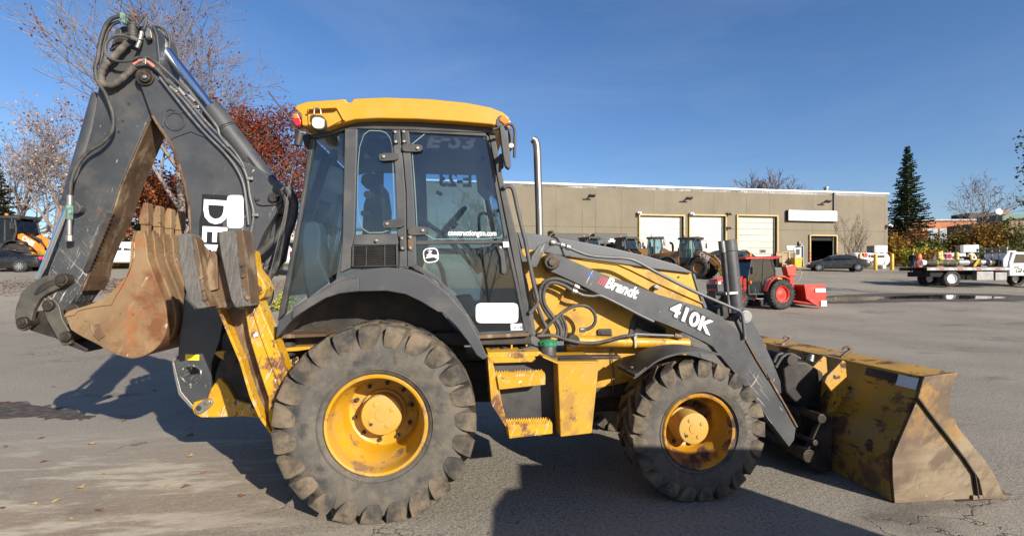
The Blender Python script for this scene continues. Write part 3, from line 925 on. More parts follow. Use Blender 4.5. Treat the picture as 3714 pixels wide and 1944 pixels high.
# linkage
for yy in (.905, 1.215):
    plate("bucket_tipping_link", ['z2', (70, 610), (75, 560), (100, 490), (150, 440), (215, 405), (290, 393), (325, 412), (327, 445), (290, 466), (230, 492), (195, 518), (167, 565), (150, 625), (135, 662), (108, 677), (80, 665)], yy, .045, m_link, BH, .010)
plate("link_recess_rim", ['z2', (160, 500), (190, 452), (250, 424), (275, 428), (280, 446), (240, 460), (180, 500)], .900, .008, m_dark, BH, .003, 2, 1)
for q, r in (((297, 425), .048), ((103, 632), .042)):
    pin("link_pin", ['z2', q], .870, 1.28, r, m_pin, BH, .006, 22)
    pin("link_pin_cap", ['z2', q], .855, .872, r * .55, m_dark, BH, .003, 12)
for yy in (.93, 1.18):
    plate("bucket_link", ['z2', (200, 548), (212, 522), (262, 518), (288, 550), (304, 615), (348, 690), (346, 738), (305, 748), (275, 705), (230, 625)], yy, .04, m_link, BH, .008)
plate("bucket_link_dark", ['z2', (100, 640), (185, 575), (225, 590), (300, 690), (300, 735), (275, 712), (150, 674)], 1.00, .14, m_dark, BH, .01)
for q in ((229, 550), (316, 702)):
    pin("bucket_link_pin", ['z2', q], .895, 1.25, .040, m_pin, BH, .006, 20)
plate("bucket_hinge", ['z2', (318, 560), (350, 545), (410, 548), (400, 590), (345, 620), (320, 660), (345, 720), (430, 760), (420, 780), (330, 745), (300, 690)], .99, .20, m_dark, BH, .01)
pin("bucket_hinge_pin", ['z2', (352, 570)], .90, 1.26, .048, m_pin, BH, .006, 22)
# digging bucket
KY0, KY1 = .77, 1.37
mouth = ['z2', (318, 605), (340, 578), (430, 550), (510, 515), (580, 455), (630, 390), (655, 310), (655, 215), (668, 185)]
shell = ['z2', (705, 185), (715, 240), (722, 320), (755, 410), (790, 500), (812, 570), (817, 650), (792, 722), (740, 776), (665, 806), (600, 800), (530, 772), (470, 737), (400, 702), (345, 668)]
DB = holder("digging_bucket", BH)
for yy in (KY0, KY1 - .025):
    p = pts(mouth, KY0) + pts(shell, KY0)
    for q in p: q.y = yy
    MB().prism(p, (0, .025, 0)).build("side_plate", m_bucket, DB, bevel=.006)
sp = pts(shell, KY0)
ctr = pts(['z2', (560, 560)], KY0)[0]
mb = MB()
sp = spline(sp, 3)
for i in range(len(sp) - 1):
    a, b = sp[i].copy(), sp[i + 1].copy()
    na = (ctr - a).normalized() * .022; nb_ = (ctr - b).normalized() * .022
    for q in (a, b): q.y = KY0 + .004
    mb.prism([a, b, b + nb_, a + na], (0, KY1 - KY0 - .008, 0))
mb.build("bucket_shell", m_bucket, DB, smooth=35)
# side cutter strip along the mouth of the near cheek
mo = spline(pts(mouth, KY0), 3)
mb = MB()
for i in range(len(mo) - 1):
    a, b = mo[i], mo[i + 1]
    na = (ctr - a).normalized() * .075; nb_ = (ctr - b).normalized() * .075
    mb.prism([a, b, b + nb_, a + na], (0, -.012, 0))
mb.build("side_cutter", m_bucket, DB, smooth=35)
# wear straps down the back of the shell
ws = [s for s in sp if s.z > .9][:22]
for k in range(4):
    yy = KY0 + .10 + k * .135
    mb = MB()
    for i in range(len(ws) - 1):
        a, b = ws[i].copy(), ws[i + 1].copy()
        na = (a - ctr).normalized() * .016; nb_ = (b - ctr).normalized() * .016
        for q in (a, b): q.y = yy
        mb.prism([a, b, b + nb_, a + na], (0, .045, 0))
    mb.build("wear_strap", m_bucket, DB, smooth=35)
tb = pts(['z2', (690, 215), (694, 95)], KY0)
tdir = (tb[1] - tb[0]).normalized()
tn = Vector((-tdir.z, 0, tdir.x))
for k in range(4):
    yy = KY0 + .02 + k * .162
    mb = MB()
    def tp(l, w): return tb[0] + tdir * l + tn * w
    for poly, y0, wy in (([tp(-.05, -.030), tp(.10, -.030), tp(.13, -.022), tp(.13, .022), tp(.10, .026), tp(-.05, .026)], yy + .012, .05), ([tp(.10, -.034), tp(.14, -.036), tp(.26, -.030), tp(.272, -.016), tp(.272, .006), tp(.16, .032), tp(.10, .032)], yy, .074)):
        p = [q.copy() for q in poly]
        for q in p: q.y = y0
        mb.prism(p, (0, wy, 0))
    mb.build("bucket_tooth", m_bucket, DB, bevel=.006)
plate("cast_mark", ['z2', (435, 645), (480, 640), (495, 680), (510, 700), (480, 722), (450, 690)], KY0 - .012, .014, m_rustplate, DB, .004)

# ---------------------------------------------------------------- hoses and pipes of the digging arm
HY_ = .865
hose("arm_hose", ['x2', (450, 160), (350, 190), (270, 270), (210, 400), (170, 560), (140, 750), (105, 900), (120, 1060), (190, 1180), 'z1', (520, 470), (552, 560), (548, 640), (500, 700), (430, 745), (378, 810), (350, 880), (342, 955)], HY_, .0145, m_hose, BH)
hose("arm_hose", ['x2', (450, 240), (360, 270), (300, 340), (250, 450), (215, 600), (190, 760), (150, 860)], .90, .0125, m_hose, BH)
hose("arm_hose", ['x2', (600, 470), (520, 440), (400, 435), (300, 490), (250, 580), (250, 680), (300, 750), (400, 800), (520, 810), (640, 790), (700, 760)], .85, .0115, m_hose, BH)
hose("sleeved_hose", ['x2', (570, 540), (450, 660), (330, 780), (230, 880), (185, 980), (190, 1080), (230, 1140), (330, 1150), (450, 1080), (560, 990), (670, 890)], .885, .027, m_hosesleeve, BH, 8, 12, (3, .92))
hose("sleeved_hose", ['x2', (640, 270), (640, 330), (640, 420), (640, 480)], .90, .036, m_hose, BH, 8, 12, (4, .9))
hose("faded_hose", ['x2', (655, 850), (720, 805), (790, 795), (870, 825), (955, 895)], .872, .0135, m_pink, BH)
hose("corrugated_hose", ['x2', (690, 760), (800, 745), (900, 770), (1000, 840), (1100, 930), (1250, 1070), (1340, 1160), (1450, 1260)], .860, .0125, m_hose, BH, 14, 10, (1, .84))
hose("arm_hose", ['x2', (700, 310), (770, 190), (815, 165), (838, 220), (800, 350)], .88, .0095, m_hose, BH)
hose("arm_hose", ['x2', (530, 150), (600, 190), (650, 250), (670, 300)], .90, .012, m_hose, BH)
hose("arm_hose", ['x2', (540, 220), (600, 260), (640, 310)], .90, .012, m_hose, BH)
hose("arm_hose", ['x2', (920, 305), (1040, 325), (1130, 390), (1170, 500), (1160, 620)], 1.05, .011, m_hose, BH)
hose("arm_hose", ['x2', (960, 900), (1060, 1000), (1150, 1110), (1250, 1200)], .875, .0135, m_hose, BH)
plate("hose_clamp", ['x2', (450, 100), (490, 95), (530, 140), (520, 260), (460, 230), (445, 160)], .86, .07, m_greenold, BH, .006)
plate("hose_clamp", ['x2', (775, 755), (830, 755), (825, 850), (775, 830)], .85, .05, m_zinc, BH, .004)
for sp_ in (['x2', (770, 380), (745, 500)], ['x2', (610, 465), (740, 510)], ['x2', (745, 510), (700, 615)]):
    a, b = pts(sp_, .872)
    MB().cyl(a, b, .017, n=8).build("hose_fitting", m_zinc, BH, bevel=.003)
pa = [['z1', (800, 380), (840, 430), (905, 500), (985, 600), (1060, 680), (1130, 750), (1185, 815), (1210, 880), (1222, 960), (1240, 1050), (1225, 1150), 'z2', (1215, 300)],
      ['z1', (820, 390), (880, 450), (950, 530), (1030, 620), (1100, 690), (1160, 760), (1195, 820)],
      ['z1', (780, 380), (850, 470), (930, 570), (1010, 660), (1090, 740), (1150, 815), (1190, 900), (1205, 1000), (1215, 1100)],
      ['z1', (880, 395), (935, 460), (990, 530), (1060, 620), (1075, 665), (1120, 720)]]
for i, sp_ in enumerate(pa):
    hose("boom_pipe", sp_, .885 - .004 * i, .0115 if i else .013, m_pipe, BH)
for q in ((1218, 872), (1245, 1050), (955, 522)):
    plate("pipe_clamp", ['z1', (q[0] - 14, q[1] - 7), (q[0] + 16, q[1] - 7), (q[0] + 16, q[1] + 8), (q[0] - 14, q[1] + 8)], .865, .03, m_zinc, BH, .003)
for sp_ in (['z1', (832, 425), (868, 455)], ['z1', (875, 435), (905, 470)], ['z1', (925, 470), (955, 500)]):
    a, b = pts(sp_, .878)
    MB().cyl(a, b, .019, n=8).build("hose_fitting", m_zinc, BH, bevel=.003)
# fitting at the end of the long arm hose
a, b, c, d = pts(['z1', (342, 955), (341, 1005), (340, 1075), (339, 1150)], HY_)
MB().cyl(a, b, .021, n=10).build("hose_fitting", m_zinc, BH, bevel=.004)
MB().cyl(b, c, .027, .024, n=8).build("hose_fitting", m_greenold, BH, bevel=.004)
MB().cyl(c, d, .017, n=10).cyl(d - Vector((0, 0, .05)), d, .026, n=6).build("hose_fitting", m_zinc, BH, bevel=.004)
plate("cylinder_end_bracket", ['z1', (305, 990), (360, 975), (395, 1010), (390, 1040), (350, 1050), (310, 1010)], .885, .06, m_gray_worn, BH, .008, 2, 1)
plate("cylinder_guard", ['z1', (315, 985), (350, 870), (352, 985), (336, 1010)], .93, .03, m_gray_worn, BH, .006)
# hose bundle between boom and cab
for i, sp_ in enumerate((['z1', (1390, 915), (1430, 960), (1440, 1040), (1415, 1120), (1380, 1190), 'z2', (1340, 380), (1280, 400)],
                         ['z1', (1380, 925), (1405, 980), (1405, 1060), (1370, 1140), (1300, 1210), (1240, 1270), 'z2', (1225, 420)],
                         ['z1', (1400, 920), (1440, 990), (1430, 1080), (1400, 1160), 'z2', (1370, 330), (1310, 420), (1320, 480), (1310, 530), (1290, 545)])):
    hose("swing_hose", sp_, .80 - .03 * i, .030, m_hose, BH, 8, 10)
plate("swing_mast", ['y2', (200, 30), (330, 0), (345, 130), (290, 430), (120, 565), (40, 560), (60, 400)], 1.0, .2, m_gray_worn, BH, .01)
hose("antenna_cord", ['z3', (178, 340), (110, 700), (30, 1030)], .55, .0035, m_zinc, BH, 3, 5)

# ---------------------------------------------------------------- swing frame and stabilizers
plate("swing_frame", ['z2', (935, 1050), (945, 1022), (1010, 1005), (1030, 955), (1070, 900), (1110, 940), (1150, 1010), (1260, 1040), (1270, 1100), (1180, 1092), (1050, 1098), (980, 1098), (948, 1080)], .84, .46, m_yellow_worn, BH, .012)
plate("swing_tower", ['z2', (1040, 960), (1050, 880), (1080, 800), (1080, 700), (1130, 640), (1250, 640), (1300, 900), (1290, 1060), (1150, 1040), (1090, 940)], .88, .40, m_dark, BH, .02)
plate("swing_link_plate", ['z2', (948, 1052), (970, 1028), (1012, 1005), (1035, 1010), (1040, 1030), (1010, 1062), (975, 1082), (955, 1075)], .815, .026, m_zinc, BH, .005, 2, 1)
pin("swing_link_bolt", ['z2', (1013, 1022)], .79, .82, .022, m_zinc, BH, .004, 10)
pin("swing_link_hole", ['z2', (970, 1052)], .808, .82, .020, m_dark, BH, .002, 16)
plate("swing_lever", ['x7', (530, 395), (560, 370), (690, 365), (720, 390), (720, 440), (640, 470), (580, 440)], .80, .03, m_yellow, BH, .006)
pin("swing_lever_pin", ['x7', (705, 430)], .76, .95, .055, m_dark, BH, .006)
# near stabilizer leg (folded up) with its flip pad
SY = .13
plate("stabilizer_box", ['z2', (1215, 275), (1230, 290), (1242, 370), (1282, 420), (1302, 470), (1286, 512), (1262, 528), (1292, 605), (1332, 695), (1372, 800), (1405, 885), (1430, 960), (1420, 1100), (1340, 1195), (1312, 1110), (1310, 1000), (1270, 880), (1216, 700), (1196, 575), (1195, 430), (1205, 340)], SY, .16, m_yellow_worn, BH, .010)
plate("stabilizer_seam", ['z2', (1228, 560), (1242, 556), (1290, 700), (1340, 840), (1385, 960), (1372, 965), (1325, 842), (1275, 705)], SY - .012, .014, m_yellow_worn, BH, .004)
plate("stabilizer_channel", ['z2', (1060, 568), (1230, 568), (1250, 700), (1300, 880), (1345, 1000), (1345, 1195), (1330, 1195), (1265, 1100), (1220, 1000), (1170, 830), (1115, 700)], SY + .11, .02, m_rustplate, BH, .003)
fl = pts(['z2', (1060, 566), (1115, 698), (1170, 828), (1220, 998), (1265, 1098), (1332, 1195)], SY + .02)
mb = MB()
for i in range(len(fl) - 1):
    a, b = fl[i], fl[i + 1]
    o_ = Vector((.018, 0, .006))
    mb.prism([a, b, b + o_, a + o_], (0, .12, 0))
mb.build("stabilizer_flange", m_yellow_worn, BH, bevel=.003)
pin("stabilizer_pivot_boss", ['z2', (1265, 470)], SY - .016, SY, .034, m_yellow_worn, BH, .006, 24)
pin("stabilizer_pivot_bolt", ['z2', (1265, 470)], SY - .030, SY - .014, .020, m_rustplate, BH, .004, 6)
PADY = .045
plate("stabilizer_pad", ['z2', (890, 225), (945, 205), (985, 250), (1025, 290), (1015, 340), (1005, 400), (1012, 455), (1030, 475), (1040, 410), (1050, 300), (1080, 200), (1190, 190), (1222, 380), (1225, 558), (960, 566), (925, 520), (905, 420)], PADY, .03, m_rustplate, BH, .006)
plate("stabilizer_pad_rib", ['z2', (1025, 290), (1045, 280), (1060, 310), (1065, 470), (1030, 478), (1012, 455), (1005, 400)], PADY - .03, .03, m_rustplate, BH, .005)
for nm, sp_, y0 in (("rubber_block", ['z2', (865, 215), (880, 200), (920, 196), (935, 205), (950, 330), (975, 440), (985, 530), (1010, 560), (965, 568), (925, 530), (900, 460), (875, 330)], -.085),
                    ("rubber_block", ['z2', (1066, 200), (1085, 186), (1140, 184), (1152, 200), (1160, 300), (1175, 430), (1190, 520), (1226, 552), (1150, 562), (1128, 520), (1105, 420), (1078, 300)], -.085)):
    plate(nm, sp_, y0, .125, m_rubber_pad, BH, .008)
plate("pad_steel_edge", ['z2', (938, 205), (960, 230), (980, 330), (992, 440), (1008, 520), (1030, 556), (1010, 560), (988, 530), (976, 440), (952, 330)], -.06, .10, m_rustplate, BH, .004)
plate("pad_steel_edge", ['z2', (1152, 190), (1186, 180), (1200, 300), (1215, 430), (1224, 550), (1192, 520), (1177, 430), (1162, 300)], -.06, .16, m_rustplate, BH, .004)
for q in ((977, 412), (985, 470), (998, 515), (1150, 240), (1176, 350), (1186, 404), (1210, 512)):
    pin("pad_bolt", ['z2', q], -.075, -.05, .016, m_rustplate, BH, .004, 8)
# far stabilizer, mirrored behind the digging arm
plate("stabilizer_box", ['z2', (1262, 528), (1292, 605), (1332, 695), (1372, 800), (1405, 885), (1430, 960), (1420, 1100), (1340, 1195), (1312, 1110), (1270, 880), (1216, 700), (1196, 575)], 1.85, .14, m_yellow_worn, BH, .010)

# ================================================================ cab
CY0, CTH = .35, .06                     # near side wall of the cab
CFAR = 2.14 - CY0 - CTH                 # far side wall
def both(name, spec, mat, y=CY0, th=CTH, bevel=.008, rnd=0, parent=None):
    a = plate(name, spec, y, th, mat, parent or BH, bevel, 2, rnd)
    p = pts(spec, y)
    if rnd: p = round_poly(p, rnd)
    for q in p: q.y = 2.14 - y - th
    MB().prism(p, (0, th, 0)).build(name, mat, BH, bevel=bevel)
    return a
both("cab_roof_rail", ['z3', (330, 236), (480, 190), (800, 186), (1000, 196), (1185, 212), (1180, 262), (1150, 260), (750, 245), (490, 238), (425, 244), (258, 288), (250, 272)], m_plastic)
both("cab_rear_post", ['z3', (246, 290), (272, 284), (115, 1190), (80, 1228), (92, 1150), (180, 715)], m_plastic)
both("cab_middle_post", ['z3', (425, 236), (492, 236), (482, 600), (476, 790), (466, 835), (458, 955), (400, 980), (412, 830), (420, 500)], m_fender)
both("cab_hinge_post", ['z3', (668, 242), (712, 242), (740, 560), (745, 820), (748, 950), (704, 950), (706, 830), (694, 775), (684, 480)], m_fender)
both("cab_front_post", ['z3', (1165, 258), (1198, 258), (1240, 490), (1312, 790), (1396, 1300), (1368, 1300), (1285, 860), (1225, 560)], m_plastic)
plate("cab_sill_panel", ['z3', (476, 782), (694, 776), (704, 832), (466, 836)], CY0 - .005, .06, m_fender, BH, .006)
plate("cab_lower_panel", ['z3', (462, 834), (704, 830), (704, 954), (458, 960)], CY0 + .012, .06, m_plastic, BH, .004)
gf = ['z3', (466, 838), (700, 830), (702, 944), (462, 948)]
gp = pts(gf, CY0)
mb = MB()
for i in range(4):
    a, b = gp[i], gp[(i + 1) % 4]
    ins = lambda q: q.lerp((gp[0] + gp[1] + gp[2] + gp[3]) / 4, .09)
    mb.prism([a, b, ins(b), ins(a)], (0, -.016, 0))
mb.build("vent_frame", m_plastic, BH, bevel=.003)
for i in range(9):
    f0 = (i + .9) / 10.4
    a = gp[0].lerp(gp[3], f0); b = gp[1].lerp(gp[2], f0)
    a, b = a.lerp(b, .05), a.lerp(b, .95)
    MB().prism([a, b, b + Vector((0, .012, -.010)), a + Vector((0, .012, -.010))], (0, -.006, -.004)).build("vent_slat", m_plastic, BH)
for f0 in (.3, .7):
    a = gp[0].lerp(gp[1], f0); b = gp[3].lerp(gp[2], f0)
    MB().prism([a, b, b + Vector((.006, 0, 0)), a + Vector((.006, 0, 0))], (0, -.008, 0)).build("vent_bar", m_plastic, BH)
# glass
plate("rear_quarter_glass", ['z3', (268, 288), (422, 246), (408, 960), (258, 1070), (112, 1195)], CY0 + .030, .008, m_glass, BH, 0)
plate("rear_side_glass", ['z3', (492, 240), (670, 244), (684, 480), (692, 776), (480, 780)], CY0 + .012, .008, m_glass, BH, 0)
q_ = pts(['z3', (268, 288), (422, 246), (408, 960), (258, 1070), (112, 1195)], CY0)
for q in q_: q.y = CFAR + .03
MB().prism(q_, (0, .008, 0)).build("rear_quarter_glass", m_glass, BH)
def seal(name, spec, Y, wdt, th, mat, parent, rnd=1):
    """thin frame following an outline"""
    p = round_poly(pts(spec, Y), rnd)
    cen = sum(p, Vector()) / len(p)
    mb = MB()
    for i in range(len(p)):
        a, b = p[i], p[(i + 1) % len(p)]
        ia = a + (cen - a).normalized() * wdt; ib = b + (cen - b).normalized() * wdt
        mb.prism([a, b, ib, ia], (0, th, 0))
    return mb.build(name, mat, parent)
m_seal = paint("pale_glass_edge", (0.13, 0.19, 0.18), 0.3, 0, 0.1, 8)
seal("glass_edge", ['z3', (497, 244), (666, 248), (679, 480), (687, 772), (485, 776)], CY0 + .008, .007, .004, m_seal, BH, 2)
# door
DR = holder("door", BH)
plate("door_frame_rear", ['z3', (714, 242), (756, 246), (780, 560), (793, 815), (795, 940), (770, 950), (748, 945), (742, 560)], CY0 - .008, .055, m_fender, DR, .006)
plate("door_frame_top", ['z3', (752, 245), (1150, 260), (1168, 285), (1150, 276), (760, 256)], CY0 - .004, .05, m_plastic, DR, .004)
plate("door_frame_middle", ['z3', (793, 814), (1240, 812), (1262, 775), (1272, 826), (793, 834)], CY0 - .006, .05, m_plastic, DR, .004)
plate("door_frame_front", ['z3', (1150, 262), (1168, 280), (1262, 770), (1290, 900), (1372, 1282), (1354, 1284), (1275, 905), (1246, 790)], CY0 - .006, .05, m_plastic, DR, .004)
plate("door_frame_lower", ['z3', (770, 948), (797, 938), (905, 1003), (1002, 1108), (1078, 1218), (1118, 1284), (1358, 1272), (1362, 1292), (1108, 1306), (1060, 1222), (985, 1120), (895, 1018), (790, 962)], CY0 - .006, .05, m_plastic, DR, .004)
plate("door_bottom_rail", ['z3', (1104, 1300), (1372, 1286), (1378, 1304), (1112, 1318)], CY0 - .012, .06, m_rustplate, DR, .004)
plate("door_upper_glass", ['z3', (756, 248), (1150, 264), (1165, 290), (1258, 772), (1238, 815), (792, 816), (778, 560)], CY0 + .016, .008, m_glass, DR, 0)
plate("door_lower_glass", ['z3', (795, 832), (1246, 828), (1276, 905), (1356, 1276), (1118, 1288), (1000, 1112), (903, 1006), (796, 942)], CY0 + .016, .008, m_glass, DR, 0)
seal("glass_edge", ['z3', (764, 256), (1140, 270), (1158, 300), (1246, 768), (1228, 806), (800, 808), (786, 560)], CY0 + .010, .008, .004, m_seal, DR, 1)
plate("door_handle", ['z3', (1205, 840), (1222, 838), (1245, 860), (1262, 975), (1248, 990), (1232, 980), (1226, 900)], CY0 - .045, .035, m_plastic, DR, .008)
plate("door_handle_plate", ['z3', (1240, 820), (1268, 818), (1272, 846), (1244, 848)], CY0 - .010, .006, m_white, DR, 0)
pin("door_lock", ['z3', (1228, 848)], CY0 - .056, CY0 - .03, .011, m_zinc, DR, .002, 12)
# glass hinges: black tongues with bolts
for sp_, bq, nm in ((['z3', (704, 360), (704, 398), (618, 405), (602, 395), (600, 372), (615, 362)], (625, 380), "glass_hinge"), (['z3', (735, 700), (735, 744), (640, 750), (622, 742), (618, 718), (632, 708)], (643, 726), "glass_hinge"),
                    (['z3', (722, 316), (808, 316), (826, 326), (826, 345), (812, 356), (722, 356)], (801, 336), "glass_hinge"), (['z3', (752, 742), (838, 740), (852, 752), (852, 775), (836, 784), (752, 786)], (827, 760), "glass_hinge")):
    plate(nm, sp_, CY0 - .024, .012, m_plastic, BH, .003, 2, 1)
    pin("hinge_bolt", ['z3', bq], CY0 - .036, CY0 - .022, .013, m_zinc, BH, .003, 6)
for sp_ in (['z3', (676, 245), (700, 245), (702, 312), (678, 312)], ['z3', (720, 243), (745, 245), (747, 310), (722, 310)]):
    plate("hinge_plate", sp_, CY0 - .018, .012, m_plastic, BH, .003)
for q in ((686, 254), (688, 304), (729, 252), (731, 302), (720, 800), (762, 795), (722, 852), (763, 850), (589, 812)):
    pin("hinge_bolt", ['z3', q], CY0 - .030, CY0 - .004, .011, m_zinc, BH, .002, 6)
plate("hinge_plate", ['z3', (708, 786), (735, 784), (738, 862), (712, 862)], CY0 - .018, .012, m_plastic, BH, .003)
plate("hinge_plate", ['z3', (750, 786), (774, 786), (776, 864), (752, 862)], CY0 - .018, .012, m_rustplate, BH, .003)
# stickers on the door
YG = CY0 + .012
st = pts(['z3', (1101, 1134), (1319, 1134), (1319, 1236), (1101, 1236)], YG)
MB().prism(rrect(st, .04), (0, .002, 0)).build("door_blanking_patch", m_white, DR)  # blanked-out area of the door glass, built as a plain white patch
plate("barcode_label", ['z3', (1280, 1242), (1348, 1238), (1350, 1274), (1282, 1278)], YG, .002, m_white, DR, 0)
bc = pts(['z3', (1290, 1254), (1342, 1250), (1343, 1268), (1291, 1272)], YG - .001)
rnd = random.Random(3)
mb = MB()
for i in range(14):
    f0 = i / 14; f1 = f0 + rnd.uniform(.02, .05)
    mb.prism([bc[0].lerp(bc[1], f0), bc[0].lerp(bc[1], f1), bc[3].lerp(bc[2], f1), bc[3].lerp(bc[2], f0)], (0, .0008, 0))
mb.build("barcode_print", m_black, DR)
a, b = pts(['z3', (958, 786), (1206, 786)], YG - .001)
tx = text("web_address", "constructiongtm.com", .060, m_white, DR, a, (1, 0, 0), (0, 0, 1), bold=.0008)
sx_ = (b - a).length / max(v.co.x - a.x for v in tx.data.vertices)
for v in tx.data.vertices: v.co.x = a.x + (v.co.x - a.x) * sx_
a, b = pts(['z3', (862, 270), (1100, 270)], YG + .02)
tx = text("fleet_number", "E-23", .135, m_redfaint, DR, a, (1, 0, 0), (0, 0, -1), bold=.006, shear=-.2)  # upside-down number: a reflection drawn as dull red lettering
sx_ = (b - a).length / max(v.co.x - a.x for v in tx.data.vertices)
for v in tx.data.vertices: v.co.x = a.x + (v.co.x - a.x) * sx_
# emblem: black rounded shield with a white rim and a leaping deer
e = pts(['z3', (826, 855), (905, 848), (912, 920), (836, 930)], YG)
MB().prism(round_poly(e, 2), (0, .002, 0)).build("emblem_rim", m_white, DR)
ce = sum(e, Vector()) / 4
e2 = [q.lerp(ce, .12) + Vector((0, -.001, 0)) for q in e]
MB().prism(round_poly(e2, 2), (0, .002, 0)).build("emblem_field", m_black, DR)
deer = ['z3', (840, 906), (852, 893), (846, 886), (856, 882), (862, 872), (850, 862), (862, 868), (862, 856), (868, 868), (878, 862), (872, 872), (868, 880), (882, 886), (898, 886), (904, 894), (898, 898), (906, 908), (894, 902), (884, 898), (868, 900), (852, 902)]
MB().prism(pts(deer, YG - .003), (0, .001, 0)).build("emblem_deer", m_white, DR)
# windscreen and rear screen, running across the cab
a0, a1 = pts(['z3', (1185, 262), (1385, 1290)], CY0 + .05)
MB().prism([a0, a1, a1 + Vector((-.008, 0, 0)), a0 + Vector((-.008, 0, 0))], (0, CFAR - CY0 - .04, 0)).build("windscreen", m_glass, BH)
b0, b1 = pts(['z3', (262, 290), (120, 1100)], CY0 + .05)
MB().prism([b0, b1, b1 + Vector((.008, 0, 0)), b0 + Vector((.008, 0, 0))], (0, CFAR - CY0 - .04, 0)).build("rear_screen", m_glass, BH)
# far side: frame of the other door, glass and inner trim
for nm, sp_ in (("far_door_frame", ['z3', (700, 242), (790, 246), (800, 560), (810, 815), (760, 950), (700, 950)]), ("far_door_frame", ['z3', (790, 800), (1265, 800), (1272, 840), (790, 840)])):
    p = pts(sp_, CY0)
    for q in p: q.y = CFAR
    MB().prism(p, (0, .05, 0)).build(nm, m_plastic, BH, bevel=.006)
p = pts(['z3', (756, 248), (1150, 264), (1258, 772), (1356, 1276), (1118, 1288), (1000, 1112), (792, 940)], CY0)
for q in p: q.y = CFAR + .02
MB().prism(p, (0, .008, 0)).build("far_door_glass", m_glass, BH)
p = pts(['z3', (492, 240), (670, 244), (692, 776), (480, 780)], CY0)
for q in p: q.y = CFAR + .02
MB().prism(p, (0, .008, 0)).build("far_side_glass", m_glass, BH)
a, b = pts(['z3', (1082, 535), (912, 543)], CFAR + .01)
tx = text("fleet_number", "E-23", .21, m_black, BH, a, (-1, 0, 0), (0, 0, 1), bold=.008)
sx_ = (a - b).length / max(a.x - v.co.x for v in tx.data.vertices)
for v in tx.data.vertices: v.co.x = a.x - (a.x - v.co.x) * sx_
# cab body behind and below the glass
fl0, fl1 = pts(['z3', (150, 1300), (1390, 1300)], CY0)
MB().box(((fl0.x + fl1.x) / 2, YC, fl0.z - .05), (fl1.x - fl0.x, 1.36, .10)).build("cab_floor", m_dark, BH, bevel=.01)
hl = pts(['z3', (340, 245), (1180, 245)], CY0)
MB().box(((hl[0].x + hl[1].x) / 2, YC, hl[0].z + .02), (hl[1].x - hl[0].x, 1.30, .10)).build("headliner", m_interior, BH, bevel=.01)
# interior
def inner(name, spec, y, th, mat, bevel=.02, rnd=0):
    return plate(name, spec, y, th, mat, BH, bevel, 3, rnd)
inner("seat", ['z3', (540, 1010), (560, 960), (800, 950), (830, 1010), (800, 1050), (560, 1060)], .85, .45, m_interior, .04)
inner("seat_back", ['z3', (500, 980), (520, 620), (560, 520), (620, 510), (640, 640), (620, 960)], .86, .43, m_interior, .04)
inner("seat_headrest", ['z3', (505, 525), (510, 470), (560, 455), (590, 480), (580, 530)], .95, .25, m_interior, .03)
inner("side_console", ['z3', (210, 1000), (200, 740), (225, 715), (285, 712), (305, 760), (300, 900), (340, 1000), (400, 1100), (230, 1120)], .55, .18, m_interior_grey, .03)
inner("front_console", ['z3', (1120, 1200), (1150, 960), (1180, 830), (1260, 800), (1330, 1080), (1360, 1230)], .95, .35, m_interior_grey, .03)
inner("steering_column", ['z3', (1000, 800), (1030, 790), (1160, 960), (1130, 980)], 1.03, .06, m_interior, .01)
c = pts(['z3', (975, 725)], 1.06)[0]
ring = []
ax = Vector((-.75, 0, .66)).normalized()
u = Vector((0, 1, 0)); w = ax.cross(u)
ringp = [c + u * (math.cos(t) * .19) + w * (math.sin(t) * .19) for t in [2 * PI * i / 32 for i in range(33)]]
mb = MB(); mb.tube(ringp, .017, 8, caps=False)
for t in (0.6, 2.6, 4.7):
    mb.tube([c, c + u * (math.cos(t) * .19) + w * (math.sin(t) * .19)], .012, 6)
mb.cyl(c + ax * .02, c - ax * .05, .04)
mb.build("steering_wheel", m_interior, BH, smooth=50)
for q, r in (((530, 380), .022), ((540, 575), .028), ((520, 672), .022), ((905, 565), .016), ((1193, 678), .016), ((1137, 390), .014)):
    p0 = pts(['z3', q], CY0 + .02)[0]
    MB().cyl(p0, p0 + Vector((.02, .10, .005)), r, n=12).build("glass_latch_knob", m_plastic, BH, bevel=.004)
hose("control_lever", ['z3', (320, 1000), (345, 860), (300, 800)], .75, .018, m_interior, BH)
hose("control_lever", ['z3', (960, 1130), (930, 980), (905, 920)], .8, .018, m_interior, BH)
hose("inner_handrail", ['z3', (1120, 780), (1118, 690), (1140, 672), (1160, 680)], 1.6, .015, m_interior_grey, BH)
hose("coiled_cord", ['z3', (545, 590), (560, 640), (585, 690), (590, 760)], .9, .008, m_interior, BH)
hose("grey_brace", ['z3', (800, 690), (900, 760), (1010, 860), (1120, 980)], 1.5, .022, m_interior_grey, BH)
inner("radio_box", ['z3', (520, 300), (600, 290), (610, 340), (525, 350)], 1.2, .2, m_interior, .01)
inner("rear_speaker", ['z3', (345, 345), (380, 335), (372, 400), (345, 410)], .8, .12, m_interior, .02)
inner("sun_visor", ['z3', (1090, 350), (1150, 340), (1190, 560), (1160, 620), (1110, 560)], 1.25, .03, m_interior, .01)
hose("wiper_arm", ['z3', (300, 560), (330, 700), (360, 790)], 1.3, .010, m_interior, BH)
hose("control_lever", ['z3', (690, 1010), (680, 900), (700, 860)], .70, .016, m_interior, BH)
hose("control_lever", ['z3', (760, 1000), (770, 890), (790, 850)], .72, .016, m_interior, BH)
hose("teal_cable", ['z3', (345, 780), (340, 830), (360, 870), (390, 876)], .6, .008, m_greenold, BH)
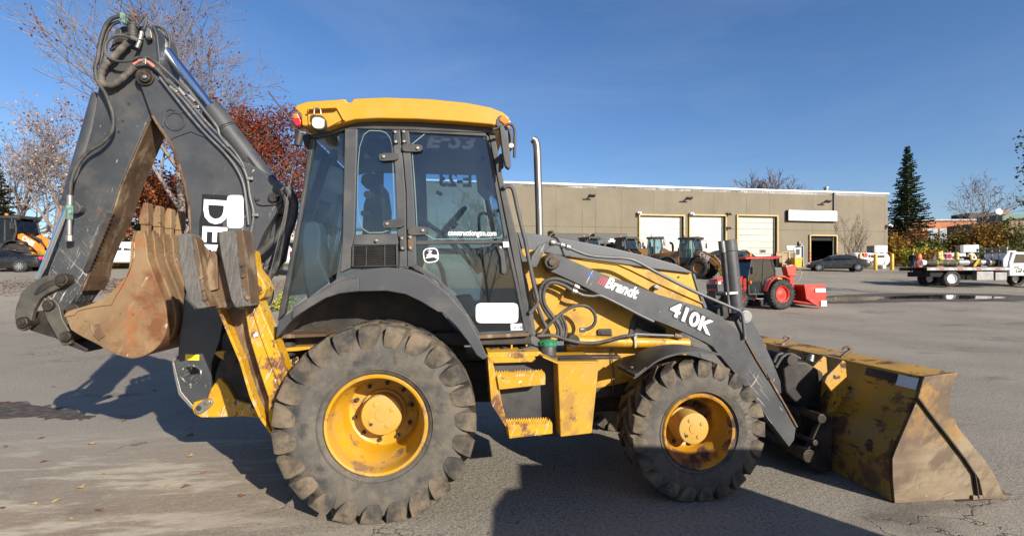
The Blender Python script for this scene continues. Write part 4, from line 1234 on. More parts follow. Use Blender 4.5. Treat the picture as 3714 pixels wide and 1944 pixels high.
inner("floor_tool_bag", ['z3', (960, 1180), (990, 1100), (1080, 1090), (1110, 1180), (1090, 1240), (980, 1240)], .6, .25, m_dark, .03)
inner("instrument_panel", ['z3', (1080, 900), (1110, 850), (1170, 840), (1190, 920), (1120, 960)], .98, .3, m_interior, .02)
inner("lunch_cooler", ['z3', (1010, 1130), (1130, 1120), (1140, 1200), (1020, 1210)], 1.2, .25, m_whitepaint, .02)
# roof
roof = ['z3', (165, 130), (182, 114), (232, 98), (430, 84), (438, 100), (455, 103), (472, 82), (640, 76), (860, 84), (1050, 103), (1180, 128), (1240, 153), (1270, 176), (1276, 200), (1240, 190), (1212, 205), (1200, 222), (1180, 216), (1000, 200), (800, 188), (600, 184), (480, 190), (412, 207), (330, 236), (260, 225), (205, 222), (200, 165)]
YR = .27
rp = pts(roof, YR)
mb = MB()
mb.prism(rp, (0, 2.14 - 2 * YR, 0))
mb.build("roof", m_yellow_clean, BH, bevel=.022, seg=4)
# recess of the rear work lamp: a darker pocket built as folded panels
plate("roof_lamp_pocket", ['y6', (385, 250), (400, 240), (735, 232), (825, 385), (620, 490), (440, 480), (395, 440)], YR - .014, .02, m_yellow_clean, BH, .008)
plate("roof_lamp_pocket_fold", ['y6', (735, 232), (748, 228), (842, 385), (826, 396)], YR - .03, .05, m_yellow_clean, BH, .006)
plate("roof_lamp_pocket_top", ['y6', (385, 246), (735, 228), (742, 242), (395, 262)], YR - .06, .08, m_yellow_clean, BH, .006)
WL = holder("work_lamp", BH)
plate("lamp_housing", ['y6', (420, 400), (425, 360), (470, 325), (560, 330), (600, 365), (608, 470), (570, 518), (470, 512), (428, 470)], YR - .11, .07, m_plastic, WL, .010, 2, 1)
plate("lamp_lens", ['y6', (437, 410), (445, 375), (480, 352), (550, 357), (590, 385), (592, 465), (560, 498), (480, 494), (442, 460)], YR - .118, .012, m_lens, WL, .004, 2, 1)
hose("lamp_bracket", ['y6', (468, 320), (475, 255), (510, 248), (545, 262), (552, 325)], YR - .08, .006, m_zinc, WL, 4)
plate("tail_lamp", ['y6', (203, 380), (210, 310), (240, 298), (275, 310), (305, 400), (300, 455), (250, 465), (205, 400)], YR - .01, .10, m_redlens, BH, .012, 2, 1)
plate("tail_lamp_amber", ['y6', (208, 372), (212, 312), (240, 302), (272, 312), (288, 375)], YR - .016, .03, m_amber, BH, .008, 2, 0)
plate("front_lamp_pocket", ['y8', (335, 250), (335, 190), (355, 160), (385, 152), (455, 205), (455, 240), (420, 250)], YR - .006, .05, m_plastic, BH, .008, 2, 1)
plate("turn_signal", ['y8', (360, 195), (372, 165), (400, 155), (450, 195), (456, 235), (435, 262), (400, 225)], YR - .015, .08, m_amber, BH, .010, 2, 1)
# mirror
plate("mirror_housing", ['y8', (362, 240), (375, 232), (398, 240), (432, 330), (448, 440), (458, 570), (440, 592), (412, 570), (395, 500), (375, 360)], .14, .06, m_plastic, BH, .012)
plate("mirror_back", ['y8', (360, 470), (385, 460), (402, 575), (380, 592), (365, 540)], .24, .05, m_plastic, BH, .01)
plate("mirror_face", ['y8', (430, 265), (470, 265), (476, 420), (450, 450)], .26, .03, m_plastic, BH, .01)
hose("mirror_bracket", ['y8', (310, 270), (360, 258), (410, 238), (445, 228), (475, 245), (488, 290), (486, 400), (484, 498)], .20, .011, m_plastic, BH)
pin("mirror_clamp", ['y8', (458, 400)], .17, .24, .022, m_zinc, BH, .004, 8)
# antenna
a, b = pts(['z3', (36, 50), (160, 215)], .34)
MB().cyl(a, b, .005, .009, n=8).build("antenna_rod", m_plastic, BH, smooth=50)
a, b = pts(['z3', (150, 200), (205, 260)], .34)
MB().cyl(a, b, .012, n=8).build("antenna_joint", m_zinc, BH, bevel=.003)
plate("antenna_bracket", ['y6', (300, 480), (375, 470), (380, 555), (360, 560), (280, 530)], .33, .01, m_zinc, BH, .002)
a, b, c = pts(['y6', (300, 545), (268, 705), (258, 745)], .34)
MB().cyl(a, b, .032, .028, n=20).cyl(b, c, .008, n=10).build("antenna_base", m_plastic, BH, bevel=.004)
plate("rear_lamp_rear", ['y6', (330, 560), (430, 550), (425, 720), (375, 740), (330, 680)], .55, .12, m_plastic, BH, .02)

# ---------------------------------------------------------------- rear fender
fo = ['z3', (68, 1310), (86, 1222), (250, 1108), (400, 998), (500, 962), (640, 950), (745, 958), (850, 1000), (960, 1088), (1060, 1205), (1122, 1320), 'z4', (1310, 372)]
fi = ['z4', (1285, 384), (1250, 360), (1205, 290), (1140, 205), (1060, 125), 'z3', (905, 1180), (820, 1128), (740, 1090), (640, 1072), (500, 1075), (400, 1086), (330, 1108), (240, 1160), (150, 1228), (80, 1310)]
plate("rear_fender", fo + fi, .10, .30, m_fender, BH, .020, 3)
plate("fender_lip", ['z3', (150, 1222), (155, 1160), (250, 1100), (400, 1020), (500, 1000), (500, 1075), (400, 1086), (330, 1108), (240, 1160)], .085, .03, m_fender, BH, .010, 3)

# ---------------------------------------------------------------- tank and steps
def spl(name, spec, Y, th, mat, bevel=.006, **k):
    return plate(name, spec, Y, th, mat, BH, bevel, **k)
TY = .10
spl("fuel_tank", ['y7', (790, 530), (1160, 522), (1095, 1155), (815, 1188)], TY, .48, m_yellow, .008)
spl("tank_top_plate", ['y7', (660, 470), (790, 522), (1165, 516), (1162, 530), (790, 540), (655, 482)], TY - .004, .46, m_yellow, .004)
tp = pts(['y7', (830, 495), (1100, 490)], TY + .10)
zt = pts(['y7', (900, 526)], TY)[0].z
for y0, y1, x0, x1 in ((TY + .05, TY + .12, .02, .50), (TY + .16, TY + .25, -.10, .52)):
    xa = pts(['y7', (800, 526)], TY)[0].x
    MB().box((xa + (x0 + x1) / 2, (y0 + y1) / 2, zt + .012), ((x1 - x0), y1 - y0, .006)).build("grip_strip", m_plastic, BH, bevel=.003)
spl("step_cheek", ['y7', (165, 470), (185, 484), (215, 530), (250, 660), (300, 900), (345, 1090), (362, 1200), (350, 1200), (330, 1100), (200, 900)], TY + .02, .42, m_yellow_worn, .004)
spl("step_back", ['y7', (200, 480), (800, 470), (830, 1180), (330, 1180)], TY + .17, .03, m_plastic, .004)
spl("step_top_edge", ['y7', (185, 486), (585, 474), (600, 496), (580, 522), (215, 532)], TY + .10, .02, m_yellow_worn, .004)
for i, (l, r_, zt0, zb0) in enumerate((((250, 655), (682, 640), (682, 722), (270, 768)), ((345, 1092), (745, 1078), (745, 1158), (362, 1202)))):
    spl("step_tread", ['y7', l, r_, zt0, zb0], TY, .155, m_yellow_worn, .004)
    a, b = pts(['y7', l, r_], TY)
    nt_ = 18
    for k in range(3):
        mb = MB()
        off = Vector((0, .008 + .055 * k, 0))
        for j in range(nt_):
            p0 = a.lerp(b, j / nt_) + off; p1 = a.lerp(b, (j + 1) / nt_) + off
            m_ = (p0 + p1) / 2 + Vector((0, 0, .026))
            mb.prism([p0 - Vector((0, 0, .005)), p1 - Vector((0, 0, .005)), p1 + Vector((0, 0, .006)), m_, p0 + Vector((0, 0, .006))], (0, .008, 0))
        mb.build("step_grip", m_yellow_worn, BH)
# clutter above the steps
spl("tank_shelf", ['y7', (165, 435), (640, 430), (660, 470), (180, 486)], TY + .12, .30, m_yellow_worn, .004)
c = pts(['y7', (702, 400)], TY + .28)[0]
MB().lathe([(-.06, .001), (-.06, .066), (.02, .066), (.03, .06)], 28, 'Z', tuple(c)).build("filler_neck", m_plastic, BH, smooth=40)
mb = MB()
mb.lathe([(.02, .070), (.035, .076), (.05, .074), (.066, .052), (.075, .001)], 28, 'Z', tuple(c))
for k in range(12):
    t = 2 * PI * k / 12
    mb.box((c.x + .072 * math.cos(t), c.y + .072 * math.sin(t), c.z + .043), (.012, .014, .03), t)
mb.build("fuel_cap", m_green, BH, smooth=40)
spl("battery_lid", ['y7', (440, 438), (450, 405), (560, 380), (620, 395), (630, 440)], TY + .25, .2, m_plastic, .012)
for q in ((220, 415), (315, 408)):
    c = pts(['y7', q], TY + .3)[0]
    MB().cyl(c - Vector((0, 0, .03)), c + Vector((0, 0, .02)), .028, n=10).build("terminal_cap", m_dark, BH, bevel=.006)
spl("yellow_catch", ['y7', (370, 425), (375, 345), (520, 330), (525, 395), (508, 395), (505, 352), (392, 362), (388, 425)], TY + .30, .05, m_yellow, .005)
spl("cab_mount", ['y7', (80, 320), (540, 300), (560, 340), (560, 430), (100, 430)], TY + .42, .4, m_dark, .01)

# ---------------------------------------------------------------- engine hood and loader tower
HY0, HY1 = .64, 1.50
spl("hood_side", ['z5', (208, 205), (330, 228), (440, 250), (700, 285), (1078, 335), (1112, 412), (1152, 522), (1060, 640), (900, 690), (760, 690), (300, 690), (250, 560), (236, 330)], HY0, HY1 - HY0, m_yellow, .012)
spl("hood_upper_crease", ['z5', (450, 256), (520, 275), (700, 300), (760, 325), (900, 395), (1136, 500), (1132, 490), (900, 375), (770, 308), (700, 284), (520, 262)], HY0 - .016, .02, m_yellow, .004)
hood_top = ['z5', (178, 132), (262, 138), (420, 163), (650, 207), (860, 257), (1000, 297), (1080, 336), (1076, 344), (900, 322), (750, 300), (600, 280), (470, 262), (440, 258), (330, 236), (205, 222)]
spl("hood_top", hood_top, HY0 - .03, HY1 - HY0 + .06, m_hoodgray, .014, seg=3)
hose("hood_seam", ['z5', (355, 152), (385, 165), (402, 200), (425, 262)], HY0 - .034, .006, m_dark, BH, 4, 6)
spl("hood_nose", ['z5', (1078, 340), (1096, 348), (1118, 412), (1160, 522), (1140, 525), (1100, 412)], HY0 - .012, HY1 - HY0 + .024, m_hoodgray, .008)
spl("front_weight", ['z5', (1140, 450), (1180, 460), (1190, 515), (1150, 520)], .95, .4, m_plastic, .01)
spl("front_weight_foot", ['z5', (1158, 512), (1188, 508), (1190, 520), (1160, 524)], .94, .42, m_whitepaint, .004)
gs = ['z5', (765, 590), (785, 550), (860, 580), (945, 625), (950, 680), (750, 682)]
spl("side_grille_frame", gs, HY0 - .014, .02, m_plastic, .006)
g0, g1, g2, g3 = pts(['z5', (792, 562), (936, 632), (940, 672), (776, 660)], HY0 - .016)
for i in range(9):
    f0 = (i + .5) / 9
    a = g0.lerp(g3, f0); b = g1.lerp(g2, f0)
    MB().prism([a, b, b + Vector((0, -.008, -.006)), a + Vector((0, -.008, -.006))], (0, -.002, .004)).build("grille_slat", m_plastic, BH)
spl("hood_latch", ['y7', (1145, 240), (1160, 228), (1270, 225), (1278, 290), (1150, 282)], HY0 - .02, .03, m_plastic, .006)
spl("hood_latch_recess", ['y7', (1165, 248), (1258, 240), (1266, 282), (1170, 276)], HY0 - .026, .01, m_dark, .003)
for q in ((1010, 362), (475, 352), (560, 430), (475, 530)):
    pin("hood_bolt", ['z5', q], HY0 - .006, HY0 + .004, .009, m_dark, BH, 0, 10)
pin("hood_boss", ['z5', (897, 415)], HY0 - .05, HY0, .024, m_steelgrey, BH, .004, 20)
# exhaust stack
ex = pts(['z7', (206, 780), (203, 600), (196, 400), (190, 220), (186, 160), (176, 122), (156, 106)], 1.0)
ex = [ex[0]] + spline(ex[1:], 6)
MB().tube(ex, .034, 20, caps=False).build("exhaust_stack", m_exhaust, BH, smooth=60)
# loader tower on the cab side of the hood
spl("loader_tower", ['z5', (200, 215), (330, 232), (420, 300), (430, 420), (330, 640), (250, 660), (225, 560)], .56, .06, m_yellow, .008)
spl("tower_hook_plate", ['z5', (243, 312), (252, 255), (285, 205), (340, 176), (372, 188), (330, 220), (302, 262), (278, 312)], .44, .04, m_gray_worn, .006)
# lift cylinder and frame rail
a, b = pts(['z5', (470, 690), (1060, 702)], .50)
MB().cyl(a, b, .045, n=28).build("lift_cylinder", m_yellow, BH, bevel=.006)
pin("lift_cylinder_pin", ['z5', (470, 690)], .44, .60, .05, m_dark, BH)
a, b = pts(['z5', (782, 655), (1000, 664)], .452)
MB().cyl(a, b, .013, n=10).build("lift_cylinder_pipe", m_pipe, BH, smooth=50)
a, b = pts(['z5', (985, 660), (1022, 670)], .452)
MB().cyl(a, b, .022, n=8).build("pipe_block", m_rustplate, BH, bevel=.003)
spl("pipe_clamp", ['z5', (778, 655), (795, 652), (794, 725), (784, 728)], .44, .02, m_zinc, .003)
spl("frame_rail", ['z5', (430, 690), (780, 680), (1100, 720), (1000, 800), (780, 895), (590, 935), (440, 930)], .62, .10, m_yellow, .008)
hose("frame_cable", ['z5', (666, 735), (668, 800), (676, 880), (668, 960)], .60, .006, m_hose, BH, 4, 6)

# ---------------------------------------------------------------- loader arms
arm = ['z5', (318, 290), (325, 250), (358, 236), (400, 250), (600, 338), (750, 392), (900, 450), (1060, 496), (1150, 525), (1230, 565), (1300, 625), (1352, 690), (1405, 785), (1470, 890),
       'y4', (1110, 300), (1180, 420), (1250, 540), (1322, 670), (1310, 760), (1275, 808), (1230, 750), (1110, 590), (1000, 430), (880, 275), (800, 180), (740, 108), (690, 78), 'z5', (1060, 655), (950, 608), (800, 550), (650, 475), (500, 400), (375, 342), (338, 330)]
AY0, ATH = .46, .09
spl("loader_arm", arm, AY0, ATH, m_gray, .008)
p = pts(arm, AY0)
for q in p: q.y = 2.14 - AY0 - ATH
MB().prism(p, (0, ATH, 0)).build("loader_arm", m_gray, BH, bevel=.008)
# rusty edge along the lower front of the arm
eg = pts(['z5', (1352, 690), (1405, 785), (1470, 890), 'y4', (1110, 300), (1180, 420), (1250, 540), (1322, 670)], AY0)
mb = MB()
for i in range(len(eg) - 1):
    a, b = eg[i], eg[i + 1]
    o_ = Vector((.012, 0, .006))
    mb.prism([a, b, b + o_, a + o_], (0, ATH + .03, 0))
mb.build("arm_edge", m_rustplate, BH, (0, -.012, 0))
pin("arm_pivot_boss", ['z5', (358, 284)], AY0 - .045, AY0, .062, m_pin, BH, .010, 28)
pin("arm_pivot_cap", ['z5', (360, 284)], AY0 - .062, AY0 - .04, .036, m_pin, BH, .005, 6)
spl("arm_rear_plate", ['z5', (1308, 590), (1330, 548), (1372, 540), (1396, 600), (1440, 680), (1500, 810), (1535, 900), (1540, 960), (1480, 960), (1400, 800)], .60, .05, m_gray, .006)
# lettering on the arm
YA = AY0 - .001
a, b = pts(['x5', (860, 985), (1390, 1188)], YA)
xd = (b - a).normalized()
yd = Vector((-xd.z, 0, xd.x))
tx = text("maker_letters", "Brandt", .125, m_white, BH, a, xd, yd, bold=.0040, shear=.22)
f_ = (b - a).length / max((v.co - a).dot(xd) for v in tx.data.vertices)
for v in tx.data.vertices:
    k = (v.co - a).dot(xd)
    v.co += xd * (k * (f_ - 1))
for i in range(3):
    x0 = 748 + i * 36 + (4 if i else 0)
    w_ = 12 + i * 7
    spl("red_stripe", ['x5', (x0, 940 + i * 14), (x0 + w_, 946 + i * 14), (x0 + w_ + 72, 830 + i * 14), (x0 + 72, 822 + i * 14)], YA - .0005, .001, m_reddec, 0)
spl("blue_chalk_mark", ['x5', (592, 790), (625, 772), (680, 790), (676, 828), (650, 832), (610, 808)], YA - .0005, .001, m_bluemark, 0)
a, b = pts(['z5', (960, 548), (1172, 660)], YA)
xd = (b - a).normalized()
yd = Vector((-xd.z, 0, xd.x))
for mt, bold, yo in ((m_black, .016, 0), (m_white, .0050, -.0025)):
    tx = text("model_letters", "410K", .158, mt, BH, a + Vector((0, yo, 0)), xd, yd, bold=bold, shear=-.10)
    f_ = (b - a).length / max((v.co - a).dot(xd) for v in tx.data.vertices)
    for v in tx.data.vertices:
        k = (v.co - a).dot(xd)
        v.co += xd * (k * (f_ - 1))
# pipe along the arm
hose("arm_pipe", ['z5', (345, 182), (395, 193), (430, 205), (540, 248), (640, 260), (740, 266), (800, 285), (900, 340), (1100, 440), (1290, 522), (1325, 540), (1340, 575), (1350, 680)], .44, .0145, m_pipe, BH, 6, 10)
for sp_ in (['z5', (350, 183), (372, 188)], ['z5', (400, 196), (420, 202)], ['z5', (430, 205), (450, 212)]):
    a, b = pts(sp_, .438)
    MB().cyl(a, b, .024, n=8).build("hose_fitting", m_zinc, BH, bevel=.003)
# hoses at the tower
for i, sp_ in enumerate((['z5', (480, 410), (430, 385), (370, 370), (320, 385), (295, 430), (305, 500), (340, 560), (375, 600), (390, 640), (380, 670)],
                         ['z5', (465, 432), (420, 405), (370, 390), (335, 400), (315, 440), (320, 500), (360, 560), (395, 610), (405, 650), (395, 680)],
                         ['z5', (300, 660), (350, 600), (410, 545), (470, 512), (530, 510), (570, 540), (582, 580), (565, 615), (530, 632), (500, 634)],
                         ['z5', (280, 665), (360, 662), (420, 680), (500, 698), (580, 700), (660, 685), (720, 668), (785, 658)],
                         ['z5', (250, 300), (256, 340), (270, 400), (262, 440), (300, 560), (330, 620)])):
    hose("loader_hose", sp_, .455 - .012 * i, .0155 if i < 2 else .014, m_hose, BH, 8, 10)
for i, q0 in enumerate((0, 14, 28)):
    hose("loader_hose", ['z5', (380 + q0, 560), (400 + q0, 610), (402 + q0, 650), (392 + q0, 690)], .47, .012, m_hose, BH, 6, 8)
for sp_ in (['z5', (470, 405), (495, 418)], ['z5', (460, 430), (485, 440)], ['z5', (500, 634), (528, 634)]):
    a, b = pts(sp_, .438)
    MB().cyl(a, b, .021, n=8).build("hose_fitting", m_zinc, BH, bevel=.003)
hose("tower_pipe", ['z5', (485, 440), (520, 455), (570, 460), (610, 458), (700, 500), (800, 552), (880, 590)], .47, .013, m_pipe, BH, 6, 8)
hose("tower_pipe", ['z5', (495, 418), (540, 432), (600, 440), (640, 452)], .50, .012, m_pipe, BH, 6, 8)
# grab rail beside the door
hose("grab_rail", ['y8', (395, 745), (425, 734), (455, 738), (478, 775), (510, 920), (560, 1130), 'z5', (217, 160), (238, 270), (262, 390), (282, 470), (280, 500), (262, 525), (242, 548)], .33, .016, m_fender, BH, 6, 10)
spl("cowl_side", ['y8', (400, 760), (430, 860), (480, 1080), (510, 1120), (540, 1250), (600, 1348), (540, 1348), (500, 1200), (440, 960)], .42, .10, m_fender, .006)
spl("cowl_panel", ['z5', (120, 180), (180, 180), (235, 400), (262, 560), (275, 660), (250, 668), (215, 560)], .40, .10, m_fender, .006)
# bucket cylinder standing behind the arm
a, b = pts(['z5', (1260, 172), (1300, 545)], .72)
d = (b - a).normalized()
MB().cyl(a, a + d * .10, .078, n=28).cyl(a + d * .10, b, .073, n=28).build("tilt_cylinder", m_gray, BH, bevel=.006)
a, b = pts(['z5', (1238, 180), (1262, 450)], .64)
MB().cyl(a, b, .017, n=10).build("tilt_cylinder_pipe", m_hose, BH, smooth=50)
a, b = pts(['z5', (1232, 176), (1240, 235)], .638)
MB().cyl(a, b, .021, n=8).build("hose_fitting", m_zinc, BH, bevel=.003)
spl("cylinder_band", ['z5', (1252, 440), (1316, 436), (1316, 450), (1252, 454)], .63, .19, m_zinc, .003)
a, b = pts(['z5', (1262, 455), (1272, 545)], .64)
MB().cyl(a, b, .013, n=8).build("tilt_cylinder_pipe", m_pipe, BH, smooth=50)
pin("tilt_pivot", ['z5', (1358, 566)], .585, .95, .058, m_steelgrey, BH, .008, 28)
pin("tilt_pivot_cap", ['z5', (1358, 566)], .575, .590, .040, m_steelgrey, BH, .004, 24)
pin("tilt_pivot_dark", ['z5', (1240, 545)], .70, 1.4, .06, m_dark, BH, .008, 24)
# ---------------------------------------------------------------- front fender
nf = pts(['y4', (190, 335), (218, 322), (270, 280), (340, 226), (420, 188), (520, 164), (640, 155), (760, 166), (850, 188), (908, 206)], .03)
nf = spline(nf, 3)
mb = MB()
for i in range(len(nf) - 1):
    a, b = nf[i], nf[i + 1]
    na = Vector((0, 0, .014))
    mb.prism([a, b, b + na, a + na], (0, .38, 0))
mb.build("front_fender", m_plastic, BH, smooth=30)
fl_ = nf[:7]
mb = MB()
for i in range(len(fl_) - 1):
    a, b = fl_[i] + Vector((.01, -.006, .02)), fl_[i + 1] + Vector((.01, -.006, .02))
    na = Vector((-.006, 0, .014))
    mb.prism([a, b, b + na, a + na], (0, .39, 0))
mb.build("fender_flap", m_hose, BH, smooth=30)
c = (nf[3] + nf[4]) / 2
MB().lathe([(.0, .016), (.010, .014), (.012, .001)], 12, 'Z', (c.x, .18, c.z + .035)).build("fender_bolt", m_rustplate, BH, smooth=40)

# ---------------------------------------------------------------- front bucket
KB = holder("loader_bucket", BH)
EY0, EY1 = -.15, 2.29
back = ['z6', (1385, 402), (1200, 425), (1190, 470), (1162, 556), (1092, 720), (1036, 850), (1018, 900), (1020, 1020), (1032, 1158)]
front = ['z6', (1400, 1162), (1715, 1166), (1664, 1132), (1600, 975), (1545, 900), (1400, 722), (1345, 612), (1362, 480), (1395, 404)]
bk = pts(back, EY0); fr_ = pts(front, EY0)
for q in bk + fr_: q.z = max(q.z, .006)
for yy in (EY0, EY1 - .03):
    p = [q.copy() for q in bk + fr_[:1]] + [q.copy() for q in fr_[1:]]
    for q in p: q.y = yy
    MB().prism(p, (0, .03, 0)).build("end_plate", m_rustplate, KB)
ctr = pts(['z6', (1500, 900)], EY0)[0]
m_bkt_y = paint("loader_bucket_paint", (0.42, 0.22, 0.012), 0.5, 0, 0.16, 2.0, [((0.30, 0.22, 0.12), 0.58, 0.12, 3.0, 8, None, 0.7), (RUST, 0.57, 0.03, 3.2, 10), (RUSTD, 0.60, 0.02, 8, 10), ((0.03, 0.02, 0.015), 0.62, 0.02, 26, 8, (1, 0.15, 1)), ((0.09, 0.06, 0.04), 0.50, 0.12, 2.5, 8, None, 0.85, 0.8, ("Z", 0.5, 0.12))], 0.12, 35)
m_bkt_end = paint("loader_bucket_cheek", (0.15, 0.108, 0.066), 0.7, 0.1, 0.18, 2.5, [((0.25, 0.195, 0.125), 0.50, 0.10, 5, 9, (0.4, 1, 2.2), 0.7), ((0.085, 0.048, 0.028), 0.50, 0.09, 2.2, 9, None, 0.9, 0.6, ("Z", 0.25, 0.65)), ((0.42, 0.21, 0.01), 0.56, 0.03, 4.0, 10, None, 0.95, 0.5, ("Z", 0.35, 0.7)), ((0.075, 0.05, 0.033), 0.55, 0.05, 6, 9, (1, 1, 0.4, 0.8), 0.8), ((0.10, 0.068, 0.042), 0.5, 0.12, 1.6, 7, None, 0.7), ((0.5, 0.47, 0.42), 0.70, 0.02, 12, 8)], 0.12, 30, lines=[((0.32, 0.255, 0.17), 70, 1.3, .68, .54, .5, None), ((0.055, 0.035, 0.022), 80, .9, .67, .50, .6, None), ((0.3, 0.24, 0.16), 90, .3, .70, .52, .5, None)])
for o in KB.children:
    o.data.materials.clear(); o.data.materials.append(m_bkt_end)
mb = MB()
bkp = bk[1:]
for i in range(len(bkp) - 1):
    a, b = bkp[i].copy(), bkp[i + 1].copy()
    na = Vector((.02, 0, .002)); 
    for q in (a, b): q.y = EY0 + .006
    mb.prism([a, b, b + na, a + na], (0, EY1 - EY0 - .012, 0))
mb.build("bucket_back", m_bkt_y, KB)
a, b = bk[-1].copy(), fr_[1].copy()
for q in (a, b): q.y = EY0 + .006
MB().prism([a, b, b + Vector((0, 0, .008)), a + Vector((0, 0, .025))], (0, EY1 - EY0 - .012, 0)).build("bucket_floor", m_bkt_end, KB)
# top beam
tb0, tb1 = bk[1].copy(), bk[0].copy()
MB().prism([tb0, tb1, tb1 - Vector((.0, 0, .05)), tb0 - Vector((-.03, 0, .09))], (0, EY1 - EY0, 0)).build("top_beam", m_bkt_y, KB, bevel=.006)
# raised bands on the near cheek
plate("cheek_band", ['z6', (1195, 445), (1205, 425), (1395, 400), (1362, 480), (1345, 612), (1400, 722), (1545, 900), (1600, 975), (1662, 1135), (1545, 1140), (1520, 1020), (1500, 985), (1440, 900), (1240, 640), (1165, 552)], EY0 - .022, .024, m_bkt_end, KB, .004, zmin=.012)
plate("cheek_band_edge", ['z6', (1163, 545), (1171, 542), (1243, 634), (1443, 894), (1503, 987), (1526, 1140), (1518, 1142), (1496, 991), (1437, 902), (1237, 643)], EY0 - .025, .025, m_dark, KB, .003, zmin=.012)
x0_, x1_ = fr_[0].x + .10, fr_[1].x
MB().prism([Vector((x0_, EY0 - .02, .004)), Vector((x1_, EY0 - .02, .004)), Vector((x1_, EY0 - .02, .012)), Vector((x1_ - .14, EY0 - .02, .034)), Vector((x0_, EY0 - .02, .034))], (0, 2.48, 0)).build("cutting_edge", m_bkt_end, KB, bevel=.003)
plate("corner_tooth_plate", ['z6', (1400, 1150), (1560, 1136), (1580, 1180), (1540, 1170)], EY0 - .03, .06, m_dark, KB, .003, zmin=.004)
plate("reflective_sticker", ['z6', (1195, 440), (1196, 446), (1180, 500), (1178, 496)], EY0 + .03, .10, m_whitepaint, KB, 0)
def on_back(f0, f1, z0, z1, name, mat, proud=.004):
    """rectangle lying on the bucket's upper back; f along the width, z in survey fractions of the upper back panel"""
    a, b = bk[1], bk[3]
    pa, pb = a.lerp(b, z0), a.lerp(b, z1)
    v = [Vector((pa.x - proud, f0, pa.z)), Vector((pa.x - proud, f1, pa.z)), Vector((pb.x - proud, f1, pb.z)), Vector((pb.x - proud, f0, pb.z))]
    MB().prism(v, (proud - .001, 0, 0)).build(name, mat, KB)
on_back(EY0 + .03, EY0 + .20, .12, .62, "reflective_sticker", m_whitepaint)
on_back(EY0 + .205, EY0 + .50, .12, .50, "black_sticker", m_black)
# hooks welded on the top beam
for f in (.60, 1.42):
    c = bk[1].lerp(bk[0], .45); c = Vector((c.x, EY0 + f * 1.0 + .25, c.z))
    pth = [c + .72 * Vector(q) for q in ((-.10, 0, -.01), (-.06, 0, .02), (-.015, 0, .05), (.03, 0, .085), (0, 0, .12), (-.05, 0, .115), (-.08, 0, .085))]
    MB().tube(spline(pth, 5), [.016] * 18 + [.015 - .0008 * i for i in range(13)], 8).build("lifting_hook", m_rustplate, KB, smooth=50)
# coupler ears and brackets behind the bucket
for yy in (.42, .64, 1.50, 1.72):
    ear = pts(['z6', (585, 445), (600, 410), (690, 320), (705, 330), (720, 500), (640, 620), (610, 620), (640, 520)], .5)
    for q in ear: q.y = yy
    MB().prism(ear, (0, .04, 0)).build("coupler_ear", m_bkt_y, KB, bevel=.006)
br = pts(['z6', (465, 870), (500, 820), (560, 690), (590, 640), (630, 640), (642, 680), (636, 960), (560, 962), (480, 900)], .44)
for yy in (.38, .58, 1.52, 1.72):
    p = [q.copy() for q in br]
    for q in p: q.y = yy
    MB().prism(p, (0, .05, 0)).build("bucket_bracket", m_dark, KB, bevel=.012)
for q, r in (((536, 884), .055), ((572, 808), .025), ((610, 668), .04)):
    pin("bracket_pin", ['z6', q], .34, 1.80, r, m_pin, KB, .006, 20)
hub_ = pts(['z6', (380, 330), (520, 340), (620, 400), (600, 620), (480, 600), (400, 520)], .62)
MB().prism(hub_, (0, .95, 0)).build("coupler_body", m_dark, KB, bevel=.02)
c0, c1 = pts(['z6', (300, 440), (300, 440)], .62)
pin("coupler_tube", ['z6', (440, 330)], .55, 1.7, .05, m_dark, KB)
pin("coupler_tube", ['z6', (510, 640)], .55, 1.7, .06, m_dark, KB)
for k, q in enumerate(((540, 335), (610, 350))):
    c = pts(['z6', q], .66 + .1 * k)[0]
    MB().cyl(c, c + Vector((.02, 0, .06)), .03, .02, n=10).build("coupler_grip", m_zinc, KB, bevel=.005)
hose("coupler_hose", ['z6', (340, 370), (380, 310), (430, 295), (480, 320)], .60, .014, m_hose, KB)
hose("coupler_hose", ['z6', (330, 340), (350, 300), (380, 290)], .62, .014, m_hose, KB)

# ================================================================ the depot
BDIR = (RGT * .988 + FWD * .156).normalized()        # along the front wall, to the right
BN = Vector((-BDIR.y, BDIR.x, 0))                    # into the building
B_REF = Vector((CAMX, CAMY, 0)) + RGT * 28.4 + FWD * 48.6
def wall_hit(sx, sy):
    d = sight(sx, sy)
    k = (B_REF - CAMV).dot(BN) / d.dot(BN)
    p = CAMV + d * k
    return (p - B_REF).dot(BDIR), p.z
U1 = wall_hit(3220, 900)[0]
U0 = wall_hit(1455, 900)[0]
BZ = 2.2
borg = B_REF + BDIR * U1
BB = thing("depot_building", "long grey concrete depot with white roof edge and yellow-framed loading doors", "building", (borg.x, borg.y, BZ), math.atan2(BDIR.y, BDIR.x))
def wl(spec):
    """survey points on the wall -> local (x, z)"""
    o = []
    for q in survey(spec):
        u, z = wall_hit(q[0], q[1])
        o.append((u - U1, z - BZ))
    return o
m_conc = paint("exposed_aggregate_concrete", (0.165, 0.141, 0.098), 0.9, 0, 0.10, 0.5, [((0.115, 0.097, 0.068), 0.52, 0.10, 0.6, 8, (1.6, 1, 0.4), 0.4), ((0.20, 0.168, 0.118), 0.52, 0.1, 9, 6, None, 0.4), ((0.10, 0.08, 0.055), 0.6, 0.06, 14, 6, None, 0.4)], 0.5, 18)
m_joint = paint("panel_joint", (0.26, 0.23, 0.18), 0.9, 0, 0.1, 2)
m_doorwhite = paint("white_sectional_door", (0.44, 0.44, 0.40), 0.5, 0, 0.05, 0.8, [((0.36, 0.355, 0.31), 0.6, 0.15, 1.0, 5, None, 0.5)], 0.02, 20)
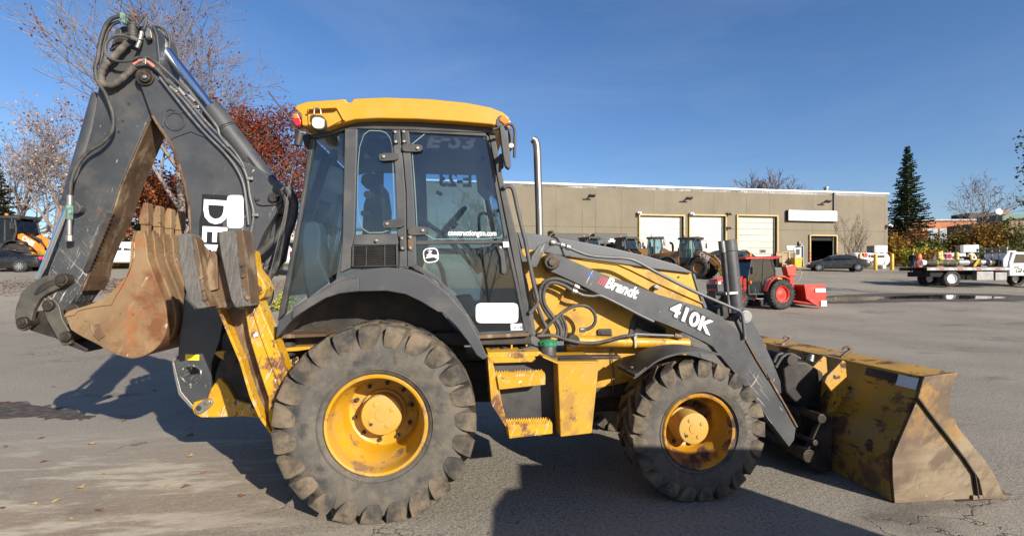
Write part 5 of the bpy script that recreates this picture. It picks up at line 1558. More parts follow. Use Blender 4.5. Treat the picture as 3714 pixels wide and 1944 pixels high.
m_doorcream = paint("cream_sectional_door", (0.36, 0.355, 0.305), 0.5, 0, 0.05, 0.8, [((0.30, 0.295, 0.24), 0.6, 0.15, 1.0, 5, None, 0.5)], 0.02, 20)
m_yelframe = paint("yellow_door_frame", (0.36, 0.265, 0.085), 0.5, 0, 0.12, 1.5, [((0.35, 0.25, 0.08), 0.64, 0.1, 3, 6, None, 0.6)], 0, 20)
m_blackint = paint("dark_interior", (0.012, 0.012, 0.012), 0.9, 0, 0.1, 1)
RZ = 9.9 - BZ
L = U0 - U1
JZ = 6.15 - BZ
DEPTH = 28.0
# openings: (x0, x1, ztop, recess material)
def span(k, xa, xb, yt):
    a = wl([k, (xa, yt), (xb, yt)])
    return a[0][0], a[1][0], (a[0][1] + a[1][1]) / 2
op = [("door1",) + span('z7', 906, 1208, 643), ("door2",) + span('z7', 1256, 1500, 643), ("door3",) + span('z7', 1588, 1860, 645), ("gate",) + span('z8', 458, 636, 784), ("door",) + span('z8', 352, 406, 856)]
op.sort(key=lambda q: q[1])
GZ = 2.62 - BZ                           # yard level at the wall (local)
panel_x = [L] + [wl(['z7', (q, 600)])[0][0] for q in (80, 320, 504, 597, 777, 1000, 1258, 1424, 1652, 1812)] + [wl(['z8', (q, 600)])[0][0] for q in (15, 175, 478, 640, 828, 980)] + [0.0]
panel_x = sorted(set(round(q, 3) for q in panel_x))
def wall_rect(x0, x1, z0, z1):
    """wall piece(s) of a panel, cut round the openings"""
    res = [(x0, x1, z0, z1)]
    for (_, a, b, t) in op:
        nxt = []
        for (p, q, r, s) in res:
            if b <= p or a >= q or t <= r:
                nxt.append((p, q, r, s)); continue
            if a > p: nxt.append((p, a, r, s))
            if b < q: nxt.append((b, q, r, s))
            if t < s: nxt.append((max(p, a), min(q, b), t, s))
        res = nxt
    return res
gap = .009
for i in range(len(panel_x) - 1):
    for z0, z1 in ((-.4, JZ), (JZ, RZ)):
        mb = MB()
        for (p, q, r, s) in wall_rect(panel_x[i] + gap, panel_x[i + 1] - gap, z0 + gap, z1 - gap):
            if q - p < .02: continue
            mb.box(((p + q) / 2, .12, (r + s) / 2), (q - p, .24, s - r))
        if mb.v: mb.build("wall_panel", m_conc, BB)
MB().box((L / 2, .065, (RZ - .1 + 5.45) / 2), (-L - .1, .10, RZ - .1 - 5.45)).build("joint_backing", m_joint, BB)
mb = MB()
mb.box((-.15, DEPTH / 2 + .26, RZ / 2 - .2), (.3, DEPTH - .5, RZ + .35))
mb.box((L + .15, DEPTH / 2 + .26, RZ / 2 - .2), (.3, DEPTH - .5, RZ + .35))
mb.box((L / 2, DEPTH, RZ / 2 - .2), (-L - .7, .3, RZ + .35))
mb.build("side_wall", m_conc, BB)
MB().box((L / 2, DEPTH / 2, RZ - .15), (-L - .4, DEPTH, .2)).build("roof", m_steelgrey, BB)
MB().box((L / 2, .10, RZ + .07), (-L + .2, .36, .16)).build("roof_edge", m_whitepaint, BB, bevel=.01)
MB().box((L / 2, DEPTH / 2, GZ - .12), (-L - .4, DEPTH - .6, .1)).build("depot_floor", m_dark, BB)
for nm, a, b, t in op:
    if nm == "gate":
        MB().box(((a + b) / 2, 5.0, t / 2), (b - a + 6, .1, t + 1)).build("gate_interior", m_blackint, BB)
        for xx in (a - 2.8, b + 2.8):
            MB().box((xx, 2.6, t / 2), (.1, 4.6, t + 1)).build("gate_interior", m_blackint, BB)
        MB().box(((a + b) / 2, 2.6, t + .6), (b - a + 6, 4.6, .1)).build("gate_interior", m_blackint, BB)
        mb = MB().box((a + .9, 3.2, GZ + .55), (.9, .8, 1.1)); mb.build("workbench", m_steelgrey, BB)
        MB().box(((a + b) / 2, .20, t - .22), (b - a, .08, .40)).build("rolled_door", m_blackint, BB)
    elif nm == "door":
        MB().box(((a + b) / 2, .10, (t + GZ) / 2 - .1), (b - a, .06, t - GZ + .2)).build("staff_door", paint("pale_blue_door", (0.36, 0.40, 0.46), 0.5, 0, 0.06, 1), BB)
        w_ = wl(['z8', (356, 868), (394, 920)])
        MB().box(((w_[0][0] + w_[1][0]) / 2, .06, (w_[0][1] + w_[1][1]) / 2), (w_[1][0] - w_[0][0], .03, w_[0][1] - w_[1][1])).build("staff_door_frame", m_whitepaint, BB)
        MB().box(((w_[0][0] + w_[1][0]) / 2, .045, (w_[0][1] + w_[1][1]) / 2), ((w_[1][0] - w_[0][0]) * .76, .02, (w_[0][1] - w_[1][1]) * .84)).build("staff_door_pane", m_glass_dark, BB)
        mb = MB()
        for x_ in (a - .05, b + .05): mb.box((x_, -.01, (t + GZ) / 2), (.08, .1, t - GZ + .1))
        mb.box(((a + b) / 2, -.01, t + .04), (b - a + .18, .1, .08))
        mb.build("staff_door_jamb", m_steelgrey, BB)
    else:
        n_ = 8
        hgt = (t - GZ) / n_
        mt = m_doorcream if nm == "door3" else m_doorwhite
        G = holder("sectional_door", BB, ((a + b) / 2, .18, 0))
        for k in range(n_):
            MB().box((0, 0, GZ + hgt * (k + .5)), (b - a, .06, hgt - .02)).build("door_section", mt, G, bevel=.012)
        if nm == "door3":
            for q in ((1642, 888), (1772, 888)):
                w_ = wl(['z7', q])[0]
                MB().box((w_[0] - (a + b) / 2, -.04, w_[1]), (.55, .03, .26)).build("door_window", m_glass_dark, G)
                mb = MB()
                for dx, dz, sx_, sz_ in ((0, .15, .64, .06), (0, -.15, .64, .06), (-.30, 0, .06, .30), (.30, 0, .06, .30)):
                    mb.box((w_[0] - (a + b) / 2 + dx, -.05, w_[1] + dz), (sx_, .03, sz_))
                mb.build("door_window_frame", m_steelgrey, G)
    if nm != "door":
        F = holder("door_surround", BB)
        fw = .14
        for x_ in (a - fw / 2, b + fw / 2):
            MB().box((x_, .02, (t + fw + GZ) / 2), (fw, .34, t + fw - GZ)).build("frame_post", m_yelframe, F, bevel=.01)
        MB().box(((a + b) / 2, .02, t + fw / 2), (b - a, .34, fw)).build("frame_head", m_yelframe, F, bevel=.01)
        MB().box((b - .12, .10, (t + GZ) / 2), (.22, .06, t - GZ)).build("frame_shade_strip", m_plastic, F)  # dark strip stands in for the shade inside the opening
        if nm in ("door3", "gate"):
            for x_ in (a - fw / 2, b + fw / 2):
                mb = MB()
                for k in range(3):
                    MB().box((x_, -.155, GZ + .6 + .36 * k), (fw * .96, .02, .18)).build("warning_band", m_reddec, F)
# horizontal joint sealant strips, dock shelters, lights, gutter pipe
for k, (x0, x1) in enumerate(((295, 535), (570, 800))):
    a = wl(['z7', (x0, 766), (x1, 766), (x0, 1000)])
    S = holder("dock_shelter", BB, ((a[0][0] + a[1][0]) / 2, 0, 0))
    w_ = a[1][0] - a[0][0]; top = a[0][1]
    MB().box((0, -.35, (top + top - 1.0) / 2), (w_, .7, 1.0)).build("head_curtain", m_plastic, S, bevel=.08)
    for s_ in (-1, 1):
        MB().box((s_ * (w_ / 2 - .25), -.30, (top - 1.0 + GZ) / 2), (.5, .6, top - 1.0 - GZ)).build("side_curtain", m_plastic, S, bevel=.06)
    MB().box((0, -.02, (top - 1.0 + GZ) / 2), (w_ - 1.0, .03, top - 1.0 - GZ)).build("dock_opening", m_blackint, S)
    if k:
        MB().box((.35, -.712, top - .55), (.9, .01, .12)).build("shelter_print", m_white, S)
        MB().box((.35, -.712, top - .72), (1.2, .01, .10)).build("shelter_print", m_white, S)
for key, q in (('z7', (548, 515)), ('z7', (1222, 532)), ('z8', (545, 553))):
    a = wl([key, q])[0]
    F = holder("floodlight", BB, (a[0], 0, a[1]))
    MB().box((0, -.18, .03), (.10, .36, .10)).build("bracket", m_steelgrey, F)
    MB().box((.12, -.55, .10), (.62, .42, .12), M=Matrix.Rotation(R(-24), 3, 'X')).build("lamp_head", m_plastic, F, bevel=.02)
for key, q in (('z7', (897, 622)), ('z7', (1262, 628)), ('z7', (1520, 628)), ('z7', (1518, 725)), ('z7', (286, 752)), ('z8', (1000, 708))):
    a = wl([key, q])[0]
    MB().box((a[0], -.16, a[1]), (.34, .3, .18)).cyl((a[0], -.3, a[1] - .05), (a[0] + .05, -.5, a[1] - .12), .10, n=10).build("security_camera", m_whitepaint if q[0] in (897, 1262, 1000) else m_plastic, BB, bevel=.02)
a = wl(['z8', (622, 476), (628, 604)])
MB().cyl((a[0][0], -.10, a[0][1]), (a[0][0], -.10, a[1][1]), .07, n=10).build("gutter_pipe", m_steelgrey, BB)
a = wl(['z8', (680, 470)])[0]
MB().cyl((a[0], 2, RZ - .1), (a[0], 2, RZ + .75), .16, n=12).cyl((a[0], 2, RZ + .75), (a[0], 2, RZ + .95), .24, n=12).build("roof_vent", m_zinc, BB)
a = wl(['z8', (378, 835)])[0]
MB().box((a[0], -.10, a[1]), (.14, .2, .42)).box((a[0] + .06, -.28, a[1] - .12), (.22, .22, .16)).build("door_lamp", m_steelgrey, BB, bevel=.02)
def on_wall(x, z, y=-.04):
    return Vector((borg.x, borg.y, BZ)) + BDIR * x + BN * y + Vector((0, 0, z))
rzB = math.atan2(BDIR.y, BDIR.x)
# sign with blanked-out lettering and small door sign are things of their own
a = wl(['z8', (290, 602), (630, 602), (290, 678)])
w_, h_ = a[1][0] - a[0][0], a[0][1] - a[2][1]
S = thing("wall_sign", "white box sign with blanked-out face high on the concrete wall above the open gate", "sign", on_wall((a[0][0] + a[1][0]) / 2, a[2][1], 0), rzB)
MB().box((0, -.17, h_ / 2), (w_, .30, h_)).build("sign_case", m_plastic, S, bevel=.02)
MB().box((0, -.335, h_ / 2), (w_ - .08, .03, h_ - .08)).build("sign_face", m_white, S)
a = wl(['z8', (294, 850), (346, 850), (294, 880)])
w_, h_ = a[1][0] - a[0][0], a[0][1] - a[2][1]
S = thing("door_sign", "small white and blue notice beside the pale staff door", "sign", on_wall((a[0][0] + a[1][0]) / 2, a[2][1], 0), rzB)
MB().box((0, -.03, h_ / 2), (w_, .05, h_)).build("notice_board", m_white, S)
m_blue = paint("blue_sign", (0.06, 0.10, 0.30), 0.5)
MB().box((0, -.06, h_ * .24), (w_ * .92, .01, h_ * .34)).build("blue_band", m_blue, S)
text("notice_letters", "SUITE 100", h_ * .28, m_white, S, (-w_ * .36, -.068, h_ * .15), (1, 0, 0), (0, 0, 1), bold=.01)
for k in range(2):
    MB().box((0, -.058, h_ * (.62 + .2 * k)), (w_ * .7, .006, h_ * .06)).build("notice_line", m_steelgrey, S)
# crate and yellow bin by the staff door
p = at(2700 + 290 / 1.926, 47.6)
C = thing("mesh_cage", "tan wood and wire storage cage left of the staff door", "cage", p, rzB)
for x_ in (-.68, .02, .68):
    for y_ in (-.4, .4):
        MB().box((x_, y_, .72), (.07, .07, 1.44)).build("cage_post", m_yelframe, C)
for z_ in (.30, 1.42):
    MB().box((0, -.4, z_), (1.44, .05, .06)).build("cage_rail", m_yelframe, C)
MB().box((0, 0, .27), (1.44, .9, .06)).build("cage_floor", m_wood, C)
MB().box((-.33, -.30, .85), (.62, .04, 1.1)).build("cage_panel", m_wood, C)
MB().box((0, .42, .85), (1.4, .03, 1.1)).build("cage_panel", m_wood, C)
mb = MB()
mb.lathe([(.30, .001), (.30, .17), (.85, .17), (.98, .06), (1.05, .06), (1.05, .001)], 16, 'Z', (.36, 0, 0))
mb.build("gas_bottle", m_doorcream, C, smooth=40)
p = at(2700 + 362 / 1.926, 46.9)
C = thing("grit_bin", "small bright yellow plastic bin in front of the staff door", "bin", p, rzB)
v = [Vector((x * (.34 + .06 * z), y * (.26 + .05 * z), z * .82)) for z in (0, 1) for x, y in ((-1, -1), (1, -1), (1, 1), (-1, 1))]
MB().add(v, [(3, 2, 1, 0), (4, 5, 6, 7), (0, 1, 5, 4), (1, 2, 6, 5), (2, 3, 7, 6), (3, 0, 4, 7)]).build("bin_body", m_bollard, C, bevel=.03)
MB().box((0, 0, .88), (.86, .66, .12)).build("bin_lid", m_bollard, C, bevel=.03)

# ================================================================ vehicles
def road_wheel(parent, name, loc, r, w, rimmat, rim_r=.62, spokes=0, lugs=0, side=1):
    """wheel whose visible face looks towards local -Y when side is 1"""
    W = holder(name, parent, loc, (0, 0, 0 if side == 1 else PI))
    mb = MB()
    rr = r * rim_r
    mb.lathe([(w * .12, rr), (0, rr + (r - rr) * .3), (0, r * .9), (w * .1, r * .985), (w * .3, r), (w * .7, r), (w * .9, r * .985), (w, r * .9), (w, rr + (r - rr) * .3), (w * .88, rr)], 36, 'Y')
    for i in range(lugs):
        for s in (0, 1):
            t = 2 * PI * (i + .5 * s) / lugs
            M3 = Matrix.Rotation(-t, 3, 'Y')
            mb.box(M3 @ Vector((r * .985, w * (.22 if not s else .78), 0)), (r * .09, w * .42, 2 * PI * r / lugs * .48), M=M3)
    mb.build("tyre", m_tyre_small, W, smooth=35)
    q = MB()
    q.lathe([(w * .14, rr), (w * .06, rr * .97), (w * .10, rr * .90), (w * .30, rr * .86), (w * .34, rr * .5), (w * .28, rr * .28), (w * .26, .001)], 32, 'Y')
    if not spokes:
        q.build("rim", rimmat, W, smooth=40)
    else:
        MB().lathe([(w * .14, rr), (w * .06, rr * .97), (w * .10, rr * .90), (w * .34, rr * .88), (w * .34, .001)], 32, 'Y').build("rim", m_plastic, W, smooth=40)
        for i in range(spokes):
            t = 2 * PI * i / spokes
            M3 = Matrix.Rotation(-t, 3, 'Y')
            MB().box(M3 @ Vector((rr * .50, w * .14, 0)), (rr * .92, w * .12, rr * .16), M=M3).build("spoke", rimmat, W)
    return W

def loft(sections, closed=True):
    """rings of equal length -> verts, faces with end caps"""
    n = len(sections[0])
    vs = [tuple(p) for s in sections for p in s]
    fs = []
    for i in range(len(sections) - 1):
        for k in range(n):
            l = (k + 1) % n
            fs.append((i * n + k, i * n + l, (i + 1) * n + l, (i + 1) * n + k))
    fs.append(tuple(range(n - 1, -1, -1)))
    fs.append(tuple(range((len(sections) - 1) * n, len(sections) * n)))
    return vs, fs

def car_body(st):
    """st: x, zlo, zbelt, zroof, w, wroof  -> rings"""
    rings = []
    for x, zl, zb, zr, w, wr in st:
        h = [(w * .86, zl), (w * .97, zl + .10), (w, zl + (zb - zl) * .55), (w * .97, zb), (wr + (w * .97 - wr) * .08, zr - (zr - zb) * .12), (wr * .72, zr)]
        ring = [Vector((x, -a, b)) for a, b in h] + [Vector((x, a, b)) for a, b in reversed(h)]
        rings.append(ring)
    return rings

def car(name, label, loc, rz, st, wheels, wr, paintm, glass_rng, rimmat, lamps, group=None, cat="car", spokes=10, plate_x=None):
    T = thing(name, label, cat, loc, rz, group)
    rings = car_body(st)
    vs, fs = loft(rings)
    o = MB().add(vs, fs).build("body", paintm, T, smooth=50)
    sub = o.modifiers.new("sub", 'SUBSURF'); sub.levels = 2; sub.render_levels = 2
    # side windows and screens: panes set just proud of the glasshouse
    for s in (-1, 1):
        for (i0, i1, f0, f1) in glass_rng["side"]:
            a = []
            for i, f in ((i0, f0), (i1, f1)):
                x = st[i][0] + (st[min(i + 1, len(st) - 1)][0] - st[i][0]) * f
                L_ = lambda k: st[i][k] + (st[min(i + 1, len(st) - 1)][k] - st[i][k]) * f
                zb, zr, w, w2 = L_(2), L_(3), L_(4), L_(5)
                a.append((x, s * (w * .955 + .012), zb + (zr - zb) * .10)); a.append((x, s * (w2 * .965 + .015), zb + (zr - zb) * .78))
            MB().prism([a[0], a[2], a[3], a[1]], (0, -s * .02, 0)).build("side_window", m_glass_dark, T)
    for (i0, i1) in glass_rng["screen"]:
        a, b = st[i0], st[i1]
        lo, hi = (a, b) if a[3] < b[3] else (b, a)
        dx = .04 if lo[0] < hi[0] else -.04
        v = [(lo[0] - dx * .2, -lo[4] * .72, lo[3] + .03), (lo[0] - dx * .2, lo[4] * .72, lo[3] + .03), (hi[0] - dx, hi[5] * .74, hi[3] - .01), (hi[0] - dx, -hi[5] * .74, hi[3] - .01)]
        MB().prism(v, (-dx * .4, 0, .02)).build("windscreen", m_glass_dark, T)
    for (x, s) in wheels:
        arch = MB().lathe([(0, wr * 1.14), (.02, wr * 1.14), (.02, .001), (0, .001)], 28, 'Y')
        w0 = st[len(st) // 2][4]
        arch.build("wheel_arch", m_blackint, T, (x, -(w0 + .006) if s == 1 else w0 - .014, wr))
        road_wheel(T, "wheel", (x, -s * (w0 + .088), wr), wr, .22, rimmat, .68, spokes, 0, s)
    for (nm, mat, c, d) in lamps:
        for s in (-1, 1):
            MB().box((c[0], s * c[1], c[2]), d).build(nm, mat, T, bevel=.015)
    if plate_x is not None:
        MB().box((plate_x[0], 0, plate_x[1]), (.03, .36, .16)).build("number_plate", m_white, T)
    return T

SED = [(-2.28, .50, .66, .72, .62, .45), (-2.20, .32, .82, .92, .82, .62), (-1.75, .24, .92, 1.02, .89, .72), (-1.35, .20, .93, 1.10, .90, .70), (-.55, .20, .92, 1.40, .90, .60), (.10, .20, .90, 1.43, .90, .60), (.55, .20, .89, 1.33, .90, .60), (1.15, .20, .87, .96, .90, .74), (1.70, .22, .82, .88, .88, .70), (2.15, .28, .70, .75, .80, .60), (2.28, .40, .55, .58, .62, .45)]
SG = {"side": [(3, 4, .55, .45), (4, 5, .55, .60), (5, 6, .75, .95)], "screen": [(7, 6), (3, 4)]}
sed_l = [("head_lamp", m_lens, (2.12, .62, .66), (.16, .30, .10)), ("tail_lamp", m_redlens, (-2.17, .60, .78), (.14, .36, .12))]
m_greycar = paint("dark_grey_car_paint", (0.035, 0.036, 0.034), 0.22, 0.3, 0.1, 2, [((0.12, 0.11, 0.09), 0.62, 0.15, 3, 5, None, 0.4)], 0, coat=0.6)
p = at(2700 + 645 / 1.926, 42.2)
car("parked_sedan", "dark grey sedan parked in front of the open gate of the depot", p, -TH + R(157), SED, [(1.42, 1), (-1.36, 1), (1.42, -1), (-1.36, -1)], .33, m_greycar, SG, m_alloy, sed_l, plate_x=(-2.29, .74))
p = at(10, 31.5)
COUPE = [(-2.38, .45, .70, .74, .72, .5), (-2.30, .30, .98, 1.04, .92, .75), (-1.80, .26, 1.00, 1.06, .95, .78), (-1.2, .22, .98, 1.18, .95, .72), (-.45, .22, .95, 1.36, .94, .60), (.10, .22, .93, 1.38, .94, .60), (.55, .22, .92, 1.30, .94, .62), (1.05, .22, .92, 1.02, .94, .78), (1.75, .24, .90, .96, .93, .74), (2.20, .30, .80, .85, .86, .66), (2.36, .42, .62, .66, .70, .5)]
CG = {"side": [(3, 4, .6, .6), (4, 6, .7, .6)], "screen": [(7, 6), (3, 4)]}
cp_l = [("tail_lamp", emit("lit_red_lamp", (0.75, 0.02, 0.06), 1.2), (-2.33, .60 + .0, .86), (.12, .42, .16)), ("head_lamp", m_lens, (2.2, .66, .74), (.16, .3, .1))]
T = car("parked_coupe", "low black coupe with glowing red tail lamps below the orange loader", p, -TH + R(196), COUPE, [(1.45, 1), (-1.4, 1), (1.45, -1), (-1.4, -1)], .36, m_blackpaint, CG, m_alloy, cp_l, plate_x=(-2.40, .68))
MB().box((-2.42, 0, .42), (.10, 1.3, .16)).build("rear_diffuser", m_plastic, T, bevel=.02)
MB().box((-2.10, 0, 1.10), (.24, 1.5, .03)).build("spoiler", m_blackpaint, T, bevel=.01)
PK = [(-2.7, .55, .95, 1.0, .80, .7), (-2.6, .42, 1.15, 1.2, .92, .85), (-1.9, .40, 1.20, 1.75, .96, .72), (-.9, .38, 1.18, 1.86, .97, .74), (.2, .38, 1.16, 1.86, .97, .74), (.75, .38, 1.15, 1.70, .97, .76), (1.35, .38, 1.14, 1.22, .96, .84), (2.2, .42, 1.08, 1.14, .95, .80), (2.6, .48, .95, 1.0, .88, .72), (2.68, .6, .85, .88, .76, .6)]
PG = {"side": [(2, 3, .3, .6), (3, 4, .7, .5), (4, 5, .65, .95)], "screen": [(6, 5), (1, 2)]}
pk_l = [("head_lamp", m_lens, (2.55, .70, .92), (.2, .34, .16)), ("tail_lamp", m_redlens, (-2.66, .78, 1.05), (.12, .24, .30))]
p = at(455, 34.0)
car("parked_suv", "white dappled sport utility vehicle nosing out behind the digging bucket", p, -TH + R(197), PK, [(1.65, 1), (-1.6, 1), (1.65, -1), (-1.6, -1)], .40, m_whitepaint, PG, m_alloy, pk_l, spokes=6)
p = at(1000, 31.0)
car("parked_suv", "white vehicle with red tail lamp glimpsed between boom and cab", p, -TH + R(150), PK, [(1.65, 1), (-1.6, 1), (1.65, -1), (-1.6, -1)], .40, m_whitepaint, PG, m_alloy, pk_l, spokes=6)
p = at(2610, 41.0)
car("parked_hatchback", "dark car roof showing behind the tan wheel loader", p, -TH + R(168), PK, [(1.65, 1), (-1.6, 1), (1.65, -1), (-1.6, -1)], .40, m_greycar, PG, m_alloy, pk_l, spokes=6)
p = at(405, 36.5)
T = thing("yellow_skip", "low yellow steel skip behind the parked white vehicle", "skip", p, -TH)
v = [Vector((x * (1.2 + .12 * z), y * (.8 + .1 * z), z * 1.25)) for z in (0, 1) for x, y in ((-1, -1), (1, -1), (1, 1), (-1, 1))]
MB().add(v, [(3, 2, 1, 0), (4, 5, 6, 7), (0, 1, 5, 4), (1, 2, 6, 5), (2, 3, 7, 6), (3, 0, 4, 7)]).build("skip_body", m_bollard, T, bevel=.02)
for x_ in (-.9, -.3, .3, .9):
    MB().box((x_, -.90, .65), (.10, .12, 1.1)).build("skip_rib", m_bollard, T)
MB().box((0, -.92, 1.25), (2.7, .10, .10)).build("skip_rim", m_bollard, T)

# ---------------------------------------------------------------- articulated wheel loaders (bucket towards local +X)
def wheel_loader(label, loc, rz, body, arm_word=True, group="wheel loaders parked in the yard", bucket=True):
    T = thing("wheel_loader", label, "wheel loader", loc, rz, group)
    T.scale = (.90, .90, .90)
    # rear hood
    v, f = loft([[Vector((x, -w, z0)), Vector((x, w, z0)), Vector((x, w, z1 - .1)), Vector((x, w * .8, z1)), Vector((x, -w * .8, z1)), Vector((x, -w, z1 - .1))] for x, w, z0, z1 in ((-3.0, .70, .85, 1.75), (-2.8, .85, .70, 1.95), (-1.6, .85, .70, 2.10), (-.55, .80, .70, 2.15))])
    MB().add(v, f).build("engine_hood", body, T, smooth=40)
    MB().box((-2.0, 0, .80), (2.2, 1.9, .35)).build("counterweight", m_plastic, T, bevel=.08)
    for s in (-1, 1):
        MB().box((-1.5, s * .875, 1.55), (1.3, .03, .36)).build("side_stripe", m_interior_grey, T)
        v, f = loft([[Vector((-1.35 + .82 * math.cos(t), s * .98 + dy, .80 + .82 * math.sin(t) + dz)) for dy, dz in ((-.28, 0), (.28, 0), (.28, .05), (-.28, .05))] for t in [R(a) for a in range(15, 171, 12)]])
        MB().add(v, f).build("wheel_fender", m_plastic, T, smooth=40)
        v, f = loft([[Vector((1.15 + .82 * math.cos(t), s * .98 + dy, .80 + .82 * math.sin(t) + dz)) for dy, dz in ((-.28, 0), (.28, 0), (.28, .05), (-.28, .05))] for t in [R(a) for a in range(60, 171, 12)]])
        MB().add(v, f).build("wheel_fender", m_plastic, T, smooth=40)
    # exhaust
    MB().tube(spline([Vector((-1.25, -.3, 2.1)), Vector((-1.25, -.3, 2.55)), Vector((-1.32, -.3, 2.75)), Vector((-1.5, -.3, 2.85))], 5), .09, 12).build("exhaust_pipe", m_plastic, T, smooth=50)
    MB().cyl((-.95, .3, 2.1), (-.95, .3, 2.4), .14, n=14).build("air_intake", m_plastic, T, bevel=.02)
    # cab
    cb = [(-.55, 1.55), (.55, 1.55), (.78, 2.2), (.62, 3.05), (-.45, 3.05), (-.55, 2.2)]
    MB().box((0, 0, 1.30), (1.25, 1.35, .55)).build("cab_base", m_plastic, T, bevel=.05)
    for s in (-1, 1):
        for (a, b) in ((0, 5), (5, 4), (1, 2), (2, 3)):
            p0, p1 = Vector((cb[a][0], s * .70, cb[a][1])), Vector((cb[b][0], s * (.70 if cb[b][1] < 3 else .64), cb[b][1]))
            MB().cyl(p0, p1, .055, n=8).build("cab_post", m_plastic, T)
        MB().cyl((.02, s * .70, 1.6), (.02, s * .65, 3.05), .045, n=8).build("cab_post", m_plastic, T)
        MB().prism([Vector((x, s * .69, z)) for x, z in cb], (0, -s * .01, 0)).build("cab_side_glass", m_glass_mach, T)
        # mirror
        MB().tube([Vector((.60, s * .66, 3.0)), Vector((.95, s * 1.1, 3.0)), Vector((.95, s * 1.1, 2.7))], .02, 6).build("mirror_bracket", m_plastic, T)
        MB().box((.95, s * 1.1, 2.55), (.08, .22, .40)).build("mirror", m_plastic, T, bevel=.02)
        MB().box((.70, s * .5, 3.02), (.10, .14, .12)).build("work_lamp", m_lens, T, bevel=.01)
    for (a, b) in ((1, 2), (2, 3), (0, 5), (5, 4)):
        p = [Vector((cb[a][0], -.66, cb[a][1])), Vector((cb[a][0], .66, cb[a][1])), Vector((cb[b][0], .62, cb[b][1])), Vector((cb[b][0], -.62, cb[b][1]))]
        MB().prism(p, (.01, 0, 0)).build("cab_screen", m_glass_mach, T)
    v, f = loft([[Vector((x, -w, z)), Vector((x, w, z)), Vector((x, w, z + .10)), Vector((x, w * .85, z + .17)), Vector((x, -w * .85, z + .17)), Vector((x, -w, z + .10))] for x, w, z in ((-.66, .72, 3.03), (-.5, .80, 3.03), (.7, .80, 3.03), (.92, .70, 3.04))])
    MB().add(v, f).build("cab_roof", m_plastic, T, smooth=40)
    MB().cyl((-.2, -.4, 3.2), (-.2, -.4, 3.36), .08, n=12).build("beacon", m_amber, T, bevel=.02)
    MB().box((-.15, 0, 1.95), (.5, .5, .7)).box((-.35, 0, 2.3), (.14, .45, .9)).build("operator_seat", m_interior, T, bevel=.06)
    MB().tube([Vector((.35, math.cos(t) * .2, 2.15 + math.sin(t) * .14)) for t in [2 * PI * i / 14 for i in range(15)]], .02, 6).build("steering_wheel", m_interior, T)
    # ladder
    for k in range(3):
        MB().box((-.2, -.95, .65 + .3 * k), (.45, .25, .04)).build("ladder_step", m_plastic, T)
    # lift frame and arms
    MB().box((1.0, 0, 1.1), (1.0, .8, .9)).build("front_frame", body, T, bevel=.08)
    for s in (-1, 1):
        arm_ = [(.75, 2.05), (1.0, 2.12), (1.9, 1.62), (2.6, .92), (2.9, .40), (2.68, .32), (2.35, .72), (1.75, 1.25), (.95, 1.72), (.75, 1.80)]
        MB().prism([Vector((x, s * .55 - .06, z)) for x, z in arm_], (0, .12, 0)).build("lift_arm", body, T, bevel=.02)
        MB().cyl((.9, s * .42, 1.0), (2.0, s * .42, 1.2), .08, n=12).build("lift_ram", m_plastic, T)
        if arm_word and s == -1:
            o = Vector((1.02, -.616, 1.74)); xd = Vector((.87, 0, -.49)).normalized(); yd = Vector((-xd.z, 0, xd.x))
            text("arm_letters", "CASE", .40, m_white, T, o, xd, yd, bold=.016, width=.92)
    MB().cyl((.95, 0, 2.0), (1.9, 0, 1.6), .09, n=12).build("tilt_ram", m_plastic, T)
    MB().prism([Vector((x, -.12, z)) for x, z in ((1.8, 1.75), (2.0, 1.75), (2.5, 1.1), (2.7, .7), (2.55, .65), (2.2, 1.1))], (0, .24, 0)).build("bell_crank", body, T, bevel=.02)
    if bucket:
        prof = [(2.75, 1.05), (2.70, .55), (2.85, .15), (3.2, .04), (3.95, .02), (3.95, .05), (3.25, .09), (2.92, .22), (2.80, .58), (2.84, 1.05)]
        MB().prism([Vector((x, -1.25, z)) for x, z in prof], (0, 2.5, 0)).build("bucket_shell", m_bollard if arm_word else m_bkt_y, T, bevel=.01)
        for s in (-1, 1):
            MB().prism([Vector((x, s * 1.23 - .02, z)) for x, z in ((2.75, 1.05), (2.70, .55), (2.85, .15), (3.2, .04), (3.95, .03), (3.3, .75), (2.84, 1.05))], (0, .04, 0)).build("bucket_cheek", m_bkt_y, T)
    for x in (-1.35, 1.15):
        for s in (1, -1):
            road_wheel(T, "wheel", (x, -s * 1.24, .72), .72, .50, body, .52, 0, 20, s)
        MB().cyl((x, -.9, .72), (x, .9, .72), .16, n=12).build("axle", m_plastic, T)
    return T
wl1 = wheel_loader("orange and grey wheel loader facing right behind the black coupe", at(60, 34.5), -TH + R(-4), m_orange, True)
wl1.scale = (1.12, 1.12, 1.12)
wheel_loader("tan wheel loader with letters on its arm behind the red tractor", at(2500, 36.0), -TH + R(-42), m_brownyel, True)
wheel_loader("dark cab of a wheel loader seen over the hood of the backhoe loader", at(2268, 38.0), -TH + R(-62), m_brownyel, False)
wheel_loader("wheel loader cab half hidden between two other loaders by the white door", at(2372, 43.0), -TH + R(-20), m_brownyel, False)
wheel_loader("orange wheel loader mostly hidden behind the hood near the dock shelters", at(2135, 40.5), -TH + R(-60), m_orange, False)

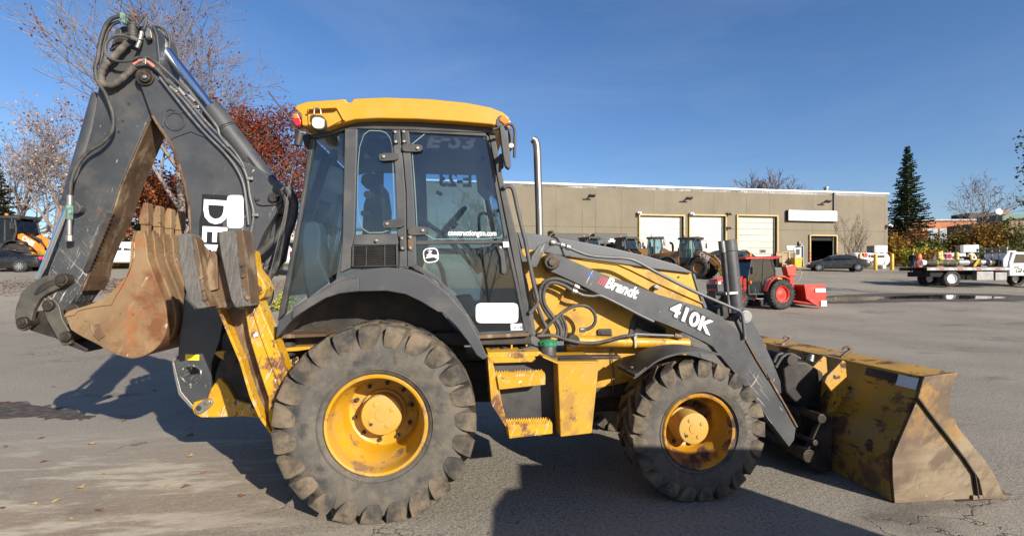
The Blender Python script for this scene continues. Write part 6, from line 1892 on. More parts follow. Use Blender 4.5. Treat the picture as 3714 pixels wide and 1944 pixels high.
# ---------------------------------------------------------------- red tractor with snow blower (front towards local -X)
TR = thing("compact_tractor", "red compact tractor with black cab facing the backhoe loader", "tractor", at(2722, 20.8), -TH + R(16))
TR.scale = (.96, .96, .96)
m_rr = paint("red_rim_paint", (0.62, 0.03, 0.02), 0.4, 0, 0.1, 3, [((0.2, 0.03, 0.02), 0.66, 0.06, 6, 6, None, 0.6)])
v, f = loft([[Vector((x, -w, z0)), Vector((x, w, z0)), Vector((x, w, z1 - .14)), Vector((x, w * .7, z1)), Vector((x, -w * .7, z1)), Vector((x, -w, z1 - .14))] for x, w, z0, z1 in ((-1.98, .26, .80, 1.10), (-1.92, .34, .62, 1.26), (-1.6, .36, .60, 1.33), (-.75, .38, .62, 1.42))])
MB().add(v, f).build("hood", m_redpaint, TR, smooth=40)
MB().prism([Vector((x, -.36, z)) for x, z in ((-2.0, .98), (-1.92, 1.18), (-1.70, 1.18), (-1.62, .72), (-1.96, .72))], (0, .72, 0)).build("front_grille", m_plastic, TR, bevel=.02)
for s in (-1, 1):
    MB().box((-1.90, s * .29, 1.10), (.16, .20, .13)).build("head_lamp", m_lens, TR, bevel=.03)
    MB().prism([Vector((x, s * .375 - .01, z)) for x, z in ((-.95, .70), (-.55, .70), (-.55, 1.38), (-.80, 1.38), (-.98, 1.0))], (0, .02, 0)).build("side_cowl", m_redpaint, TR)
MB().box((-.9, 0, .55), (2.2, .5, .35)).build("transmission", m_plastic, TR, bevel=.05)
cab = [(-.62, .62), (.38, .62), (.72, 1.05), (.74, 1.62), (.52, 2.12), (-.48, 2.12), (-.66, 1.30)]
for s in (-1, 1):
    for a, b in ((0, 6), (6, 5), (2, 3), (3, 4), (0, 1), (1, 2)):
        MB().cyl((cab[a][0], s * .60, cab[a][1]), (cab[b][0], s * .60, cab[b][1]), .032, n=8).build("cab_post", m_plastic, TR)
    MB().cyl((-.02 + .1, s * .60, 1.05), (.14, s * .60, 2.12), .026, n=8).build("cab_post", m_plastic, TR)
    MB().prism([Vector((x, s * .595, z)) for x, z in cab], (0, -s * .008, 0)).build("cab_side_glass", m_glass_mach, TR)
    MB().box((-.70, s * .86, 1.62), (.05, .17, .30)).build("mirror", m_plastic, TR, bevel=.02)
    MB().tube([Vector((-.58, s * .6, 1.72)), Vector((-.70, s * .86, 1.72))], .012, 6).build("mirror_bracket", m_plastic, TR)
    MB().cyl((-.66, s * .68, 1.12), (-.60, s * .68, 1.12), .08, n=12).build("turn_lamp", m_amber, TR, bevel=.015)
    fd = [[Vector((.85 + .74 * math.cos(t), s * .68 + dy, .62 + .74 * math.sin(t) + dz)) for dy, dz in ((-.16, 0), (.16, 0), (.16, .045), (-.16, .045))] for t in [R(a) for a in range(50, 171, 10)]]
    v, f = loft(fd)
    MB().add(v, f).build("rear_fender", m_redpaint, TR, smooth=40)
    road_wheel(TR, "rear_wheel", (.85, -s * .92, .62), .62, .40, m_rr, .58, 0, 26, s)
    road_wheel(TR, "front_wheel", (-1.25, -s * .80, .42), .42, .26, m_rr, .58, 0, 22, s)
    MB().box((-.25, s * .70, .44), (.36, .24, .03)).build("cab_step", m_steelgrey, TR)
    MB().tube([Vector((-.42, s * .72, .95)), Vector((-.42, s * .80, .44)), Vector((-.08, s * .80, .44))], .015, 6).build("step_bracket", m_plastic, TR)
for a, b in ((6, 5), (3, 4), (2, 3)):
    MB().prism([Vector((cab[a][0], -.58, cab[a][1])), Vector((cab[a][0], .58, cab[a][1])), Vector((cab[b][0], .58, cab[b][1])), Vector((cab[b][0], -.58, cab[b][1]))], (.008, 0, 0)).build("cab_screen", m_glass_mach, TR)
v, f = loft([[Vector((x, -w, z)), Vector((x, w, z)), Vector((x, w, z + .05)), Vector((x, w * .85, z + .10)), Vector((x, -w * .85, z + .10)), Vector((x, -w, z + .05))] for x, w, z in ((-.78, .62, 2.10), (-.55, .70, 2.12), (.55, .70, 2.12), (.95, .60, 2.17))])
MB().add(v, f).build("cab_roof", m_redpaint, TR, smooth=40)
MB().cyl((-.42, -.45, 2.22), (-.42, -.45, 2.40), .06, n=12).build("beacon", m_amber, TR, bevel=.02)
MB().box((.15, 0, 1.10), (.45, .45, .2)).box((.36, 0, 1.40), (.14, .42, .6)).build("operator_seat", m_interior, TR, bevel=.05)
MB().tube([Vector((-.25 + .1 * math.sin(t), math.cos(t) * .18, 1.38 + math.sin(t) * .10)) for t in [2 * PI * i / 14 for i in range(15)]], .018, 6).build("steering_wheel", m_interior, TR)
MB().box((0, 0, .72), (1.0, 1.0, .25)).build("cab_floor", m_plastic, TR, bevel=.04)
# implement behind
SB = thing("snow_blower", "red snow blower with tall discharge chute mounted behind the red tractor", "snow blower", at(2880, 21.4), -TH + R(6))
MB().prism([Vector((x, -.9, z)) for x, z in ((-.20, .95), (.72, .95), (.78, .60), (.78, .04), (.40, .04), (-.10, .35))], (0, .04, 0)).build("blower_cheek", m_redpaint, SB, bevel=.01)
MB().prism([Vector((x, .9, z)) for x, z in ((-.20, .95), (.72, .95), (.78, .60), (.78, .04), (.40, .04), (-.10, .35))], (0, .04, 0)).build("blower_cheek", m_redpaint, SB, bevel=.01)
MB().prism([Vector((x, -.86, z)) for x, z in ((-.16, .93), (.70, .93), (.70, .89), (-.10, .89), (-.02, .38), (.45, .08), (.42, .05), (-.08, .36))], (0, 1.72, 0)).build("blower_drum", m_redpaint, SB)
MB().box((.50, -.935, .70), (.44, .01, .16)).build("blower_badge", m_white, SB, bevel=.003)
MB().box((.64, -.93, .16), (.26, .05, .24)).build("skid_shoe", m_whitepaint, SB, bevel=.01)
MB().cyl((-.05, -.55, .62), (.62, -.55, .62), .16, n=14).build("auger", m_dark, SB)
MB().cyl((-.42, -.3, .75), (-.42, -.3, 1.35), .17, .14, n=16).build("chute_pipe", m_redpaint, SB)
MB().prism([Vector((x, -.48, z)) for x, z in ((-.60, 1.30), (-.26, 1.30), (-.22, 1.70), (-.42, 1.78), (-.72, 1.70), (-.66, 1.52))], (0, .34, 0)).build("chute_hood", m_redpaint, SB, bevel=.02)
MB().tube(spline([Vector((-.24, -.5, 1.6)), Vector((-.05, -.52, 1.5)), Vector((-.1, -.5, 1.2)), Vector((-.25, -.45, 1.0))], 5), .02, 6).build("chute_ram", m_zinc, SB)
MB().box((-.55, 0, .55), (.50, .7, .5)).build("gear_frame", m_redpaint, SB, bevel=.03)
MB().prism([Vector((x, -.35, z)) for x, z in ((-1.0, 1.22), (-.5, 1.18), (-.35, 1.0), (-.35, .85), (-.7, .95), (-1.0, 1.1))], (0, .5, 0)).build("yellow_guard", m_bollard, SB, bevel=.02)
MB().cyl((-.85, -.5, .30), (.35, -.88, .12), .04, n=8).build("brace_bar", m_redpaint, SB)

# ---------------------------------------------------------------- flatbed truck on the right
FT = thing("flatbed_truck", "white flatbed truck with long dark deck entering from the picture's edge", "truck", at(3522, 29.8), -TH + R(-5))
m_deck = paint("shaded_deck_wood", (0.11, 0.085, 0.06), 0.85, 0, 0.25, 4)  # wood colour darkened to stand in for shade on the planks
for k in range(12):
    MB().box((-3.1 + .36 * k, 0, 1.12), (.345, 2.3, .06)).build("deck_plank", m_deck, FT)
MB().box((-1.1, -1.16, 1.02), (4.4, .06, .16)).build("deck_rail", m_steelgrey, FT, bevel=.01)
MB().box((-1.1, 1.16, 1.02), (4.4, .06, .16)).build("deck_rail", m_steelgrey, FT, bevel=.01)
for k in range(9):
    MB().box((-3.0 + .5 * k, -1.195, 1.02), (.24, .01, .07)).build("reflector", m_redlens if k % 2 else m_whitepaint, FT)
MB().box((-.2, 0, .82), (5.6, .85, .25)).build("frame", m_blackint, FT)
MB().box((-2.6, 0, .72), (.7, 1.9, .30)).build("under_ride_bar", m_blackint, FT)
for s in (1, -1):
    for yy in (0, .32):
        road_wheel(FT, "wheel", (-1.85, -s * (1.10 - yy), .46), .46, .27, m_whitepaint, .60, 0, 0, s)
    road_wheel(FT, "wheel", (3.2, -s * 1.0, .46), .46, .27, m_whitepaint, .60, 0, 0, s)
    MB().box((-.15, s * 1.0, .62), (.90, .35, .50)).build("tool_box", m_steelgrey, FT, bevel=.02)
    MB().box((.70, s * 1.0, .60), (.62, .35, .46)).build("tool_box", m_steelgrey, FT, bevel=.02)
cabp = [(1.32, .62), (3.9, .62), (4.0, 1.15), (3.2, 1.30), (2.65, 1.98), (1.52, 2.02), (1.32, 1.4)]
MB().prism([Vector((x, -.95, z)) for x, z in cabp], (0, 1.9, 0)).build("cab_body", m_whitepaint, FT, bevel=.09, seg=3)
for s in (-1, 1):
    MB().prism([Vector((x, s * .955 - .006, z)) for x, z in ((1.52, 1.36), (2.85, 1.36), (2.5, 1.86), (1.66, 1.88))], (0, .012, 0)).build("side_window", m_glass_dark, FT, bevel=.003)
    MB().box((1.7, s * .965, 1.12), (.26, .03, .07)).build("door_handle", m_plastic, FT)
text("door_letters", "GH", .34, m_greycar, FT, (1.62, -.962, .82), (1, 0, 0), (0, 0, 1), bold=.01, shear=.3)
# headboard rack behind the cab
for y_ in (-1.0, -.5, 0, .5, 1.0):
    MB().cyl((1.14, y_, 1.12), (1.14, y_, 2.30), .04, n=8).build("rack_post", m_steelgrey, FT)
for z_ in (2.0, 2.22):
    MB().box((1.14, 0, z_), (.07, 2.1, .09)).build("rack_rail", m_steelgrey, FT)
MB().prism([Vector((x, -1.06, z)) for x, z in ((.92, 1.14), (1.10, 1.14), (1.28, 2.0), (1.60, 2.0), (1.60, 2.08), (1.22, 2.08), (.92, 1.6))], (0, .08, 0)).build("headboard_side", m_whitepaint, FT, bevel=.01)
ftw = FT.location
def on_truck(x, y, z):
    r = Matrix.Rotation(FT.rotation_euler.z, 3, 'Z')
    return ftw + r @ Vector((x, y, z))
m_tarpy = paint("olive_striped_tarp", (0.035, 0.028, 0.012), 0.7, 0, 0.2, 3, [((0.34, 0.27, 0.03), 0.60, 0.03, 3.0, 5, (3.0, 1, 0.5))], 0.1, 20)
PL = thing("wrapped_column", "long striped wrapped column lying on the flatbed deck", "load", on_truck(-.85, -.25, 1.15), FT.rotation_euler.z)
MB().tube([Vector((-1.9, 0, .24)), Vector((-1.8, 0, .24)), Vector((2.1, 0, .24)), Vector((2.2, 0, .24))], [.17, .20, .20, .17], 14).build("wrapping", m_tarpy, PL, smooth=40)
MB().cyl((-2.15, 0, .26), (-1.88, 0, .25), .19, .16, n=12).build("plastic_end", m_whitepaint, PL, bevel=.03)
for x_ in (.15, 1.35):
    MB().cyl((x_ - .28, 0, .24), (x_ + .28, 0, .24), .212, n=14).build("white_sleeve", m_steelgrey, PL)
for x_ in (-1.5, -.4, .9, 1.8):
    MB().box((x_, -.15, .02), (.34, .9, .07)).build("timber_bearer", m_wood, PL)
MB().prism([Vector((.30, -.65, .02)), Vector((.42, -.65, .02)), Vector((1.02, -.18, .46)), Vector((.90, -.18, .46))], (0, .02, .02)).build("lashing_strap", m_bollard, PL)

# ---------------------------------------------------------------- tanks, bollards, barrels
m_tank = paint("white_tank_paint", (0.72, 0.72, 0.72), 0.4, 0, 0.05, 1, [((0.5, 0.48, 0.44), 0.6, 0.15, 1.5, 5, None, 0.5)])
def tank(label, loc, rz, ln, r, word, boxw):
    T = thing("fuel_tank", label, "tank", loc, rz, "fuel tanks along the far hedge")
    MB().lathe([(-ln / 2 - r * .45, .001), (-ln / 2 - r * .38, r * .5), (-ln / 2 - r * .2, r * .82), (-ln / 2, r), (ln / 2, r), (ln / 2 + r * .2, r * .82), (ln / 2 + r * .38, r * .5), (ln / 2 + r * .45, .001)], 36, 'X', (0, 0, r + .22)).build("tank_shell", m_tank, T, smooth=50)
    for x_ in (-ln * .36, ln * .36):
        MB().box((x_, 0, .16), (.30, r * 1.7, .32)).build("tank_saddle", m_tank, T, bevel=.02)
        MB().lathe([(-.04, r + .012), (.04, r + .012)], 36, 'X', (x_, 0, r + .22)).build("tank_band", m_steelgrey, T)
    for x_ in (-.3, .1, .4):
        MB().cyl((x_, 0, 2 * r + .20), (x_, 0, 2 * r + .34), .07, n=10).build("tank_fitting", m_steelgrey, T)
    MB().box((boxw, .1, 2 * r + .55), (1.05, .9, .62)).build("pump_cabinet", m_tank, T, bevel=.02)
    MB().box((boxw - .62, .1, 2 * r + .55), (.22, .9, .62)).build("cabinet_side", m_steelgrey, T)
    for y_ in (-.3, .5):
        MB().cyl((boxw, y_, 0), (boxw, y_, 2 * r + .3), .05, n=8).build("cabinet_post", m_steelgrey, T)
    for k in range(2):
        MB().prism([Vector((-ln * .36 + .22 * k, -r - .006, r + .40)), Vector((-ln * .36 + .22 * k + .14, -r - .006, r + .36)), Vector((-ln * .36 + .22 * k + .20, -r - .006, r + .72)), Vector((-ln * .36 + .22 * k + .05, -r - .006, r + .76))], (0, .25, 0)).build("red_mark", m_reddec, T)
    text("tank_letters", word, .46, m_greycar, T, (-ln * .36 + .52, -r - .008, r + .36), (1, 0, 0), (0, 0, 1), bold=.012, depth=.03)
    return T
tank("white cylindrical fuel tank behind the dark grey sedan beside the building corner", at(3152, 45.5), -TH + R(4), 2.9, .62, "Harnois", .95)
tank("white cylindrical fuel tank behind the flatbed truck", at(3462, 43.0), -TH + R(-22), 2.3, .66, "Harnois", 1.0)
for lab, sx, t, h in (("yellow bollard in front of the tank near its lettering", 3175, 43.8, 1.42), ("yellow bollard at the far end of the tank by the sedan", 3235, 43.8, 1.45), ("yellow bollard half hidden by the roof of the dark sedan", 3119, 43.8, 1.45),
                      ("thick yellow bollard left of the tank behind the truck", 3404, 39.5, 1.75), ("tall yellow bollard in front of the tank behind the truck", 3470, 38.5, 1.75), ("yellow bollard at the right end of the tank behind the truck", 3521, 40.5, 1.5), ("yellow bollard just behind the thick one beside the truck tank", 3412, 41.5, 1.75)):
    T = thing("bollard", lab, "bollard", at(sx, t), 0, "yellow bollards guarding the tanks")
    MB().lathe([(0, .001), (0, .15), (h - .10, .15), (h - .02, .11), (h, .001)], 20, 'Z').build("sleeve", m_bollard, T, smooth=40)
    if h > 1.6:
        MB().lathe([(h - .38, .153), (h - .30, .153)], 20, 'Z').build("grey_band", m_steelgrey, T)
for lab, sx, t in (("orange traffic barrel nearest the wrapped column, left of the pair", 3572, 40.0), ("orange traffic barrel close to the truck cab", 3624, 39.0), ("orange traffic barrel standing just behind the man", 3332, 46.5)):
    T = thing("traffic_barrel", lab, "barrel", at(sx, t), 0, "orange traffic barrels by the hedge")
    H = 1.05 if sx != 3332 else 1.3
    MB().lathe([(0, .001), (0, .34), (.08, .34), (.08, .28), (H * .5, .27), (H * .52, .25), (H * .92, .23), (H, .18), (H, .001)], 20, 'Z').build("barrel_body", m_barrel, T, smooth=40)
    for z_ in (.35, .62):
        MB().lathe([(H * z_, .278), (H * (z_ + .09), .272)], 20, 'Z').build("reflective_band", m_reddec, T)

# unseen made-up body beside the camera, shaped to shade the front tyre and asphalt
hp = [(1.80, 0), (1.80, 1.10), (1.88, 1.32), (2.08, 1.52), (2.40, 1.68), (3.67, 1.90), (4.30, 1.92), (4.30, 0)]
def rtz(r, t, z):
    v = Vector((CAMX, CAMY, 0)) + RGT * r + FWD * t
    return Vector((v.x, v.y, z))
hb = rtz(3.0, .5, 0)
HP = thing("unseen_shadow_caster", "unseen made-up body beside the photographer, added to cast the shadow on the front tyre", "shadow caster", hb, -TH)
MB().prism([Vector((r - 3.0, .30, z)) for r, z in hp], (0, -.8, 0)).build("caster_body", m_orange, HP, bevel=.02)
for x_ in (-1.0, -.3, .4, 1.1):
    MB().box((x_, .33, .7), (.07, .05, 1.3)).build("caster_rib", m_orange, HP)
MB().box((.6, -.1, 1.96), (1.3, .7, .05)).build("caster_lid", m_steelgrey, HP)

# ================================================================ vegetation
def grow(rnd, base, height, r0, levels, spread, up, nkids, droop=0.0, first=0.35, wob=0.12, ratio=0.62, tw=0.010):
    """tapered limbs: returns branch tubes and twig points"""
    mb = MB()
    tips = []
    def limb(p, d, ln, r, lev):
        n = 5 if lev == 0 else 4
        path, rad = [p.copy()], [r]
        q, dd = p.copy(), d.copy()
        for i in range(n):
            dd = (dd + Vector((rnd.uniform(-wob, wob), rnd.uniform(-wob, wob), rnd.uniform(-wob, wob) + up * (.5 if lev else .2) - droop * lev * .1))).normalized()
            q = q + dd * (ln / n)
            path.append(q.copy())
            rad.append(max(r * (1 - .75 * (i + 1) / n), tw))
            if lev >= levels - 2: tips.append((q.copy(), lev))
        mb.tube(path, rad, 7 if lev == 0 else (5 if lev == 1 else (4 if lev == 2 else 3)), caps=False)
        if lev >= levels - 1: return
        k = nkids[min(lev, len(nkids) - 1)]
        for j in range(k):
            f = first + (1 - first) * (j + rnd.random()) / k if lev == 0 else .25 + .75 * (j + rnd.random()) / k
            i = min(int(f * n), n - 1)
            a = path[i].lerp(path[i + 1], f * n - i)
            ax = (path[i + 1] - path[i]).normalized()
            o = ax.orthogonal().normalized()
            o = Matrix.Rotation(j * 2.4 + rnd.uniform(-.5, .5), 3, ax) @ o
            sp = spread * rnd.uniform(.75, 1.2)
            nd = (ax * math.cos(sp) + o * math.sin(sp)).normalized()
            limb(a, nd, ln * ratio * rnd.uniform(.75, 1.1) * (1.15 - .5 * f if lev == 0 else 1), max(rad[i] * .62, tw), lev + 1)
    limb(Vector(base), Vector((0, 0, 1)), height, r0, 0)
    return mb, tips

def leaf_cards(rnd, points, size, per, jitter, mb=None, aspect=.75):
    mb = mb or MB()
    for p in points:
        for _ in range(per):
            c = p + Vector((rnd.gauss(0, jitter), rnd.gauss(0, jitter), rnd.gauss(0, jitter)))
            a = Vector((rnd.uniform(-1, 1), rnd.uniform(-1, 1), rnd.uniform(-1, 1))).normalized()
            b = a.orthogonal().normalized()
            b = Matrix.Rotation(rnd.uniform(0, 6.28), 3, a) @ b
            s = size * rnd.uniform(.6, 1.3)
            w = a.cross(b) * s * aspect * .5
            mb.add([c, c + b * s * .45 + w, c + b * s, c + b * s * .5 - w], [(0, 1, 2, 3)])
    return mb

m_leafred = leafmat("red_maple_leaves", [(0.10, 0.014, 0.010), (0.16, 0.028, 0.014), (0.22, 0.055, 0.020), (0.07, 0.012, 0.010)])
m_leafpale = leafmat("pale_dry_leaves", [(0.34, 0.24, 0.20), (0.42, 0.32, 0.28), (0.24, 0.15, 0.12), (0.32, 0.22, 0.19)])
m_leafgold = leafmat("golden_leaves", [(0.28, 0.15, 0.02), (0.36, 0.22, 0.03), (0.16, 0.10, 0.02), (0.22, 0.07, 0.02)])
m_leafgreen = leafmat("olive_green_leaves", [(0.05, 0.07, 0.015), (0.09, 0.11, 0.02), (0.14, 0.14, 0.03), (0.05, 0.06, 0.015)])
m_leafbrown = leafmat("rust_brown_leaves", [(0.14, 0.06, 0.02), (0.20, 0.09, 0.03), (0.09, 0.05, 0.02), (0.24, 0.13, 0.03)])
m_leafyg = leafmat("yellow_green_leaves", [(0.30, 0.30, 0.03), (0.38, 0.33, 0.04), (0.14, 0.18, 0.02)])
m_needle = leafmat("spruce_needles", [(0.016, 0.030, 0.013), (0.030, 0.048, 0.018), (0.060, 0.080, 0.026)], 0.7, 0.1)
m_needledark = leafmat("dark_spruce_needles", [(0.020, 0.026, 0.012), (0.045, 0.042, 0.018), (0.07, 0.055, 0.025)], 0.7, 0.1)

def tree(name, label, loc, seed, height, r0, levels, spread, up, nkids, bark, leaf=None, size=.2, per=1, keep=1.0, jit=.25, dens=None, first=.35, ratio=.62, cat="tree", group=None, wob=.12, tw=.012):
    T = thing(name, label, cat, loc, 0, group)
    rnd = random.Random(seed)
    mb, tips = grow(rnd, (0, 0, -.1), height, r0, levels, spread, up, nkids, first=first, ratio=ratio, wob=wob, tw=tw)
    mb.build("trunk", bark, T, smooth=60)
    if leaf:
        sel = []
        for p, lev in tips:
            k = keep if dens is None else dens(p)
            if rnd.random() < k: sel.append(p)
        leaf_cards(rnd, sel, size, per, jit).build("crown", leaf, T)
    return T

def red_density(p):
    # leafy on the lower and right-hand side, nearly bare on top
    d = p.z / 17.0
    k = 1.0 if d < .36 else max(.04, .9 - (d - .36) * 4.2)
    s = p.x * RGT.x + p.y * RGT.y
    if s > 3.0: k = max(k, .8 - max(0, d - .45) * 4.0)
    return max(.035, min(1, k))
tree("maple_tree", "tall maple with red leaves and bare upper twigs behind the digging arm", at(660, 30), 11, 11.5, .30, 5, .62, .10, (10, 7, 6, 5), m_barkp, m_leafred, .14, 4, 1, .16, red_density, first=.20, ratio=.62)
tree("maple_tree", "red maple with dense leaves between the boom and the cab roof", at(930, 29), 23, 6.6, .18, 5, .66, .07, (10, 6, 5, 4), m_bark, m_leafred, .15, 5, .55, .20, first=.30, ratio=.62)
tree("maple_tree", "low orange red maple showing in the angle of the digging arm", at(585, 34), 25, 5.0, .18, 5, .66, .07, (10, 6, 5, 3), m_bark, leafmat("orange_maple_leaves", [(0.18, 0.034, 0.014), (0.27, 0.07, 0.018), (0.14, 0.024, 0.012), (0.30, 0.11, 0.025)]), .20, 3, .6, .2, first=.22, ratio=.62)
tree("dry_tree", "spreading tree with pale dry leaves above the orange loader", at(190, 44), 5, 8.2, .32, 5, .60, .12, (8, 6, 5, 4), m_barkp, m_leafpale, .24, 1, .42, .25, first=.14, ratio=.66)
tree("bare_tree", "bare grey tree showing above the depot roof", at(2775, 78), 8, 9.2, .30, 5, .55, .12, (9, 7, 6, 4), m_barkp, None, first=.30, ratio=.62, tw=.034)
tree("dry_tree", "grey brown leafless tree behind the pale one at far left", at(70, 50), 15, 8.0, .28, 5, .55, .12, (9, 6, 5, 4), m_barkp, m_leafpale, .22, 1, .22, .2, first=.16, ratio=.64, tw=.016)
tree("dry_tree", "small grey brown tree filling the gap left of the digging arm", at(345, 48), 16, 6.2, .24, 5, .55, .12, (9, 6, 5, 4), m_barkp, m_leafpale, .20, 1, .25, .2, first=.16, ratio=.64, tw=.016)
tree("bare_tree", "thin dark tree with a few leaves in front of the brick building", at(3565, 52), 21, 6.4, .12, 5, .70, .06, (7, 5, 4, 3), m_bark, m_leafbrown, .16, 1, .10, .2, first=.3, ratio=.62)
tree("bare_tree", "bare young tree behind the photographer, mirrored in the door glass", Vector((1.9, -14.2, 0)), 31, 3.4, .06, 5, .55, .12, (7, 5, 4, 3), m_bark, None, first=.12, ratio=.62, tw=.010)
T = thing("edge_tree", "tree whose olive twigs reach in at the picture's right edge", "tree", at(3805, 22))
rnd = random.Random(4)
mb, tips = grow(rnd, (0, 0, -.1), 6.2, .12, 4, .7, .05, (8, 5, 4), first=.45, ratio=.40)
mb.build("trunk", m_bark, T, smooth=60)
leaf_cards(rnd, [p for p, l in tips if rnd.random() < .8], .14, 2, .12).build("crown", m_leafgreen, T)

def spruce(label, loc, seed, H, W, mat, group=None):
    T = thing("spruce_tree", label, "tree", loc, 0, group)
    rnd = random.Random(seed)
    MB().tube([Vector((0, 0, -.1)), Vector((0, 0, H * .5)), Vector((0, 0, H))], [.02 * H, .011 * H, .01], 8).build("trunk", m_bark, T, smooth=60)
    mb = MB()
    z = .06 * H
    while z < H * .99:
        f = z / H
        ln = W * (1 - f) ** .85 * rnd.uniform(.85, 1.08) + .10
        nb = max(4, int(11 * (1 - f) + 4))
        a0 = rnd.uniform(0, 6.28)
        for j in range(nb):
            a = a0 + 2 * PI * j / nb + rnd.uniform(-.2, .2)
            l = ln * rnd.choice((.55, .8, .95, 1.0, 1.12)) * rnd.uniform(.85, 1.08)
            d = Vector((math.cos(a), math.sin(a), 0))
            side = Vector((-d.y, d.x, 0))
            n = max(3, int(l / .19))
            for i in range(n):
                s = (i + .6) / n
                p = d * (l * s) + Vector((0, 0, z + l * (.10 * s - .22 * s * s + (.16 * s ** 3)) + rnd.uniform(-.04, .04)))
                for sg in (-1, 1):
                    ww = (.50 * (1 - .55 * s)) * rnd.uniform(.6, 1.1) * min(1, l / 1.2 + .35)
                    e = p + (side * sg * .85 + d * .55).normalized() * ww + Vector((0, 0, rnd.uniform(-.14, .02)))
                    t_ = Vector((0, 0, 1)) * .07 + d * .10
                    mb.add([p - t_, e - t_ * .3, e + t_ * .3, p + t_], [(0, 1, 2, 3)])
                if i == n - 1:
                    e = p + d * .22
                    mb.add([p - side * .09, e, p + side * .09, p + Vector((0, 0, .06))], [(0, 1, 2, 3)])
        z += .34 * (1 - f * .45) * H / 13
    mb.build("crown", mat, T)
    return T
spruce("tall dark spruce standing at the depot's corner", at(3292, 57), 3, 13.6, 3.1, m_needle)
spruce("dark brownish conifer at the picture's left edge", at(-35, 41), 6, 9.2, 2.6, m_needledark)
spruce("small green conifer seen through the angle of the digging arm", at(560, 36), 9, 6.6, 2.4, m_needle)

def bush(label, loc, seed, h, w, mat, n=260, size=.24, group="autumn bushes along the yard's edge", name="bush", cat="bush"):
    T = thing(name, label, cat, loc, 0, group)
    rnd = random.Random(seed)
    mb = MB()
    ptsb = []
    for i in range(9):
        a = rnd.uniform(0, 6.28); s = rnd.uniform(.2, 1)
        e = Vector((math.cos(a) * w * .5 * s, math.sin(a) * w * .35 * s, h * rnd.uniform(.6, 1.0)))
        mid = e * .5 + Vector((rnd.uniform(-.2, .2), rnd.uniform(-.2, .2), .1 * h))
        pth = spline([Vector((rnd.uniform(-.15, .15), 0, -.05)), mid, e], 4)
        mb.tube(pth, [.035 - .003 * k for k in range(len(pth))], 4, caps=False)
        for k in range(int(n / 9)):
            q = pth[min(len(pth) - 1, 2 + int(rnd.random() ** .7 * (len(pth) - 2)))]
            ptsb.append(q + Vector((rnd.gauss(0, w * .13), rnd.gauss(0, w * .11), rnd.gauss(0, h * .09))))
    for k in range(int(n * .5)):
        a = rnd.uniform(0, 6.28); s = math.sqrt(rnd.random())
        ptsb.append(Vector((math.cos(a) * w * .5 * s, math.sin(a) * w * .4 * s, rnd.uniform(.02, .55) * h)))
    for q in ptsb: q.z = max(q.z, .06)
    mb.build("stems", m_bark, T)
    leaf_cards(rnd, ptsb, size, 3, .14).build("foliage", mat, T)
    return T
bl = [(3245, 52, 3.0, 3.0, m_leafgold, "golden bush against the depot's right corner"), (3310, 53, 3.8, 3.6, m_leafbrown, "rust brown bush below the tall spruce"), (3372, 51, 2.6, 3.2, m_leafgreen, "green bush behind the standing man"),
      (3420, 53, 3.4, 3.4, m_leafbrown, "brown bush left of the tank behind the truck"), (3330, 48.5, 1.6, 3.0, m_leafyg, "low yellow green bush at the standing man's shoulder"), (3478, 52, 3.3, 3.6, m_leafgreen, "dark green bush above the tank cabinet"),
      (3535, 51, 3.9, 3.4, m_leafgold, "tall golden bush right of the tank cabinet"), (3590, 50, 4.0, 3.8, m_leafgold, "golden bush behind the left orange barrel"), (3650, 51, 3.8, 3.8, m_leafbrown, "brown orange bush above the right orange barrel"),
      (3705, 49, 4.2, 4.0, m_leafgreen, "green bush beyond the truck cab at the picture's edge"), (3560, 46, 1.8, 3.0, m_leafgreen, "low green bush in front of the golden ones"), (3400, 47.5, 1.5, 2.6, m_leafgold, "low golden bush left of the thick bollard"), (3640, 46, 1.9, 3.0, m_leafgreen, "low green bush behind the right orange barrel")]
for i, (sx, t, h, w, m, lab) in enumerate(bl):
    bush(lab, at(sx, t), 30 + i, h, w, m, 330)
bush("small yellow green shrub on the kerb between boom and cab", at(1020, 19.5), 77, .55, .9, m_leafyg, 120, .09)
bush("green bush behind the parked white vehicle", at(425, 39), 78, 3.0, 3.0, m_leafyg, 240, .2)
# climbing stems on the depot wall
a = wl(['z8', (780, 905)])[0]
V = thing("wall_creeper", "leafless creeper fanning up the concrete wall right of the open gate", "creeper", on_wall(a[0], 0.3, -.10), rzB)
rnd = random.Random(12)
mb = MB(); lp = []
for k in range(15):
    e = Vector((rnd.uniform(-2.6, 2.2), rnd.uniform(-.05, .03), rnd.uniform(2.6, 5.3)))
    s0 = Vector((rnd.uniform(-.9, .9), 0, 0))
    pth = spline([s0, s0.lerp(e, .35) + Vector((rnd.uniform(-.25, .25), 0, .4)), s0.lerp(e, .7) + Vector((rnd.uniform(-.3, .3), 0, .1)), e], 4)
    mb.tube(pth, [.030 - .0016 * i for i in range(len(pth))], 4, caps=False)
    for j in range(4):
        b = pth[rnd.randrange(5, len(pth))]
        e2 = b + Vector((rnd.uniform(-.7, .7), 0, rnd.uniform(.2, .8)))
        mb.tube([b, b.lerp(e2, .5) + Vector((.05, 0, .04)), e2], [.012, .009, .006], 3, caps=False)
        lp.append(e2)
mb.build("stems", m_bark, V)
leaf_cards(rnd, [p for p in lp if rnd.random() < .4], .16, 1, .05).build("dry_leaves", m_leafred, V)

